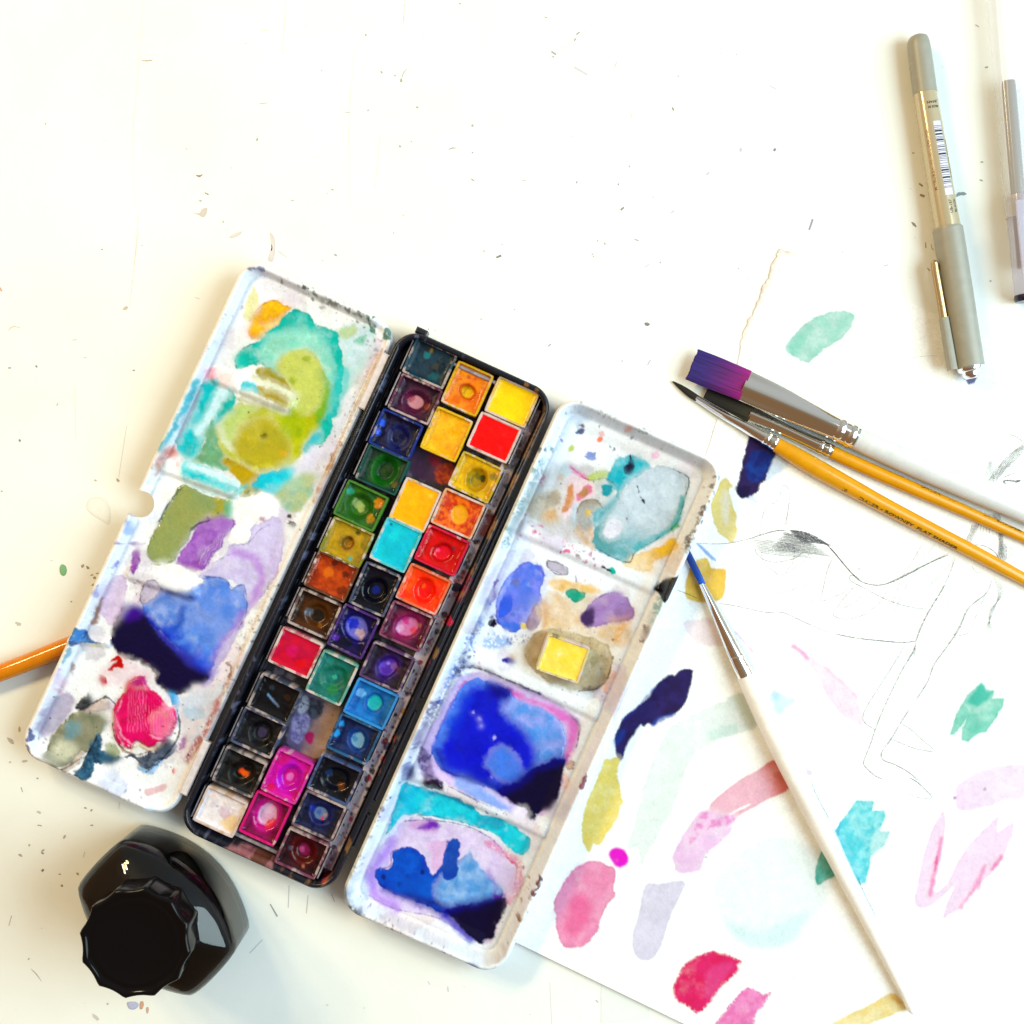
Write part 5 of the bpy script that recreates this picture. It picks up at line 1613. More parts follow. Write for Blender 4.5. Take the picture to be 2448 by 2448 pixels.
    s(R2([(290, 900), (150, 1230)]), 22, C(60, 50, 110), op=.75, speckle=-.25, feather=.8)
    sp(R3([(430, 260), (200, 760), (110, 1050)]), 22, 70, [C(40, 40, 90), C(70, 80, 140), C(30, 34, 60)], (1, 3.5), 34)
    # top and right wall grime
    sp(R1([(700, 150), (900, 190), (1300, 350), (1640, 490)]), 26, 80, [C(110, 104, 92), C(80, 76, 70), C(150, 130, 100)], (.8, 2.6), 35)
    s(R1([(800, 150), (1000, 230), (1250, 350)]), 6, C(110, 112, 104), op=.6, speckle=-.1)
    sp(R1([(1800, 640), (1700, 920), (1600, 1150), (1540, 1290)]), 20, 90, [C(60, 46, 34), C(110, 84, 50), C(90, 70, 46), C(40, 30, 30)], (.8, 3.6), 36)
    s(R1([(1700, 900), (1600, 1110), (1550, 1220)]), 12, C(70, 50, 40), op=.75, speckle=-.1)
    b(R1([(1490, 1430), (1535, 1415), (1460, 1550), (1390, 1642), (1360, 1575), (1315, 1530), (1400, 1470)]), C(16, 13, 20), thick=.4, warp=.5,
      part=(PW, 'black clot on the right wall'))
    s(R1([(1360, 1610), (1320, 1720), (1290, 1790)]), 12, C(70, 150, 150), op=.75, speckle=-.3, feather=.7)
    s(R1([(1270, 1830), (1230, 1920)]), 12, C(80, 30, 30), op=.85, speckle=-.3)
    s(R2([(1670, 660), (1630, 740), (1600, 790)]), 12, C(236, 160, 90), op=.7, speckle=-.3)
    s(R2([(1450, 1420), (1410, 1520)]), 10, C(130, 60, 80), op=.9)
    s(R3([(1580, 920), (1530, 1040)]), 11, C(96, 34, 34), op=.9, speckle=-.3)
    sp(R3([(1560, 900), (1480, 1100), (1330, 1440)]), 24, 40, [C(90, 60, 40), C(140, 100, 60), C(60, 40, 40)], (.8, 2.6), 37)
    s(R3([(1300, 1470), (1240, 1560), (1170, 1600)]), 14, C(150, 120, 70), op=.55, speckle=-.05, feather=1.2)
    cv.dot(R3([(1410, 1225)])[0], 6, C(150, 110, 60))
    cv.dot(R2([(1335, 1375)])[0], 10, C(226, 196, 176), op=.9, edge=.4)
    b(R2([(1260, 1440), (1320, 1480), (1300, 1560), (1250, 1540)]), C(244, 190, 170), op=.6, feather=1.2)
    # ---- second well
    b(R1([(330, 1340), (470, 1350), (492, 1450), (450, 1560), (475, 1650), (390, 1800), (260, 1885), (160, 1830), (118, 1760), (130, 1600), (200, 1450)]), C(80, 116, 214),
      col2=C(128, 138, 224), nscale=4, edge=.16, part=(PW, 'cornflower blue wash in the second well'), warp=.6)
    b(R1([(150, 1640), (210, 1560), (255, 1640), (220, 1720), (140, 1760)]), C(40, 90, 210), op=.8, feather=.4, edge=.1)
    s(R1([(130, 1480), (100, 1520), (110, 1600), (90, 1640)]), 5, C(110, 90, 160), op=.8)
    s(R1([(420, 1350), (480, 1400), (500, 1450)]), 8, C(90, 100, 200), op=.8, speckle=-.1)
    cv.dot(R1([(270, 1490)])[0], 8, C(110, 120, 180))
    cv.dot(R1([(247, 1738)])[0], 5, C(100, 120, 190))
    cv.dot(R1([(328, 1830)])[0], 6, C(236, 214, 110))
    b(R1([(430, 1655), (475, 1700), (450, 1800), (385, 1860), (340, 1825), (390, 1730)]), C(150, 132, 150), col2=C(180, 160, 170), edge=.2, feather=.4)
    cv.dot(R1([(85, 1800)])[0], 10, C(16, 12, 34), part=None)
    b(R1([(510, 1318), (580, 1325), (650, 1365), (664, 1425), (580, 1425), (520, 1375)]), C(190, 186, 198), edge=.3, ew=.35, part=(PW, 'small grey leaf shaped drop'))
    b(R1([(530, 1480), (700, 1475), (900, 1530), (910, 1580), (740, 1570), (560, 1545)]), C(230, 190, 110), col2=C(240, 210, 160), feather=.9, nscale=3)
    b(R1([(470, 1640), (560, 1560), (700, 1620), (900, 1600), (1160, 1700), (1150, 1800), (1080, 1980), (500, 1980), (470, 1800)]), C(234, 222, 200), col2=C(222, 194, 150),
      nscale=6, op=.9, feather=1.4, edge=.05, part=(PW, 'tan stain around the loose yellow pan'))
    s(R1([(480, 1640), (500, 1720), (480, 1850), (440, 1930)]), 12, C(206, 160, 120), op=.55, feather=1.4)
    s(R1([(1110, 1790), (1050, 1880), (1030, 1932)]), 14, C(228, 170, 80), op=.7, feather=1, speckle=-.3)
    b(R1([(665, 1555), (780, 1555), (795, 1600), (730, 1642), (668, 1610)]), C(84, 172, 148), col2=C(60, 160, 130), edge=.3, ew=.4, part=(PW, 'small sea green drop in the second well'))
    b(R1([(775, 1745), (860, 1640), (980, 1570), (1085, 1578), (1180, 1720), (1140, 1780), (1000, 1800), (880, 1825), (810, 1815)]), C(174, 150, 200), col2=C(160, 130, 180),
      edge=.1, part=(PW, 'purple petal shaped wash beside the loose yellow pan'))
    b(R1([(775, 1745), (850, 1670), (880, 1720), (865, 1810), (810, 1818)]), C(54, 34, 76), op=.95, feather=1)
    b(R1([(1000, 1760), (1150, 1740), (1100, 1800), (1020, 1820)]), C(196, 160, 150), op=.6, feather=1)
    for k in range(4):
        s(R1([(880 + 10 * k, 1760 - 12 * k), (1000, 1690 - 18 * k), (1110 + 8 * k, 1640 + 10 * k)]), 1.5, C(150, 120, 184), op=.5, warp=.2)
    cv.dot(R1([(1000, 1402)])[0], 7.5, C(70, 190, 170))
    s(R1([(935, 1372), (990, 1395)]), 2.5, C(30, 34, 50))
    s(R1([(725, 1435), (730, 1470)]), 4, C(90, 90, 160), op=.8)
    # tan puddle with the loose pan's shadow painted in, and brown tide mark
    b(R2([(1000, 450), (1100, 350), (1400, 370), (1560, 430), (1660, 540), (1620, 700), (1540, 790), (1400, 810), (1200, 760), (1050, 650), (975, 530)]), C(216, 204, 172),
      col2=C(186, 172, 138), nscale=3, edge=.14, ew=.6, feather=.3, part=(PP, 'olive tan puddle and painted shadow under the loose yellow pan'), rough=.12, warp=.6)
    s(R2([(1600, 690), (1560, 770), (1430, 800)]), 7, C(70, 40, 44), op=.8, feather=.7, warp=.7, ws=1.2)
    sp(R2([(1180, 340), (1400, 380), (1600, 500)]), 60, 40, [C(120, 104, 70), C(90, 80, 60)], (.8, 2), 38)
    b(R2([(650, 440), (760, 350), (880, 440), (800, 480), (700, 480)]), C(120, 170, 230), op=.7, feather=1, speckle=-.2)
    sp(R2([(790, 430), (900, 440), (980, 400)]), 26, 26, [C(60, 60, 160), C(70, 60, 150)], (1.4, 4), 39)
    b(R2([(805, 575), (880, 560), (918, 580), (880, 605)]), C(52, 44, 140), warp=.6)
    cv.dot(R2([(895, 540)])[0], 5, C(240, 210, 140))
    cv.dot(R2([(625, 595)])[0], 5, C(220, 170, 200), op=.8)
    # ---- third well: ultramarine
    b(R2([(420, 800), (520, 680), (700, 690), (900, 760), (1120, 850), (1340, 980), (1410, 1100), (1370, 1250), (1290, 1350), (1210, 1700), (950, 1760), (500, 1580), (190, 1400),
          (195, 1220), (280, 1050)]), C(220, 200, 234), col2=C(200, 190, 230), edge=.12, feather=.6, nscale=5, part=(PW, 'lilac rim of the ultramarine well'))
    s(R2([(500, 620), (640, 640), (860, 730), (1100, 830)]), 6, C(60, 44, 110), op=.75, speckle=-.3, feather=.5)
    s(R2([(870, 840), (1080, 925), (1220, 985), (1340, 1050), (1345, 1160), (1290, 1330)]), 22, C(224, 110, 196), op=.8, feather=1.2)
    s(R2([(530, 740), (420, 900), (330, 1100), (270, 1260)]), 7, C(214, 90, 170), op=.75, feather=.7)
    s(R2([(1330, 1010), (1395, 1080), (1390, 1160)]), 3, C(120, 90, 120), op=.7)
    b(R2([(540, 745), (640, 712), (820, 790), (940, 890), (1200, 1000), (1300, 1150), (1275, 1320), (1160, 1700), (1000, 1705), (720, 1570), (380, 1440), (262, 1290), (320, 1100),
          (420, 880)]), C(70, 110, 220), col2=C(110, 150, 228), nscale=5, edge=.1, thick=.3, part=(PP, 'ultramarine pool in the third well'), rough=.05, warp=.3)
    b(R2([(830, 890), (1000, 900), (1200, 1010), (1285, 1150), (1265, 1310), (1080, 1390), (1040, 1280), (980, 1120), (860, 1010), (800, 950)]), C(160, 172, 234), col2=C(90, 150, 220),
      nscale=4, op=.9, feather=1.8)
    b(R2([(620, 750), (860, 800), (810, 960), (990, 1130), (1070, 1300), (1010, 1450), (860, 1560), (500, 1470), (350, 1380), (330, 1220), (450, 1000), (520, 850)]), C(8, 10, 178),
      col2=C(14, 24, 196), op=.97, feather=3.2)
    b(R2([(690, 740), (860, 790), (870, 850), (800, 880), (720, 830)]), C(24, 16, 110), op=.8, feather=2)
    b(R2([(780, 1250), (860, 1280), (970, 1440), (880, 1515), (780, 1480), (690, 1360)]), C(76, 126, 222), op=.9, feather=2.2)
    b(R2([(480, 1480), (700, 1590), (880, 1720), (700, 1680), (470, 1560)]), C(130, 166, 230), op=.85, feather=1.2)
    s(R2([(560, 860), (480, 1000), (430, 1140)]), 18, C(36, 60, 206), op=.7, feather=2)
    s(R2([(300, 1270), (400, 1440), (600, 1490), (800, 1570)]), 14, C(12, 14, 150), op=.8, feather=1.4)
    b(R2([(1285, 1325), (1272, 1450), (1215, 1680), (1110, 1735), (1040, 1795), (985, 1775), (1000, 1735), (920, 1690), (850, 1640), (770, 1570), (920, 1510), (1060, 1400)]),
      C(14, 8, 44), feather=.6, thick=.3, part=(PP, 'black violet corner of the third well'), rough=.05, warp=.3, ws=1.3)
    s(R2([(790, 1570), (930, 1505), (1060, 1395), (1270, 1325)]), 24, C(14, 14, 140), op=.6, feather=2.4, warp=.5)
    for p, rr in (((645, 1085), 5), ((630, 1030), 4), ((748, 1170), 4), ((590, 975), 3.5), ((720, 1480), 2.2)):  # pale glints on the wet pool, painted into its colour
        cv.dot(R2([p])[0], rr, C(200, 200, 250), op=.9, feather=.35)
    b(R2([(930, 1710), (990, 1715), (1000, 1750), (960, 1790), (900, 1760)]), C(238, 234, 246), feather=.3)
    b(R2([(180, 1240), (250, 1290), (270, 1380), (310, 1470), (355, 1520), (330, 1570), (230, 1530), (190, 1440), (158, 1330)]), C(60, 50, 90), col2=C(150, 130, 170), nscale=1.3, op=.9,
      feather=.5, warp=.7)
    b(R2([(200, 1500), (280, 1490), (350, 1520), (335, 1570), (230, 1550)]), C(34, 22, 44), feather=.3, warp=.6, thick=.4)
    b(R2([(60, 1340), (110, 1350), (130, 1430), (80, 1500), (40, 1480)]), C(120, 140, 190), col2=C(50, 56, 110), nscale=1.4, warp=.7, op=.85)
    # ---- turquoise bar between wells
    b(R3([(540, 230), (620, 250), (820, 310), (1000, 370), (1130, 470), (1270, 500), (1400, 580), (1505, 660), (1490, 740), (1420, 785), (1300, 690), (1180, 600), (960, 530),
          (780, 490), (640, 480), (520, 490), (390, 635), (460, 430)]), C(44, 188, 210), col2=C(96, 214, 224), nscale=5, edge=.14, part=(PW, 'turquoise bar between the two lower wells'),
      rough=.14, warp=.35)
    s(R3([(700, 290), (900, 350), (1050, 430)]), 8, C(20, 100, 150), op=.6, feather=.9)
    b(R3([(1100, 480), (1290, 520), (1260, 590), (1150, 560)]), C(20, 150, 176), op=.8, feather=1.2)
    sp(R3([(980, 350), (1150, 440), (1400, 520)]), 26, 26, [C(40, 34, 90), C(90, 70, 150)], (.8, 2.4), 41)
    # ---- bottom well
    b(R3([(540, 525), (760, 520), (1000, 560), (1190, 650), (1310, 770), (1390, 860), (1410, 1000), (1330, 1150), (1210, 1430), (1060, 1440), (800, 1270), (450, 1190), (270, 1090),
          (240, 900), (310, 760), (430, 640)]), C(220, 206, 238), col2=C(232, 222, 244), edge=.08, nscale=5, feather=.5, part=(PW, 'pale lilac wash in the bottom well'))
    b(R3([(570, 530), (700, 510), (800, 560), (760, 620), (650, 610)]), C(206, 160, 210), op=.7, feather=1.2)
    b(R3([(635, 585), (740, 520), (800, 560), (720, 595)]), C(108, 30, 170), op=.95, feather=1)
    s(R3([(540, 520), (640, 490), (750, 510)]), 3, C(80, 50, 130), op=.8)
    s(R3([(440, 690), (350, 830), (285, 930), (320, 1080), (480, 1180)]), 22, C(160, 100, 216), op=.6, feather=2)
    s(R3([(1180, 690), (1380, 820), (1440, 920), (1410, 1050), (1330, 1160)]), 13, C(216, 90, 140), op=.6, feather=1.2, speckle=-.3)
    s(R3([(1320, 790), (1400, 880), (1380, 1040)]), 3, C(200, 60, 110), op=.7)
    b(R3([(720, 700), (900, 690), (900, 860), (780, 920), (740, 800)]), C(226, 190, 226), op=.8, feather=.6)
    b(R3([(430, 770), (520, 735), (610, 728), (690, 810), (752, 935), (830, 865), (900, 850), (960, 830), (1040, 775), (1110, 870), (1240, 1000), (1295, 1110), (1100, 1170),
          (900, 1200), (850, 1235), (620, 1150), (420, 1075), (325, 985), (318, 905), (430, 868)]), C(34, 90, 190), col2=C(24, 66, 168), nscale=5, edge=.14, thick=.2,
      part=(PP, 'blue pool in the bottom well'), rough=.07, warp=.25)
    b(R3([(960, 850), (1040, 785), (1150, 920), (1270, 1060), (1000, 1170), (860, 1180), (790, 1060), (850, 950)]), C(160, 196, 234), col2=C(96, 156, 214), nscale=4, op=.92, feather=1.8)
    b(R3([(880, 680), (970, 675), (955, 800), (940, 935), (885, 975), (830, 930), (835, 770)]), C(36, 66, 160), col2=C(50, 84, 170), feather=.3)
    s(R3([(380, 1050), (600, 1150), (850, 1240)]), 14, C(14, 40, 140), op=.7, feather=1.4)
    s(R3([(580, 1100), (800, 1170), (860, 1220)]), 14, C(30, 24, 110), op=.75, feather=1.4)
    for p in ((375, 955), (560, 950), (500, 1010), (680, 910)):
        cv.dot(R3([p])[0], 5, C(16, 30, 90), op=.85)
    s(R3([(1180, 920), (1240, 1010), (1230, 1100)]), 12, C(120, 60, 180), op=.6, speckle=-.1, feather=1)
    b(R3([(1220, 1090), (1300, 1090), (1320, 1160), (1250, 1180)]), C(80, 30, 150), op=.85, feather=1)
    s(R3([(860, 1250), (960, 1340), (1060, 1430)]), 22, C(30, 24, 170), op=.85, feather=1.6)
    b(R3([(855, 1212), (1000, 1170), (1285, 1110), (1325, 1150), (1290, 1260), (1240, 1350), (1225, 1420), (1170, 1430), (1120, 1465), (1020, 1390), (930, 1290)]), C(14, 8, 44),
      feather=.55, thick=.3, part=(PP, 'black violet corner of the bottom well'), rough=.05, warp=.35, ws=1.3)
    s(R3([(860, 1215), (1000, 1170), (1200, 1125)]), 18, C(20, 24, 140), op=.6, feather=2, warp=.5)
    # lower rim
    b(R3([(1000, 1555), (1060, 1550), (1115, 1602), (1060, 1625), (1030, 1590)]), C(44, 48, 120), warp=.4)
    s(R3([(95, 990), (110, 1090), (170, 1160), (240, 1195)]), 14, C(28, 50, 84), op=.85, speckle=-.3, feather=.6)
    sp(R3([(100, 930), (150, 1120), (280, 1200)]), 40, 60, [C(40, 60, 100), C(30, 40, 60)], (1, 4), 43)
    sp(R3([(240, 1190), (480, 1310), (740, 1430), (900, 1510)]), 24, 70, [C(80, 50, 50), C(110, 90, 90), C(60, 56, 60), C(130, 70, 70)], (.8, 2.6), 44)
    b(R3([(580, 1435), (680, 1460), (640, 1475)]), C(240, 170, 150), op=.8, feather=.6)
    sp(R2([(1180, 830), (1330, 920), (1400, 980)]), 60, 14, [C(60, 50, 80), C(120, 100, 140)], (1, 3), 45)
    cv.flow(302, .8)
    cv.wash = 0
    for pts, w, c, op in (
            (R1([(1480, 618), (1600, 690), (1570, 830), (1500, 1040), (1330, 1170), (1190, 1250), (1140, 1335), (1000, 1290), (880, 1215)]), 2, C(40, 90, 100), .75),
            (R1([(700, 640), (840, 700), (960, 690), (1050, 760), (1060, 850)]), 2, C(90, 110, 100), .6),
            (R1([(730, 960), (780, 870), (880, 850), (940, 920)]), 2, C(80, 80, 76), .6),
            (R1([(690, 600), (790, 680), (830, 700)]), 2.4, C(190, 50, 130), .7),
            (R1([(510, 1318), (650, 1365), (664, 1425), (580, 1425), (515, 1370), (510, 1318)]), 1.8, C(80, 76, 90), .7),
            (R1([(200, 1450), (130, 1600), (118, 1760), (160, 1830)]), 2, C(60, 50, 130), .7),
            (R1([(780, 1745), (860, 1640), (980, 1572), (1085, 1580)]), 1.6, C(100, 70, 140), .6),
            (R2([(1660, 545), (1620, 700), (1540, 790), (1400, 812)]), 2.6, C(90, 60, 50), .75),
            (R2([(980, 530), (1050, 650), (1200, 760)]), 1.8, C(140, 110, 90), .6),
            (R2([(480, 630), (640, 642), (860, 730), (1100, 832)]), 3, C(50, 40, 110), .7),
            (R2([(1320, 985), (1405, 1085), (1372, 1250)]), 2, C(110, 80, 130), .7),
            (R2([(270, 1290), (190, 1400), (330, 1500), (500, 1590), (700, 1690)]), 2.4, C(70, 50, 120), .6),
            (R3([(540, 525), (760, 520), (1000, 560), (1190, 650), (1310, 770)]), 2.2, C(90, 60, 140), .65),
            (R3([(640, 480), (780, 490), (960, 530), (1180, 600)]), 1.8, C(20, 110, 140), .6),
            (R3([(320, 905), (430, 868), (435, 770), (520, 735)]), 2, C(20, 40, 120), .6),
            (R3([(270, 1090), (450, 1190), (800, 1270), (1050, 1430)]), 2, C(110, 80, 150), .5)):
        s(pts, w, c, op=op, warp=.45, ws=1.6, feather=.22)
    sp(R1([(400, 700), (900, 900), (700, 1150)]), 200, 60, [C(90, 80, 80), C(170, 80, 120), C(60, 100, 100)], (.6, 2.2), 66)
    sp(R2([(1150, 400), (1500, 450), (1550, 700)]), 120, 40, [C(110, 90, 60), C(80, 66, 50)], (.6, 1.8), 67)
    # ---- heights: four pressed wells separated by soft ridges
    zf, zr = 4.2, 13.0
    Z = zf + (zr - zf) * (1 - sstep(1.4, 6.0, d)) ** 1.3 - 1.3 * (1 - sstep(0, 1.2, d)) ** 2
    vr = [LID.uv([p], 5)[0][1] for p in (R1([(820, 1290)])[0], R2([(830, 660)])[0], R2([(600, 1640)])[0])]
    rid = np.zeros(cv.U.shape)
    for v in vr:
        rid = np.maximum(rid, np.exp(-((cv.V - v) / 3.2) ** 4))
    side = sstep(7, 12, d)
    Z = Z + 1.9 * rid * sstep(3, 7, d) + 1.2 * (1 - side) * sstep(4, 6.5, d)
    Z = Z + cv.H + sstep(2, 5, d) * (.04 + .10 * np.exp(-((cv.U + 12) ** 2 + (cv.V + 62) ** 2) / 180)) * fbm(cv.U / 1.0, cv.V / 1.0, 72, 3)
    cv.rough = np.clip(cv.rough, .05, 1)
    o = cv.build('lid', BOX, M_ENAMEL, Z, skirt=0.5, skirt_col=np.array([*C(240, 242, 250), 0.25]))
    o['label'] = 'right palette lid with four wells of blue, teal and tan paint'


def box_uvz(name, fr, u0, u1, v0, v1, z0, z1, mat, parent, bev=0.25, col=None):
    """bevelled bar in a frame"""
    V, F = [], []
    for z, k in ((z0, 0), (z1 - bev, 0), (z1, bev)):
        for u, v in ((u0 + k, v0 + k), (u1 - k, v0 + k), (u1 - k, v1 - k), (u0 + k, v1 - k)):
            V.append(fr.world(u, v, z))
    for l in range(2):
        for i in range(4):
            j = (i + 1) % 4
            F.append((l * 4 + i, l * 4 + j, l * 4 + 4 + j, l * 4 + 4 + i))
    F.append((8, 9, 10, 11))
    c = None
    if col is not None:
        c = np.tile(np.array(col), (12, 1))
    return mesh_obj(name, np.array(V), F, mat, parent, smooth=False, col=c)


build_flap()
TRAY_OBJ = build_tray()
build_lid()

M_HINGE = mat_plain('hinge_enamel', C(236, 230, 226), 0.35, vary=.12, vscale=500)
M_DARKMETAL = mat_plain('dark_enamel', C(30, 32, 42), 0.3, vary=.4, vscale=600)
M_CLIP = mat_plain('worn_tin_clip', C(190, 186, 188), 0.38, metal=0.55, vary=.35, vscale=420)


def hinges():
    for a, b_ in ((K1([(1845, 790)])[0], K1([(1655, 1215)])[0]), (K3([(1430, 880)])[0], K3([(1245, 1290)])[0])):
        p, q = TRAY.uv([a, b_], 12.5)
        u = (p[0] + q[0]) / 2
        box_uvz('hinge_leaf', TRAY, u - 1.7, u + 1.7, p[1], q[1], 9.5, 12.6, M_HINGE, BOX, .5)
    # long dark knuckles between tray and lid
    for v0, v1 in ((-60, -24), (-18, 22), (28, 66), (72, 86)):
        box_uvz('hinge_knuckle', TRAY, 32.9, 34.3, v0, v1, 8.0, 12.0, M_DARKMETAL, BOX, .5)
    # thumb catch on the tray's top edge
    c = TRAY.uv([(1007, 787)], 13)[0]
    box_uvz('catch', TRAY, c[0] - 2.0, c[0] + 2.6, -108.9, -106.4, 4.0, 12.5, M_DARKMETAL, BOX, .6)


hinges()
# ------------------------------------------------------------------ half pans of paint, each a thing of its own
light(1.40, 1.38, 1.18, 1.28)


def build_pan(px, portrait, label, base, alt, rim, rim_amt, level=2.2, pits=(), spots=(), group='paint pans in the tray', ztop=11.4, zbot=3.3,
              deg=24.5, rough=.36, seed=1, contrast=1.0, nscale=3.0, bulge=0.0, streak=0.0):
    a, b_ = (15.4, 17.9) if portrait else (17.6, 15.2)
    rg = random.Random(seed * 13 + 5)
    fr = Frame(px[0], px[1], ztop, deg + rg.uniform(-.9, .9))
    ztop += rg.uniform(-.25, .25)
    offs = [0, 0, .22, .85, 1.05, 1.15]

    def axis(L):
        inner = np.linspace(-L / 2 + 1.15, L / 2 - 1.15, int((L - 2.3) / .42) + 1)[1:-1]
        return np.concatenate([[-L / 2 + o for o in offs], inner, [L / 2 - o for o in offs[::-1]]])
    us, vs = axis(a), axis(b_)
    U, V = np.meshgrid(us, vs)
    nv, nu = U.shape
    I, J = np.meshgrid(np.arange(nu), np.arange(nv))
    ring = np.minimum(np.minimum(I, nu - 1 - I), np.minimum(J, nv - 1 - J))
    # slightly rounded outer corners and wavering walls
    k = 1 - .035 * (np.abs(U) / (a / 2)) ** 8 * (np.abs(V) / (b_ / 2)) ** 8
    U2, V2 = U * k, V * k
    wob = np.where((ring > 0) & (ring < 6), .06, 0)
    U2 = U2 + wob * fbm(U, V, seed + 3, 2)
    V2 = V2 + wob * fbm(U, V, seed + 9, 2)
    di = np.minimum(a / 2 - 1.15 - np.abs(U), b_ / 2 - 1.15 - np.abs(V))
    n1 = fbm(U / nscale, V / nscale, seed * 2 + 1, 4)
    n2 = fbm(U / .9, V / .9, seed * 2 + 7, 3)
    Zc = ztop - level + .9 * np.exp(-np.maximum(di, 0) / .8) * min(1, level / 2) + .22 * n1 + (.03 if level < 1.5 else .10) * n2 + bulge * (1 - (2 * U / a) ** 2) * (1 - (2 * V / b_) ** 2)
    t = sstep(-.5 / contrast, .5 / contrast, n1)[..., None]
    col = np.asarray(base) * (1 - t) + np.asarray(alt) * t
    grain = .05 if level < 1.5 else .18
    col = col * (1 + grain * n2[..., None])
    rgh = np.full(U.shape, rough)
    if streak:
        st = fbm(U / .8 + V * .3, V / 6, seed + 55, 3)[..., None]
        col = col * (1 + streak * st)
    for (du, dv, r, depth, pc, ringc, inner) in pits:
        ea = rg.uniform(0, 3.14)
        ex = rg.uniform(.03, .12)
        pu, pv = (U - du) * math.cos(ea) + (V - dv) * math.sin(ea), -(U - du) * math.sin(ea) + (V - dv) * math.cos(ea)
        dd = np.hypot(pu * (1 + ex), pv * (1 - ex)) + .34 * fbm(U / 1.8, V / 1.8, seed + 31, 4)
        g = sstep(r * 1.15, r * .62, dd)
        Zc = Zc - depth * g
        Zc = Zc + .12 * np.exp(-((dd - r * 1.2) / .5) ** 2)
        if ringc is not None:
            w = (np.exp(-((dd - r * .95) / (r * .34)) ** 2) * .85)[..., None]
            col = col * (1 - w) + np.asarray(ringc) * w
        if pc is not None:
            w = (sstep(r * inner + .3, r * inner - .3, dd) * .96)[..., None]
            col = col * (1 - w) + np.asarray(pc) * (1 + .06 * n2[..., None]) * w
    for (du, dv, r, sc, op) in spots:
        dd = np.hypot(U - du, V - dv) + r * .45 * fbm(U / (r * .9), V / (r * .9), seed + 77 + int(du * 10), 3)
        w = (op * sstep(r + .3, r - .5, dd))[..., None]
        col = col * (1 - w) + np.asarray(sc) * w
    rgh = rgh + .16 - (.16 + rough * .55) * sstep(.05, .5, fbm(U / 2.6, V / 2.6, seed + 121, 3))
    col = np.clip(col, .002, .86)
    zlev = {0: zbot, 1: ztop - .35, 2: ztop, 3: ztop - .02, 4: ztop - .3}
    Z = Zc.copy()
    for q, z in zlev.items():
        Z[ring == q] = z
    chip = np.where((ring == 2) | (ring == 3), 1, 0) * .18 * np.clip(fbm(U / 1.5, V / 1.5, seed + 90, 3), -1, 0)
    Z = Z + chip
    # plastic rim with the pan's own colour dried onto it
    white = C(232, 214, 202)
    nr = fbm(U / 3.0, V / 3.0, seed + 17, 4)
    w = np.clip(sstep(.66 - rim_amt * .75, .86 - rim_amt * .75, nr * .5 + .5) * .9 + rim_amt * .22, 0, 1)[..., None]
    dk = float(np.asarray(base) @ np.array([.3, .59, .11])) < .06
    pl = white * (1 - w) + np.asarray(rim) * (.55 if dk else .85) * w
    grime = (sstep(.05 if dk else .25, .55 if dk else .75, fbm(U / 2.4, V / 2.4, seed + 23, 4)) * (.85 if dk else .7))[..., None]
    pl = pl * (1 - grime) + C(60, 46, 48) * grime
    cas = ring < 5
    wall = (ring == 5)
    pl = pl * (.62 if dk else .88)
    col[cas] = np.clip(pl, .002, .86)[cas]
    rgh[cas] = .4
    P = fr.world(U2, V2, 0)
    P[..., 2] = Z
    P = P.reshape(-1, 3)
    c4 = np.concatenate([col, rgh[..., None]], -1).reshape(-1, 4)
    idx = np.arange(nu * nv).reshape(nv, nu)
    q = np.stack([idx[:-1, :-1], idx[1:, :-1], idx[1:, 1:], idx[:-1, 1:]], -1).reshape(-1, 4)
    rq = ring.ravel()[q].min(1)
    cen = W(px[0], px[1], ztop)
    root = thing('half_pan', label, 'paint pan', (cen[0], cen[1], zbot), group)
    for nm, sel, mt in (('casing', rq < 5, M_PAN), ('paint_cake', rq >= 5, M_CAKE)):
        qq = q[sel]
        used, inv = np.unique(qq.ravel(), return_inverse=True)
        o = mesh_obj(nm, P[used], inv.reshape(-1, 4), mt, root, None, c4[used])
        if nm == 'casing':
            o.data.set_sharp_from_angle(angle=math.radians(40))
    return root


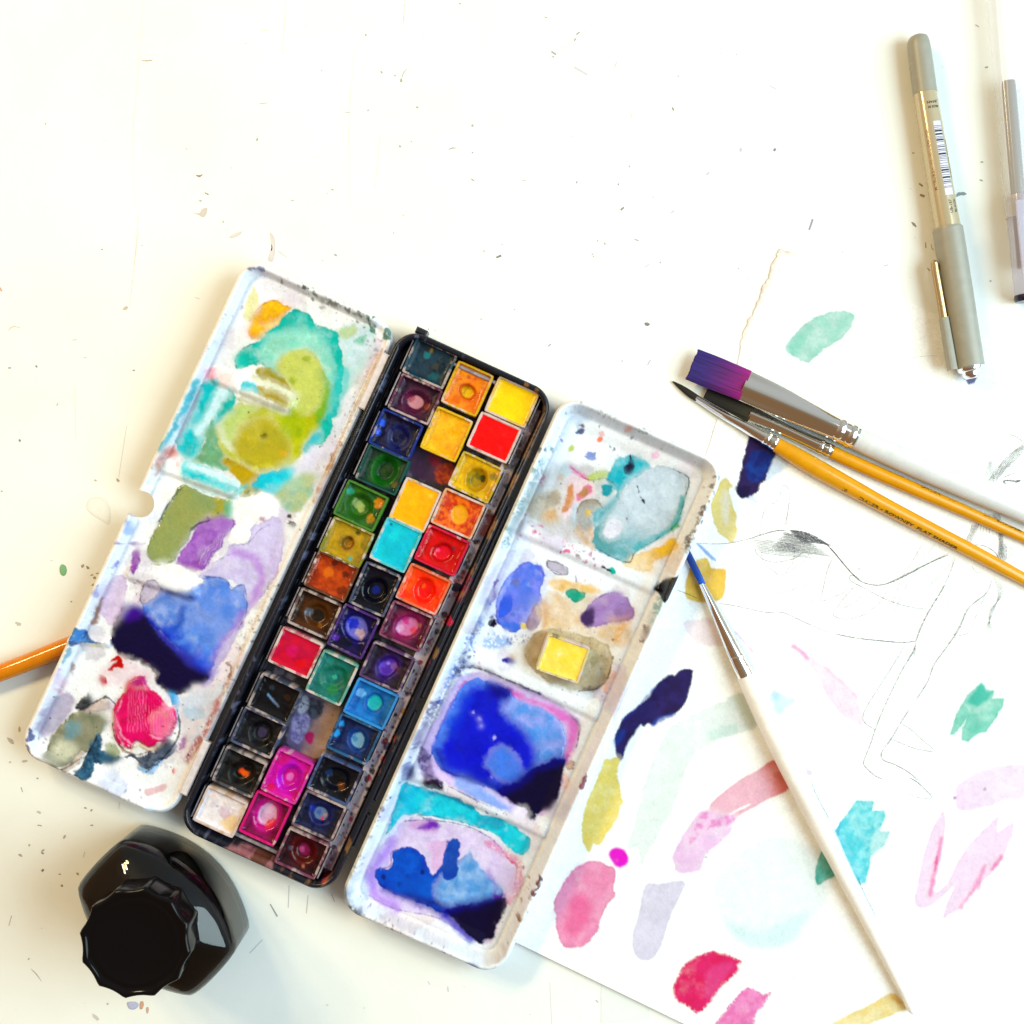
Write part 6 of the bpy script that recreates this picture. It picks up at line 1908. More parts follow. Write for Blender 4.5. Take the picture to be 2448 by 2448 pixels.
WP = C(226, 208, 200)      # bare pan bottom
BK = C(18, 17, 24)
Lrow = 'left row'
PANS = [
    # left row, top to bottom
    dict(px=(1027, 868), label='dark teal pan, topmost of the left row', base=C(14, 50, 64), alt=C(12, 34, 46), rim=C(60, 120, 130), rim_amt=.35, level=2.4,
         spots=[(-2.5, -2.5, 1.6, C(20, 130, 130), .6), (2.5, 0, 1.6, C(70, 60, 30), .5), (-1.5, -5.0, .8, C(150, 120, 40), .8), (3.5, 4, 1.8, C(20, 100, 96), .5)], contrast=1.4),
    dict(px=(992, 954), label='dark plum pan worn through to a pinkish white bottom, second in the left row', base=C(58, 16, 44), alt=C(40, 12, 36), rim=C(150, 70, 110), rim_amt=.4, level=3.0,
         pits=[(.3, .7, 4.4, 2.2, C(206, 150, 156), C(76, 20, 50), .62)], spots=[(-2.2, .2, 1.6, C(150, 50, 70), .6), (5.5, 1.0, 1.4, C(160, 80, 50), .5)]),
    dict(px=(946, 1038), label='dark navy pan with bright blue left wall, third in the left row', base=C(12, 16, 54), alt=C(8, 10, 34), rim=C(40, 80, 190), rim_amt=.6, level=3.0,
         pits=[(1.2, .6, 4.2, 1.2, None, C(14, 22, 78), .5)], spots=[(-7.2, -2, 1.6, C(30, 100, 220), .8), (-7.2, 2, 1.5, C(30, 90, 210), .8)]),
    dict(px=(914, 1123), label='sap green pan with a deep round hole, fourth in the left row', base=C(20, 56, 36), alt=C(12, 34, 28), rim=C(50, 120, 110), rim_amt=.7, level=2.2,
         pits=[(.8, -.2, 4.9, 3.2, C(34, 62, 12), C(20, 96, 20), .45)], spots=[(6.8, 3.5, 1.6, C(120, 110, 40), .5)]),
    dict(px=(862, 1209), label='olive green pan with a pale crescent in its hole, fifth in the left row', base=C(60, 100, 40), alt=C(36, 78, 44), rim=C(90, 140, 70), rim_amt=.75, level=2.4,
         pits=[(-.6, .6, 4.9, 3.0, C(56, 104, 30), C(44, 90, 24), .75)], spots=[(-1.9, -.2, 2.0, C(170, 190, 130), .85), (.3, 1.0, 1.7, C(176, 190, 120), .9), (1.6, .2, 1.0, C(60, 100, 30), .9),
         (6.0, -3.6, 2.2, C(224, 150, 40), .85), (5.6, 3.0, 1.8, C(196, 150, 30), .8), (-6.5, -3.5, 1.5, C(60, 170, 140), .7)]),
    dict(px=(828, 1297), label='ochre pan with a small round dimple, sixth in the left row', base=C(186, 150, 32), alt=C(146, 128, 40), rim=C(150, 150, 80), rim_amt=.5, level=1.7,
         pits=[(.4, .2, 2.4, 1.9, C(176, 126, 30), C(112, 70, 14), .55)], spots=[(2.4, -5.2, 1.0, C(36, 50, 20), .85), (4.0, 5.2, .8, C(60, 170, 160), .9), (6.5, -1, 1.3, C(70, 110, 50), .5)]),
    dict(px=(792, 1378), label='burnt orange pan with a glossy lumpy cake, seventh in the left row', base=C(186, 86, 10), alt=C(130, 52, 8), rim=C(110, 70, 50), rim_amt=.5, level=1.8, rough=.12,
         spots=[(-1, -5, 1.4, C(60, 24, 8), .8), (4.6, -2.8, 1.5, C(66, 26, 10), .8), (-2, -.5, 2.0, C(220, 130, 20), .6), (5.8, 3.5, 1.8, C(60, 30, 20), .6)], bulge=.5),
    dict(px=(751, 1467), label='dark umber brown pan with a grey sheen, eighth in the left row', base=C(70, 40, 20), alt=C(36, 24, 18), rim=C(150, 120, 110), rim_amt=.35, level=2.6, rough=.12,
         pits=[(1.0, .4, 4.4, 1.8, C(28, 20, 14), C(76, 46, 16), .55)], spots=[(-2.6, .4, 1.8, C(96, 104, 110), .7), (3.6, 3.6, 1.0, C(150, 100, 40), .6)]),  # the grey sheen is a spot painted into the cake colour
    dict(px=(706, 1561), label='crimson pan with a full wet cake, ninth in the left row', base=C(200, 22, 70), alt=C(176, 16, 70), rim=C(214, 120, 130), rim_amt=.3, level=1.3, rough=.08,
         spots=[(-1.5, 0, 2.3, C(206, 50, 110), .6), (4, 3, 2.2, C(214, 14, 30), .7)], bulge=.7),
    dict(px=(656, 1671), label='black pan split by a pale blue crack, tenth in the left row', base=C(10, 10, 14), alt=C(18, 16, 18), rim=C(110, 120, 140), rim_amt=.45, level=2.6, rough=.1,
         spots=[(-3.2, 0, .55, C(110, 160, 196), .9), (-2.6, .3, .5, C(120, 160, 190), .9), (-2.0, .6, .5, C(120, 156, 190), .9), (-1.4, .9, .55, C(130, 150, 180), .9), (-.8, 1.2, .5, C(120, 140, 170), .9), (-.2, 1.4, .5, C(120, 140, 170), .9), (1.0, 1.9, .5, C(110, 130, 160), .9), (1.6, 2.1, .45, C(110, 126, 150), .8), (.4, 1.7, .5, C(110, 130, 160), .9), (2.2, 2.4, .5, C(110, 120, 140), .8), (-3.0, -3, 1.0, C(50, 60, 70), .6),
                (4.0, -2.0, 1.3, C(60, 36, 20), .6)]),
    dict(px=(616, 1752), label='black indigo pan with a violet grey hollow, eleventh in the left row', base=C(12, 13, 24), alt=C(8, 8, 14), rim=C(120, 130, 160), rim_amt=.45, level=2.6,
         pits=[(1.0, .2, 4.6, 2.2, C(60, 54, 78), C(8, 8, 12), .42)]),
    dict(px=(572, 1846), label='black pan with a torn orange spot in the middle, twelfth in the left row', base=C(16, 17, 18), alt=C(10, 10, 12), rim=C(130, 128, 130), rim_amt=.4, level=2.4,
         pits=[(.8, .3, 4.5, 2.4, C(8, 6, 6), C(10, 8, 8), .8)], spots=[(.2, .6, 1.3, C(236, 104, 10), .95), (1.8, .9, 1.3, C(236, 116, 20), .95), (2.8, .3, .7, C(240, 120, 20), .9)]),
    dict(px=(526, 1941), label='white pan stained cream and mauve, lowest of the left row', base=C(243, 236, 230), alt=C(236, 222, 214), rim=C(222, 190, 160), rim_amt=.35, level=1.6,
         spots=[(5, 2.5, 3.2, C(240, 205, 140), .65), (1.5, 0, 2.6, C(206, 176, 190), .6), (-3.5, -1, 1.4, C(190, 180, 200), .35), (-2.2, -1.0, .4, C(60, 60, 90), .8)]),
    # middle row
    dict(px=(1117, 929), portrait=True, label='orange yellow pan with a round hole to the bottom, topmost of the middle row', base=C(236, 152, 24), alt=C(226, 128, 16), rim=C(240, 196, 80), rim_amt=.6,
         level=2.0, pits=[(.4, 1.0, 3.0, 2.6, C(236, 200, 60), C(196, 90, 10), .78)], spots=[(-1.5, -4.5, .9, C(170, 70, 10), .7), (1.2, -5.2, .8, C(180, 80, 10), .7), (-4, -2.5, .7, C(190, 90, 10), .7),
         (3.5, 1.0, .9, C(196, 90, 16), .7), (-2.5, 5.5, 1.8, C(200, 96, 10), .6)]),
    dict(px=(1067, 1038), portrait=True, label='pale gamboge yellow pan, second in the middle row', base=C(243, 194, 36), alt=C(236, 174, 26), rim=C(250, 210, 110), rim_amt=.65, level=1.8,
         spots=[(2.5, 4, 1.4, C(220, 150, 20), .6), (-.5, .5, 2.5, C(230, 176, 24), .5)]),
    dict(px=(992, 1207), portrait=True, label='full deep yellow pan with white rim, third in the middle row', base=C(250, 190, 8), alt=C(246, 176, 4), rim=C(250, 214, 140), rim_amt=.2,
         level=.9, rough=.08, bulge=.6, spots=[(-1.5, 0, 1.4, C(250, 206, 50), .5), (4.0, -5.5, 1.0, C(250, 206, 120), .7)]),
    dict(px=(946, 1303), portrait=True, label='bright turquoise pan with a full cake, fourth in the middle row', base=C(22, 198, 206), alt=C(16, 182, 196), rim=C(130, 214, 214), rim_amt=.45,
         level=1.0, rough=.08, bulge=.5, spots=[(-2.5, -3, 1.8, C(60, 216, 216), .5), (-5, -6.5, .6, C(20, 40, 60), .8)]),
    dict(px=(896, 1409), portrait=True, label='blue black pan with a deep hollow, fifth in the middle row', base=C(10, 11, 26), alt=C(8, 8, 18), rim=C(120, 130, 160), rim_amt=.5, level=2.6, rough=.12,
         pits=[(.2, .4, 4.6, 2.4, C(16, 36, 110), C(6, 6, 14), .36)]),
    dict(px=(844, 1510), portrait=True, label='ultramarine pan worn to a bluish white bottom, sixth in the middle row', base=C(24, 14, 70), alt=C(14, 10, 40), rim=C(120, 80, 170), rim_amt=.6, level=3.0, rough=.14,
         pits=[(.4, -1.4, 5.2, 2.4, C(120, 120, 200), C(22, 16, 90), .84)], spots=[(-1.6, -2.0, 2.3, C(30, 50, 190), .9), (2.6, .2, 2.0, C(226, 200, 200), .8), (-1, 5.6, 2.6, C(12, 10, 30), .9),
         (-5.2, 5.2, 1.6, C(110, 60, 170), .7)]),
    dict(px=(793, 1621), portrait=True, label='viridian green pan with a small pale centre, seventh in the middle row', base=C(14, 122, 112), alt=C(12, 92, 84), rim=C(130, 180, 160), rim_amt=.45, level=1.8,
         pits=[(.6, -.2, 4.6, 1.5, C(84, 170, 140), C(10, 106, 84), .2)], spots=[(2.0, 4.4, 2.2, C(60, 130, 60), .5)]),
    dict(px=(686, 1857), portrait=True, label='magenta pan with a violet ring and pale centre, eighth in the middle row', base=C(206, 14, 150), alt=C(190, 10, 110), rim=C(224, 90, 170), rim_amt=.55, level=1.8, rough=.1,
         pits=[(.8, .4, 4.6, 2.2, C(222, 130, 190), C(178, 16, 170), .32)], spots=[(-2.0, 3.5, 1.8, C(170, 20, 190), .6), (0, -5, 2.0, C(176, 20, 190), .5), (-4.2, 6.4, 1.5, C(190, 6, 60), .7)]),
    dict(px=(634, 1957), portrait=True, label='pink purple pan worn to its pale bottom, lowest of the middle row', base=C(130, 8, 70), alt=C(90, 10, 50), rim=C(226, 50, 130), rim_amt=.75, level=2.8, rough=.14,
         pits=[(-.2, -.6, 5.0, 2.2, C(228, 184, 206), C(196, 20, 130), .80)], spots=[(2.6, 1.8, 1.8, C(214, 60, 70), .75), (1.8, 3.2, 1.4, C(220, 80, 80), .7), (-1, -2, 1.8, C(230, 200, 214), .6)]),
    # right row
    dict(px=(1224, 961), label='lemon yellow pan with a full cake, topmost of the right row', base=C(252, 222, 6), alt=C(248, 208, 4), rim=C(250, 214, 140), rim_amt=.3, level=1.2, rough=.12, spots=[]),
    dict(px=(1181, 1046), label='fresh scarlet red pan with white rim, second in the right row', base=C(236, 6, 6), alt=C(224, 4, 4), rim=C(240, 190, 180), rim_amt=.12, level=.7, rough=.07, bulge=.5),
    dict(px=(1137, 1141), label='yellow pan with a dark green hole, third in the right row', base=C(232, 192, 24), alt=C(206, 160, 30), rim=C(220, 190, 100), rim_amt=.45, level=1.8, rough=.14,
         pits=[(.8, .8, 4.2, 2.6, C(166, 140, 30), C(176, 140, 10), .7)], spots=[(2.6, -.8, 1.4, C(40, 50, 14), .9), (.8, -.6, 1.2, C(90, 96, 30), .7), (6.2, -3.0, 1.6, C(90, 100, 60), .6), (-1.6, 2.0, 1.2, C(130, 120, 30), .7)]),
    dict(px=(1095, 1228), label='mottled amber pan crusted with orange, fourth in the right row', base=C(226, 122, 24), alt=C(190, 70, 10), rim=C(244, 190, 150), rim_amt=.35, level=1.6, nscale=1.5, contrast=1.6,
         pits=[(.6, .2, 4.0, .9, C(230, 168, 60), None, .9)]),
    dict(px=(1056, 1316), label='carmine pan with a dark speck and glossy centre, fifth in the right row', base=C(206, 10, 34), alt=C(190, 6, 20), rim=C(224, 60, 90), rim_amt=.7, level=2.2, rough=.1,
         pits=[(.6, .8, 3.8, 1.5, C(216, 26, 70), C(170, 6, 20), .8)], spots=[(3.8, -2.6, .8, C(90, 50, 70), .8), (-1.6, .6, .8, C(240, 130, 170), .6)]),
    dict(px=(1012, 1409), label='vermilion orange pan with a round well, sixth in the right row', base=C(243, 108, 12), alt=C(238, 84, 8), rim=C(244, 140, 110), rim_amt=.5, level=1.8, rough=.12,
         pits=[(.6, .2, 4.3, 2.0, C(222, 56, 6), C(230, 60, 4), .7)], spots=[(-.6, -1.0, .9, C(240, 120, 60), .7)]),
    dict(px=(971, 1497), label='rose violet pan worn to a speckled pink bottom, seventh in the right row', base=C(66, 12, 46), alt=C(90, 20, 50), rim=C(206, 120, 150), rim_amt=.5, level=2.8,
         pits=[(.2, .4, 4.6, 1.8, C(206, 130, 170), C(130, 20, 80), .84)], spots=[(-1.2, -1.4, 1.7, C(196, 40, 120), .8), (2.8, .8, 1.3, C(214, 60, 70), .7), (-2, 2.2, 1.6, C(220, 180, 206), .7), (4.4, -2.0, 1.0, C(190, 140, 110), .5)]),
    dict(px=(924, 1595), label='dark violet pan with a scratched purple centre, eighth in the right row', base=C(36, 18, 46), alt=C(26, 12, 30), rim=C(150, 110, 160), rim_amt=.5, level=2.8,
         pits=[(.2, .4, 4.2, 1.6, C(78, 44, 150), C(46, 24, 96), .8)], spots=[(-.2, -1, .8, C(160, 150, 220), .7), (2.4, -1, 1.4, C(150, 110, 160), .6), (-2, .4, 1.3, C(110, 80, 190), .6), (5, 0, 1.6, C(90, 50, 50), .5)]),
    dict(px=(886, 1683), label='cerulean pan with an aqua disc at its bottom, ninth in the right row', base=C(24, 96, 156), alt=C(30, 120, 180), rim=C(90, 160, 220), rim_amt=.75, level=3.2,
         pits=[(1.0, -.4, 3.6, 1.4, C(70, 178, 176), C(20, 84, 150), .8)], spots=[(-5.4, -2, 1.8, C(150, 206, 236), .7), (-3.4, 3.8, 1.6, C(40, 130, 200), .6)]),
    dict(px=(845, 1767), label='deep blue pan with a pale scratched disc, tenth in the right row', base=C(14, 40, 84), alt=C(10, 24, 60), rim=C(90, 150, 200), rim_amt=.65, level=3.0,
         pits=[(1.6, .4, 3.8, 1.7, C(130, 170, 190), C(14, 60, 120), .74)], spots=[(.2, .6, 1.2, C(60, 120, 170), .7), (-7.0, 1, 1.4, C(70, 170, 226), .8), (-7.0, -3, 1.2, C(70, 170, 226), .7)]),
    dict(px=(799, 1864), label='blue black pan with a brown glint, eleventh in the right row', base=C(12, 16, 30), alt=C(10, 10, 14), rim=C(120, 140, 190), rim_amt=.5, level=2.8, rough=.12,
         pits=[(.4, .2, 4.8, 2.2, C(8, 8, 10), C(12, 14, 24), .6)], spots=[(-3.0, -.4, 1.7, C(44, 64, 96), .7), (3.6, 2.2, 1.5, C(110, 66, 20), .75)]),  # brown glint painted on as a colour spot
    dict(px=(762, 1951), label='navy pan with a grey blue disc and red fleck, twelfth in the right row', base=C(14, 18, 58), alt=C(10, 12, 36), rim=C(190, 160, 170), rim_amt=.4, level=2.8,
         pits=[(.2, -.2, 3.9, 1.9, C(104, 124, 156), C(16, 26, 84), .68)], spots=[(-.8, -.2, 1.2, C(50, 80, 140), .7), (1.4, 1.4, .7, C(226, 70, 50), .9), (2.0, -.2, .8, C(196, 150, 130), .7), (-3.6, -1, 1.4, C(30, 50, 150), .6)]),
    dict(px=(721, 2041), label='dark maroon pan with a rose centre, lowest of the right row', base=C(54, 8, 22), alt=C(34, 8, 18), rim=C(196, 120, 140), rim_amt=.45, level=2.6, rough=.14,
         pits=[(.2, -.6, 4.4, 2.0, C(120, 24, 70), C(80, 4, 16), .5)], spots=[(-.6, -.4, 1.1, C(170, 90, 130), .8), (-5.2, .6, 1.0, C(90, 96, 110), .6), (2.4, 4.8, .7, C(200, 130, 100), .7)]),
]
for i, p in enumerate(PANS):
    p = dict(p)
    build_pan(p.pop('px'), p.pop('portrait', False), p.pop('label'), p.pop('base'), p.pop('alt'), p.pop('rim'), p.pop('rim_amt'), seed=i + 1, **p)
_pc = R2([(1275, 563)])[0]
build_pan(_pc, False, 'loose clean yellow pan lying in the right palette', C(252, 230, 140), C(250, 222, 124), C(250, 232, 170), .5, level=.8, ztop=12.6, zbot=4.6, deg=19.0, rough=.07, bulge=.4,
          seed=60, spots=[(-2.0, -1.2, .8, C(254, 248, 220), .5)])


# the tin's pan clips: thin upright tabs beside the outer rows, end bars at both ends
def clips():
    k = 0
    for side, idxs in ((-1, range(0, 13)), (1, range(22, 35))):
        for i in idxs:
            c = TRAY.uv([PANS[i]['px']], 11.4)[0]
            u = c[0] + side * (8.8 + .75)
            rg = random.Random(i)
            box_uvz('clip_tab', TRAY, u - .3, u + .3, c[1] - 6.6 + rg.uniform(-1, 1), c[1] + 6.2 + rg.uniform(-1, 1), 3.0, 10.9 + rg.uniform(-.6, .3), M_CLIP, TRAY_OBJ, .12)
    a = TRAY.uv(K4([(910, 372), (1330, 560)]), 11)
    box_uvz('clip_bar', TRAY, a[0][0], a[1][0], -102.3, -100.9, 3.0, 10.6, M_CLIP, TRAY_OBJ, .3)
    a = TRAY.uv(K6([(400, 1500), (745, 1660)]), 9)
    box_uvz('clip_bar', TRAY, a[0][0], a[1][0], 100.4, 101.8, 3.0, 9.2, M_CLIP, TRAY_OBJ, .3)


clips()
# ------------------------------------------------------------------ lofted things: brushes, pens, bottle
light(1.48, 1.48, 1.36)


def recalc(o):
    import bmesh
    bm = bmesh.new()
    bm.from_mesh(o.data)
    bmesh.ops.recalc_face_normals(bm, faces=bm.faces[:])
    bm.to_mesh(o.data)
    bm.free()


def stations(st, sub=4):
    """st rows: px, py, z, half width, half height -> world rows, smoothly resampled"""
    rows = []
    for px, py, z, hw, hh in st:
        w = W(px, py, z)
        rows.append((w[0], w[1], w[2], hw, hh))
    R = np.array(rows)
    if sub > 1 and len(R) > 2:
        R = smooth_open(R, sub)
        R[:, 3:] = np.maximum(R[:, 3:], .05)
    return R


def loft(name, st, mat, parent, sub=4, N=28, colf=None, ex=2.0, cap0=True, cap1=True, label=None, sharp=50, flute=0.0, fray=0.0):
    R = stations(st, sub)
    P = R[:, :3]
    t = np.gradient(P, axis=0)
    t /= np.linalg.norm(t, axis=1)[:, None]
    side = np.stack([t[:, 1], -t[:, 0], np.zeros(len(t))], 1)
    side /= np.linalg.norm(side, axis=1)[:, None]
    up = np.cross(side, t)
    up *= np.sign(up[:, 2:3])
    th = np.arange(N) * 2 * math.pi / N
    ct, sn = np.cos(th), np.sin(th)
    cs = np.sign(ct) * np.abs(ct) ** (2 / ex)
    ss = np.sign(sn) * np.abs(sn) ** (2 / ex)
    V, Cc = [], []
    n = len(R)
    for i in range(n):
        tt = i / max(n - 1, 1)
        fz = flute * (1 - tt) ** .6 * np.sin(cs * 4.6 + 1.1 + 1.6 * tt) * np.maximum(ss, 0)
        V.append(P[i] + side[i] * (R[i, 3] * cs)[:, None] + up[i] * (R[i, 4] * ss + fz)[:, None])
        if fray and i < 3:
            V[-1] = V[-1] - t[i] * (fray * (1 - i / 3) * (fbm(cs * 7, ss * 3, 41, 3)))[:, None]
        if colf:
            Cc.append(colf(i / (n - 1), th, P[i]))
    V = np.concatenate(V)
    F = []
    for i in range(n - 1):
        for k in range(N):
            j = (k + 1) % N
            F.append((i * N + k, i * N + j, (i + 1) * N + j, (i + 1) * N + k))
    if cap0:
        F.append(tuple(range(N))[::-1])
    if cap1:
        F.append(tuple(range((n - 1) * N, n * N)))
    o = mesh_obj(name, V, F, mat, parent, None, np.concatenate(Cc) if colf else None)
    recalc(o)
    o.data.set_sharp_from_angle(angle=math.radians(sharp))
    if label:
        o['label'] = label
    return o


def uni(c, rough):
    return lambda t, th, p: np.tile([*c, rough], (len(th), 1))


def lacquer(c, rough, seed, chips=None):
    def f(t, th, p):
        u = np.full(len(th), t * 40.0)
        n = fbm(u, th * 1.2, seed, 3)[:, None]
        out = np.asarray(c) * (1 + .10 * n)
        if chips is not None:
            cc, amt, t0, t1 = chips
            if t0 <= t <= t1:
                w = sstep(1 - amt, 1 - amt + .1, fbm(u * 3, th * 2.2, seed + 4, 3) * .5 + .5)[:, None]
                out = out * (1 - w) + np.asarray(cc) * w
        return np.concatenate([np.clip(out, .002, .86), np.full((len(th), 1), rough)], 1)
    return f


def hair(c0, c1, seed, rough=.5):
    def f(t, th, p):
        n = fbm(np.cos(th) * 16, np.full(len(th), t * 1.6) + np.sign(np.sin(th)) * 5, seed, 3)[:, None]
        k = t ** 2.2
        c = np.asarray(c0) * (1 - k) + np.asarray(c1) * k
        out = np.clip(c * (1 + .75 * n), .002, .86)
        return np.concatenate([out, np.full((len(th), 1), rough)], 1)
    return f


M_FERRULE = mat_plain('nickel_ferrule', (0.86, 0.83, 0.76), 0.10, metal=1.0, bump=(160, 0.12, 0.0005))


# ---- printed text laid onto a round handle
def text_verts(body, size):
    cu = bpy.data.curves.new('t', 'FONT')
    cu.body = body
    cu.size = size
    cu.resolution_u = 2
    cu.offset = size * .022
    ob = bpy.data.objects.new('t', cu)
    COL.objects.link(ob)
    dg = bpy.context.evaluated_depsgraph_get()
    me = bpy.data.meshes.new_from_object(ob.evaluated_get(dg))
    v = np.array([x.co[:] for x in me.vertices])
    f = [tuple(p.vertices) for p in me.polygons]
    bpy.data.objects.remove(ob)
    bpy.data.curves.remove(cu)
    bpy.data.meshes.remove(me)
    return v[:, :2], f


class Rod:
    """straight round rod between two photograph points, for wrapping print"""
    def __init__(self, a, b, ra, rb, za, zb):
        self.a, self.b = W(*a, za), W(*b, zb)
        self.ra, self.rb = ra, rb
        d = self.b - self.a
        self.L = np.linalg.norm(d)
        self.t = d / self.L
        self.side = np.array([self.t[1], -self.t[0], 0])
        self.side /= np.linalg.norm(self.side)
        self.up = np.array([0, 0, 1.0])

    def at(self, s, phi, off=.04):
        s = np.asarray(s, float)[..., None]
        phi = np.asarray(phi, float)[..., None]
        r = self.ra + (self.rb - self.ra) * s / self.L + off
        return self.a + self.t * s + r * (np.cos(phi) * self.up + np.sin(phi) * self.side)

    def s_of(self, px):
        w = W(px[0], px[1], self.a[2] + self.ra * .9)
        return float((w - self.a) @ self.t)

    def text(self, body, size, s0, phi0, mode, mat, parent, name='lettering', stretch=None):
        v, f = text_verts(body, size)
        if stretch:
            v[:, 0] *= stretch / v[:, 0].max()
        rr = (self.ra + self.rb) / 2
        if mode == 'along':
            P = self.at(s0 + v[:, 0], phi0 - v[:, 1] / rr)
        elif mode == 'back':          # reads towards the rod's start
            P = self.at(s0 - v[:, 0], phi0 + v[:, 1] / rr)
        else:                         # across, upside down
            P = self.at(s0 + v[:, 1], phi0 + v[:, 0] / rr)
        return mesh_obj(name, P, f, mat, parent, smooth=False)

    def patch(self, s0, s1, p0, p1, off, mat, parent, name, n=10):
        ph = np.linspace(p0, p1, n)
        V = np.concatenate([self.at(np.full(n, s0), ph, off), self.at(np.full(n, s1), ph, off)])
        F = [(i, i + 1, n + i + 1, n + i) for i in range(n - 1)]
        return mesh_obj(name, V, F, mat, parent)


M_INK = mat_plain('black_print', C(26, 18, 14), 0.5)
M_REDINK = mat_plain('brown_print', C(120, 60, 30), 0.5)


def brush(label, bris, ferr, crimps, hand, hairc, hcol, hrough, seed, hex=2.0, chips=None, bw='bristles'):
    z0 = W(hand[0][0], hand[0][1])
    root = thing('paintbrush', label, 'brush', (z0[0], z0[1], 0), 'paintbrushes')
    loft(bw, bris, M_BRISTLE, root, 6, 120, hair(*hairc, seed), ex=2.6, fray=.12 * bris[0][3])
    fo = loft('ferrule', ferr, M_FERRULE, root, 5, 72, flute=.16 * ferr[0][3] ** .8)
    for c in crimps:
        (x0, y0, z, r), (x1, y1) = c
        st = [(x0, y0, z, r * .97, r * .97), (x0 * .7 + x1 * .3, y0 * .7 + y1 * .3, z, r * 1.05, r * 1.05), (x0 * .3 + x1 * .7, y0 * .3 + y1 * .7, z, r * 1.05, r * 1.05), (x1, y1, z, r * .97, r * .97)]
        loft('crimp_ring', st, M_FERRULE, fo, 3, 32)
    loft('handle', hand, M_HANDLE, root, 6, 32, lacquer(hcol, hrough, seed, chips))
    return root


# wide flat brush with white handle, lying over the second one
brush('wide flat brush with white handle and purple stained bristles',
      [(1655, 871, 4.9, 6.5, .5), (1700, 889, 5.6, 6.6, 1.2), (1740, 905, 6.4, 6.45, 1.8), (1782, 922, 7.0, 6.3, 2.1)],
      [(1777, 920, 7.0, 6.35, 2.2), (1850, 954, 6.9, 6.05, 2.8), (1930, 992, 6.5, 5.3, 3.8), (1985, 1018, 6.1, 4.95, 4.5), (2044, 1046, 5.8, 4.8, 4.75)],
      [((1996, 1023, 6.0, 4.95), (2014, 1031)), ((2024, 1036, 5.9, 4.9), (2040, 1044))],
      [(2041, 1045, 5.7, 4.55, 4.55), (2090, 1067, 5.7, 4.9, 4.9), (2200, 1116, 5.7, 5.0, 5.0), (2330, 1173, 5.5, 4.7, 4.7), (2447, 1224, 5.2, 4.3, 4.3), (2700, 1336, 4.4, 3.4, 3.4),
       (2900, 1424, 3.4, 2.3, 2.3), (2960, 1450, 3.0, 1.4, 1.4)],
      (C(44, 34, 110), C(150, 40, 116)), (.60, .61, .62), .22, 3)
_r = brush('thin flat yellow-handled brush tucked under the white-handled flat one',
           [(1688, 938, 1.5, 2.7, .45), (1735, 960, 2.0, 3.4, 1.2), (1768, 976, 2.4, 3.5, 1.7), (1796, 989, 2.7, 3.3, 2.0)],
           [(1792, 987, 2.7, 3.35, 2.1), (1850, 1014, 2.9, 2.9, 2.4), (1920, 1048, 3.2, 2.65, 2.6), (1958, 1066, 3.4, 2.75, 2.75), (1987, 1080, 3.4, 2.8, 2.8)],
           [((1956, 1065, 3.4, 2.8), (1966, 1070)), ((1972, 1073, 3.4, 2.8), (1984, 1079))],
           [(1985, 1079, 3.4, 2.6, 2.6), (2060, 1114, 3.4, 2.7, 2.7), (2180, 1167, 3.3, 2.65, 2.65), (2300, 1219, 3.1, 2.4, 2.4), (2447, 1285, 2.8, 2.15, 2.15), (2700, 1398, 2.4, 1.5, 1.5),
            (2840, 1460, 2.0, .8, .8)],
           (C(22, 22, 20), C(60, 56, 40)), C(236, 170, 24), .25, 8)
_rod = Rod((2180, 1167), (2447, 1285), 2.68, 2.2, 3.3, 2.8)
_rod.text('DALER \u2022 ROWNEY  FLAT SHADER', 2.0, _rod.s_of((2203, 1160)), -.62, 'along', M_INK, _r, stretch=44)
_r = brush('thin pointed yellow-handled brush, lowest of the three brushes lying together',
           [(1608, 912, 1.0, .25, .2), (1628, 926, 1.2, 1.0, .7), (1650, 942, 1.5, 1.4, 1.0), (1667, 953, 1.7, 1.3, 1.1)],
           [(1664, 951, 1.7, 1.35, 1.2), (1720, 985, 2.2, 1.85, 1.6), (1780, 1018, 2.8, 2.35, 2.2), (1828, 1046, 3.4, 2.7, 2.7), (1858, 1064, 3.6, 2.9, 2.9)],
           [((1827, 1045, 3.4, 2.85), (1838, 1052)), ((1843, 1055, 3.5, 2.9), (1855, 1062))],
           [(1856, 1063, 3.7, 2.95, 2.95), (1900, 1089, 4.1, 3.5, 3.5), (1955, 1121, 4.3, 3.7, 3.7), (2040, 1168, 4.1, 3.45, 3.45), (2130, 1217, 3.8, 3.15, 3.15), (2311, 1311, 3.5, 2.8, 2.8),
            (2447, 1384, 3.2, 2.5, 2.5), (2700, 1517, 2.4, 1.6, 1.6), (2830, 1586, 2.0, .8, .8)],
           (C(24, 24, 20), C(48, 44, 34)), C(238, 172, 20), .22, 12, chips=(C(250, 220, 150), .06, .1, .5))
_rod = Rod((2040, 1168), (2311, 1311), 3.45, 2.85, 4.1, 3.5)
_s = _rod.s_of((2052, 1196))
_rod.text('DALER \u2022 ROWNEY  FLAT SHADER', 2.1, _s, 1.05, 'along', M_INK, _r, stretch=44)
_rod.text('10', 2.0, _s - 7.5, 1.0, 'along', M_INK, _r)
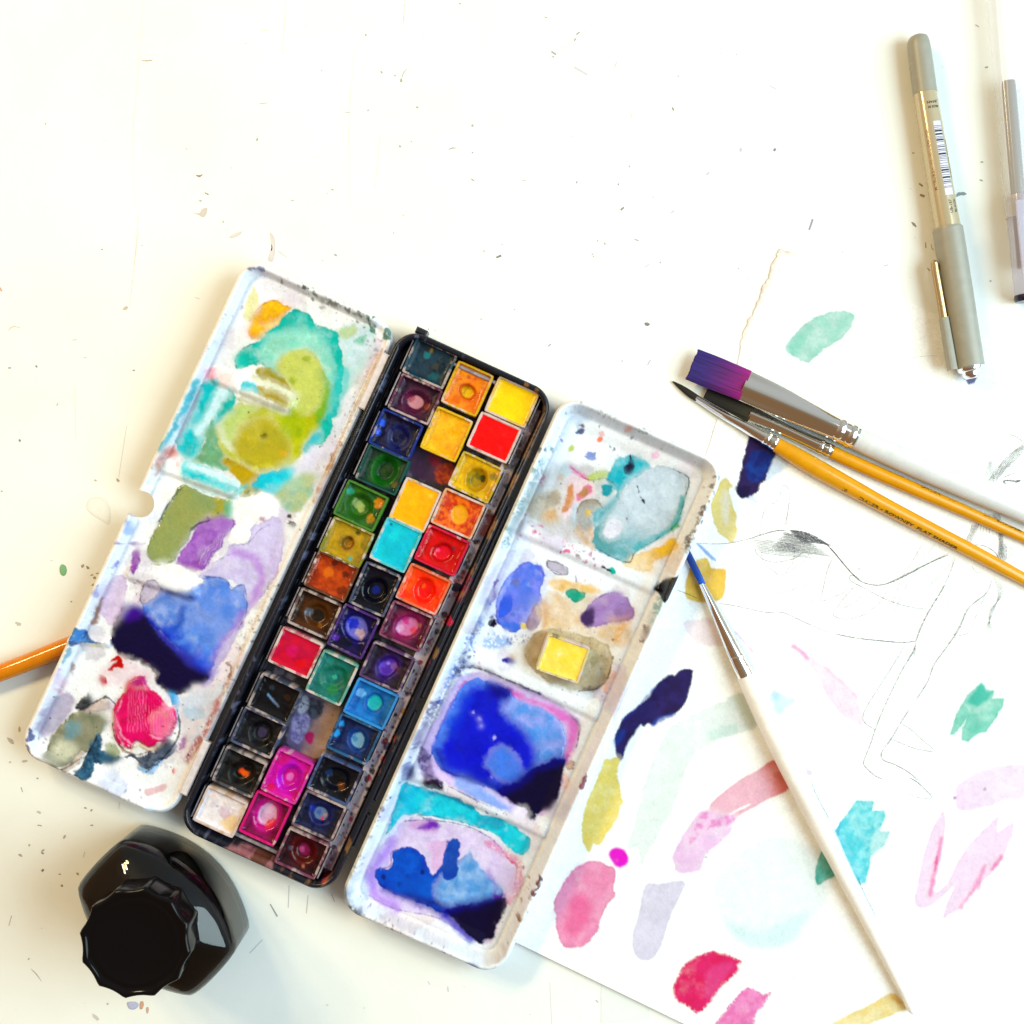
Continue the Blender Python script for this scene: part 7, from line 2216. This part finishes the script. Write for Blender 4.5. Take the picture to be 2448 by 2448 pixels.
brush('small white-handled brush with blue bristles lying across the paper',
      [(1640, 1313, 1.9, 1.15, .7), (1652, 1340, 2.1, 1.4, 1.0), (1666, 1369, 2.4, 1.4, 1.2), (1680, 1398, 2.7, 1.2, 1.15)],
      [(1678, 1395, 2.7, 1.3, 1.25), (1712, 1467, 3.4, 2.0, 1.9), (1745, 1537, 4.1, 2.8, 2.7), (1765, 1580, 4.4, 3.2, 3.2), (1784, 1618, 4.6, 3.45, 3.45)],
      [((1758, 1565, 4.3, 3.1), (1766, 1580)), ((1770, 1589, 4.4, 3.25), (1778, 1606))],
      [(1782, 1615, 4.7, 3.5, 3.5), (1815, 1684, 5.0, 4.1, 4.1), (1866, 1789, 5.1, 4.3, 4.3), (1918, 1893, 5.0, 4.1, 4.1), (1992, 2040, 4.6, 3.6, 3.6), (2062, 2176, 4.1, 3.0, 3.0),
       (2118, 2285, 3.6, 2.5, 2.5), (2160, 2370, 3.1, 2.0, 2.0), (2178, 2410, 2.9, 1.75, 1.75), (2184, 2422, 2.8, .9, .9)],
      (C(20, 50, 120), C(30, 100, 205)), (.76, .755, .74), .25, 17, chips=(C(70, 130, 190), .22, 0, .09))
brush('glossy orange yellow brush handle sticking out from under the left palette',
      [(452, 1433, 3.0, 1.2, .5), (420, 1446, 3.4, 2.6, 1.6), (400, 1454, 3.6, 3.0, 2.2), (376, 1463, 3.6, 2.8, 2.6)],
      [(380, 1461, 3.6, 2.9, 2.7), (330, 1480, 3.6, 3.0, 3.0), (275, 1501, 3.6, 3.1, 3.1)],
      [((296, 1493, 3.6, 3.15), (284, 1498))],
      [(277, 1500, 3.6, 3.1, 3.1), (230, 1519, 3.7, 3.5, 3.5), (150, 1550, 3.8, 3.65, 3.65), (75, 1580, 3.7, 3.5, 3.5), (0, 1609, 3.6, 3.4, 3.4), (-150, 1668, 3.2, 2.9, 2.9), (-380, 1758, 2.5, 1.9, 1.9),
       (-500, 1805, 2.0, 1.0, 1.0)],
      (C(40, 36, 30), C(70, 60, 44)), C(228, 142, 6), .09, 21)


# ------------------------------------------------------------------ grey pen
def build_pen():
    z0 = W(2255, 480)
    root = thing('rollerball_pen', 'grey capped pen with beige barrel and a barcode', 'pen', (z0[0], z0[1], 0))
    m_grey = mat_plain('grey_plastic', C(168, 167, 152), 0.42, bump=(900, .1, .0001), vary=.05, vscale=300)
    m_barrel = mat_plain('champagne_barrel', C(222, 210, 176), 0.16, metal=.35, spec=.6)
    m_steel = mat_plain('pen_steel', (.8, .8, .82), .1, metal=1)
    m_clip = mat_plain('gold_clip', C(226, 190, 140), .22, metal=.8)
    z = 6.0
    loft('end_cap', [(2191.5, 84, 5.6, 1.8, 1.8), (2192.5, 89, 5.6, 3.3, 3.3), (2195, 100, 5.6, 4.2, 4.2), (2199, 130, 5.6, 4.5, 4.5), (2211.5, 224, 5.7, 4.65, 4.65)], m_grey, root, 5, 40)
    loft('barrel', [(2210.5, 219, 5.7, 4.5, 4.5), (2238, 385, 5.9, 4.8, 4.8), (2266, 552, 6.1, 5.05, 5.05)], m_barrel, root, 6, 48)
    loft('cap', [(2264.6, 543, 6.2, 5.3, 5.3), (2266, 552, 6.2, 5.7, 5.7), (2268, 563, 6.2, 5.8, 5.8), (2292, 715, 6.2, 5.8, 5.8), (2318, 876, 6.2, 5.7, 5.7)], m_grey, root, 5, 44)
    loft('tip', [(2317.5, 873, 6.2, 4.9, 4.9), (2319, 884, 6.2, 4.8, 4.8), (2320, 888, 6.2, 3.6, 3.6), (2321.5, 897, 6.2, 3.3, 3.3), (2323, 905, 6.2, 2.2, 2.2)], m_steel, root, 4, 32)
    loft('clip_base', [(2256, 759, 7.0, 1.5, 2.0), (2266, 820, 7.0, 1.6, 2.2), (2277, 884, 7.0, 1.7, 2.2)], m_grey, root, 3, 20, ex=5)
    cl = loft('clip', [(2233, 628, 7.4, 1.1, 1.3), (2237, 655, 7.4, 1.2, 1.3), (2247, 710, 7.2, 1.2, 1.3), (2256, 762, 7.0, 1.3, 1.3)], m_clip, root, 3, 20, ex=5)
    loft('clip_ball', [(2231.5, 622, 6.6, .5, .5), (2233, 628, 6.6, 1.3, 1.5), (2235.5, 640, 6.6, 1.4, 1.6), (2237, 652, 6.6, .5, .6)], m_clip, cl, 4, 18)
    rod = Rod((2210.5, 219), (2266, 552), 4.5, 5.05, 5.7, 6.1)
    m_white = mat_plain('barcode_white', C(240, 238, 246), .3)
    m_bar = mat_plain('barcode_black', C(24, 26, 44), .35)
    T = lambda x, y: rod.s_of(TR([(x, y)])[0])
    s0, s1 = T(540, 195), T(720, 1338)
    dr = -1 if rod.side[0] < 0 else 1          # side vector pointing right in the photograph?
    lab = rod.patch(s0, s1, -.10 * dr, .62 * dr, .05, m_white, root, 'barcode_label')
    bars = [(270, 8), (295, 8), (325, 8), (350, 26), (400, 26), (440, 8), (462, 8), (490, 26), (522, 8), (573, 8), (597, 14), (637, 14), (662, 8), (705, 28), (738, 8), (758, 8), (780, 8), (808, 8), (850, 8),
            (888, 8), (918, 14), (955, 28), (990, 15), (1028, 8), (1068, 28), (1108, 8), (1135, 16), (1160, 8), (1206, 7), (1224, 7)]
    k = (s1 - s0) / (1338 - 195)
    for y, t in bars:
        sa = s0 + (y - 195 - t / 2) * k
        rod.patch(sa, sa + t * k, -.085 * dr, .60 * dr, .08, m_bar, lab, 'barcode_bar', 6)
    rod.text('MITSUBISHI PENCIL CO.LTD', 1.5, T(545, 1265), -.62 * dr, 'back', M_REDINK, root, stretch=T(545, 1265) - T(405, 330))
    rod.text('UB-157', 1.55, T(720, 1625), .30 * dr, 'back', M_INK, root, stretch=T(720, 1625) - T(690, 1415))
    rod.text('BLACK', 1.55, T(800, 1605), .72 * dr, 'back', M_INK, root, stretch=T(800, 1605) - T(775, 1395))
    rod.text('4 902778 073209', 1.1, T(800, 1060), 1.0 * dr, 'back', M_INK, root, stretch=T(800, 1060) - T(705, 455))
    sj = rod.s_of(TP([(840, 925)])[0])
    for i, w in enumerate(('JAPAN', 'MADE IN')):
        v, f = text_verts(w, 1.4)
        x = v[:, 0] - v[:, 0].mean()
        x *= 4.4 / (x.max() - x.min())
        P = rod.at(sj + 1.9 * i + v[:, 1], (.22 - x / 4.6) * dr)
        mesh_obj('lettering', P, f, M_INK, root, smooth=False)


build_pen()


# ------------------------------------------------------------------ clear ballpoint at the right edge
def build_clear_pen():
    z0 = W(2425, 380)
    root = thing('clear_ballpoint', 'transparent pen with dark refill cut by the right edge', 'pen', (z0[0], z0[1], 0))
    m, nt, b = new_mat('clear_plastic')
    b.inputs['Base Color'].default_value = (.74, .74, .76, 1)
    b.inputs['Roughness'].default_value = .12
    b.inputs['Alpha'].default_value = .38
    m2, nt2, b2 = new_mat('clear_lilac_plastic')
    b2.inputs['Base Color'].default_value = (*C(232, 230, 244), 1)
    b2.inputs['Roughness'].default_value = .12
    b2.inputs['Alpha'].default_value = .5
    m_ref = mat_plain('dark_refill', C(50, 46, 58), .2, vary=.1, vscale=300)
    m_blk = mat_plain('black_ring', C(34, 28, 54), .2)
    ax = lambda y: 2391 + y * .0855
    st = [(ax(y), y, 6.2, r, r) for y, r in ((-420, 4.0), (-400, 4.9), (-100, 5.0), (250, 5.0), (520, 5.0))]
    loft('barrel', st, m, root, 3, 36)
    st = [(ax(y) + 3, y, 6.2, r, r) for y, r in ((203, 2.1), (206, 2.6), (350, 2.65), (640, 2.65))]
    loft('refill', st, m_ref, root, 3, 28)
    st = [(ax(y) + 8, y, 6.4, r, r) for y, r in ((474, 5.3), (478, 5.6), (600, 5.6), (706, 5.3))]
    loft('cap', st, m2, root, 3, 36)
    st = [(ax(y) + 8, y, 6.4, r, r) for y, r in ((704, 5.35), (708, 5.5), (716, 5.5), (720, 5.1))]
    loft('cap_ring', st, m_blk, root, 2, 32)
    st = [(2441, 478, 12.6, 2.2, .7), (2446, 540, 12.8, 2.2, .7), (2460, 690, 12.6, 2.0, .7)]
    loft('clip', st, m2, root, 3, 16, ex=5)


build_clear_pen()


# ------------------------------------------------------------------ ink bottle
def build_bottle():
    fr = Frame(421, 2142, 0, 43.5)
    root = thing('ink_bottle', 'squat black ink bottle with scalloped screw cap beside the paint box', 'ink bottle', tuple(fr.o))
    a, bb, e = 31.0, 22.4, 11.6
    # plan outline: two bowed faces and two flat ends, corners rounded
    pts = []
    for x in np.linspace(-a, a, 15):
        pts.append((x, -(bb - (bb - e) * (x / a) ** 2)))
    for x in np.linspace(a, -a, 15):
        pts.append((x, bb - (bb - e) * (x / a) ** 2))
    P = np.array(pts)
    for _ in range(3):
        Q = np.empty((2 * len(P), 2))
        nx = np.roll(P, -1, 0)
        Q[0::2] = P * .75 + nx * .25
        Q[1::2] = P * .25 + nx * .75
        P = Q
    ang = np.arctan2(P[:, 1], P[:, 0])
    N = 96
    th = np.arange(N) * 2 * math.pi / N - math.pi
    order = np.argsort(ang)
    rad = np.interp(th, ang[order], np.hypot(P[:, 0], P[:, 1])[order], period=2 * math.pi)
    dirs = np.stack([np.cos(th), np.sin(th)], 1)

    def ring(s, k, z, rc):
        r = rad * s * (1 - k) + rc * k
        q = dirs * r[:, None]
        return fr.world(q[:, 0], q[:, 1], z)

    def solid(name, rings, mat, capb=True, capt=True, sharp=60):
        V = np.concatenate(rings)
        F = []
        for i in range(len(rings) - 1):
            for j in range(N):
                j2 = (j + 1) % N
                F.append((i * N + j, i * N + j2, (i + 1) * N + j2, (i + 1) * N + j))
        if capb:
            F.append(tuple(range(N))[::-1])
        if capt:
            n0 = (len(rings) - 1) * N
            F.append(tuple(range(n0, n0 + N)))
        o = mesh_obj(name, V, F, mat, root)
        recalc(o)
        o.data.set_sharp_from_angle(angle=math.radians(sharp))
        return o
    g, nt, b = new_mat('bottle_glass')
    b.inputs['Base Color'].default_value = (.86, .93, .90, 1)
    b.inputs['Roughness'].default_value = .02
    b.inputs['Transmission Weight'].default_value = 1.0
    b.inputs['IOR'].default_value = 1.45
    ink = mat_plain('black_ink', (.003, .003, .007), .3, spec=.05)
    prof = [(.90, 0, .1, 13), (.965, 0, .5, 13), (.99, 0, 1.6, 13), (1, 0, 3.5, 13), (1, 0, 14, 13), (1, 0, 25, 13), (.995, 0, 27.5, 13), (.97, .03, 30, 14), (.93, .12, 32.3, 15), (.88, .30, 34.4, 15.5),
            (.83, .55, 36.3, 15.5), (.80, .80, 37.8, 15), (.8, 1, 38.8, 14.2), (.8, 1, 41, 14)]
    solid('glass_body', [ring(*p) for p in prof], g)
    inn = [(.72, 0, 5.2, 11), (.82, 0, 5.6, 11), (.875, 0, 7.2, 11), (.89, 0, 12, 11), (.90, 0, 26, 11), (.875, .03, 28.3, 11), (.83, .14, 30.4, 12), (.78, .35, 32.4, 12.5), (.74, .65, 34.4, 12.5), (.72, 1, 36.5, 12.2), (.7, 1, 40, 12)]
    solid('ink', [ring(*p) for p in inn], ink)
    capm, nt, b = new_mat('black_cap_plastic')
    b.inputs['Base Color'].default_value = (.003, .0025, .003, 1)
    b.inputs['Roughness'].default_value = .12
    b.inputs['Specular IOR Level'].default_value = .16
    add_bump(nt, b, 260, .12, .0002)
    Rc = 20.4

    def cring(R, z, dip):
        r = R - dip * np.abs(np.sin(6 * th + .3)) ** .8
        q = dirs * r[:, None]
        return fr.world(q[:, 0], q[:, 1], z)
    N0 = N
    rings = [cring(Rc - .6, 40.2, 1.2), cring(Rc - .1, 40.8, 1.4), cring(Rc, 42, 1.5), cring(Rc, 53.6, 1.5), cring(Rc - .25, 54.4, 1.45), cring(Rc - .9, 54.9, 1.3), cring(Rc - 1.7, 55.0, 1.1), cring(Rc - 2.5, 54.75, .7), cring(Rc - 3.2, 54.35, .4),
             cring(15.6, 54.25, 0), cring(15.0, 54.4, 0), cring(14.4, 54.25, 0), cring(6, 54.2, 0), cring(1, 54.2, 0)]
    solid('screw_cap', rings, capm, sharp=70)


build_bottle()
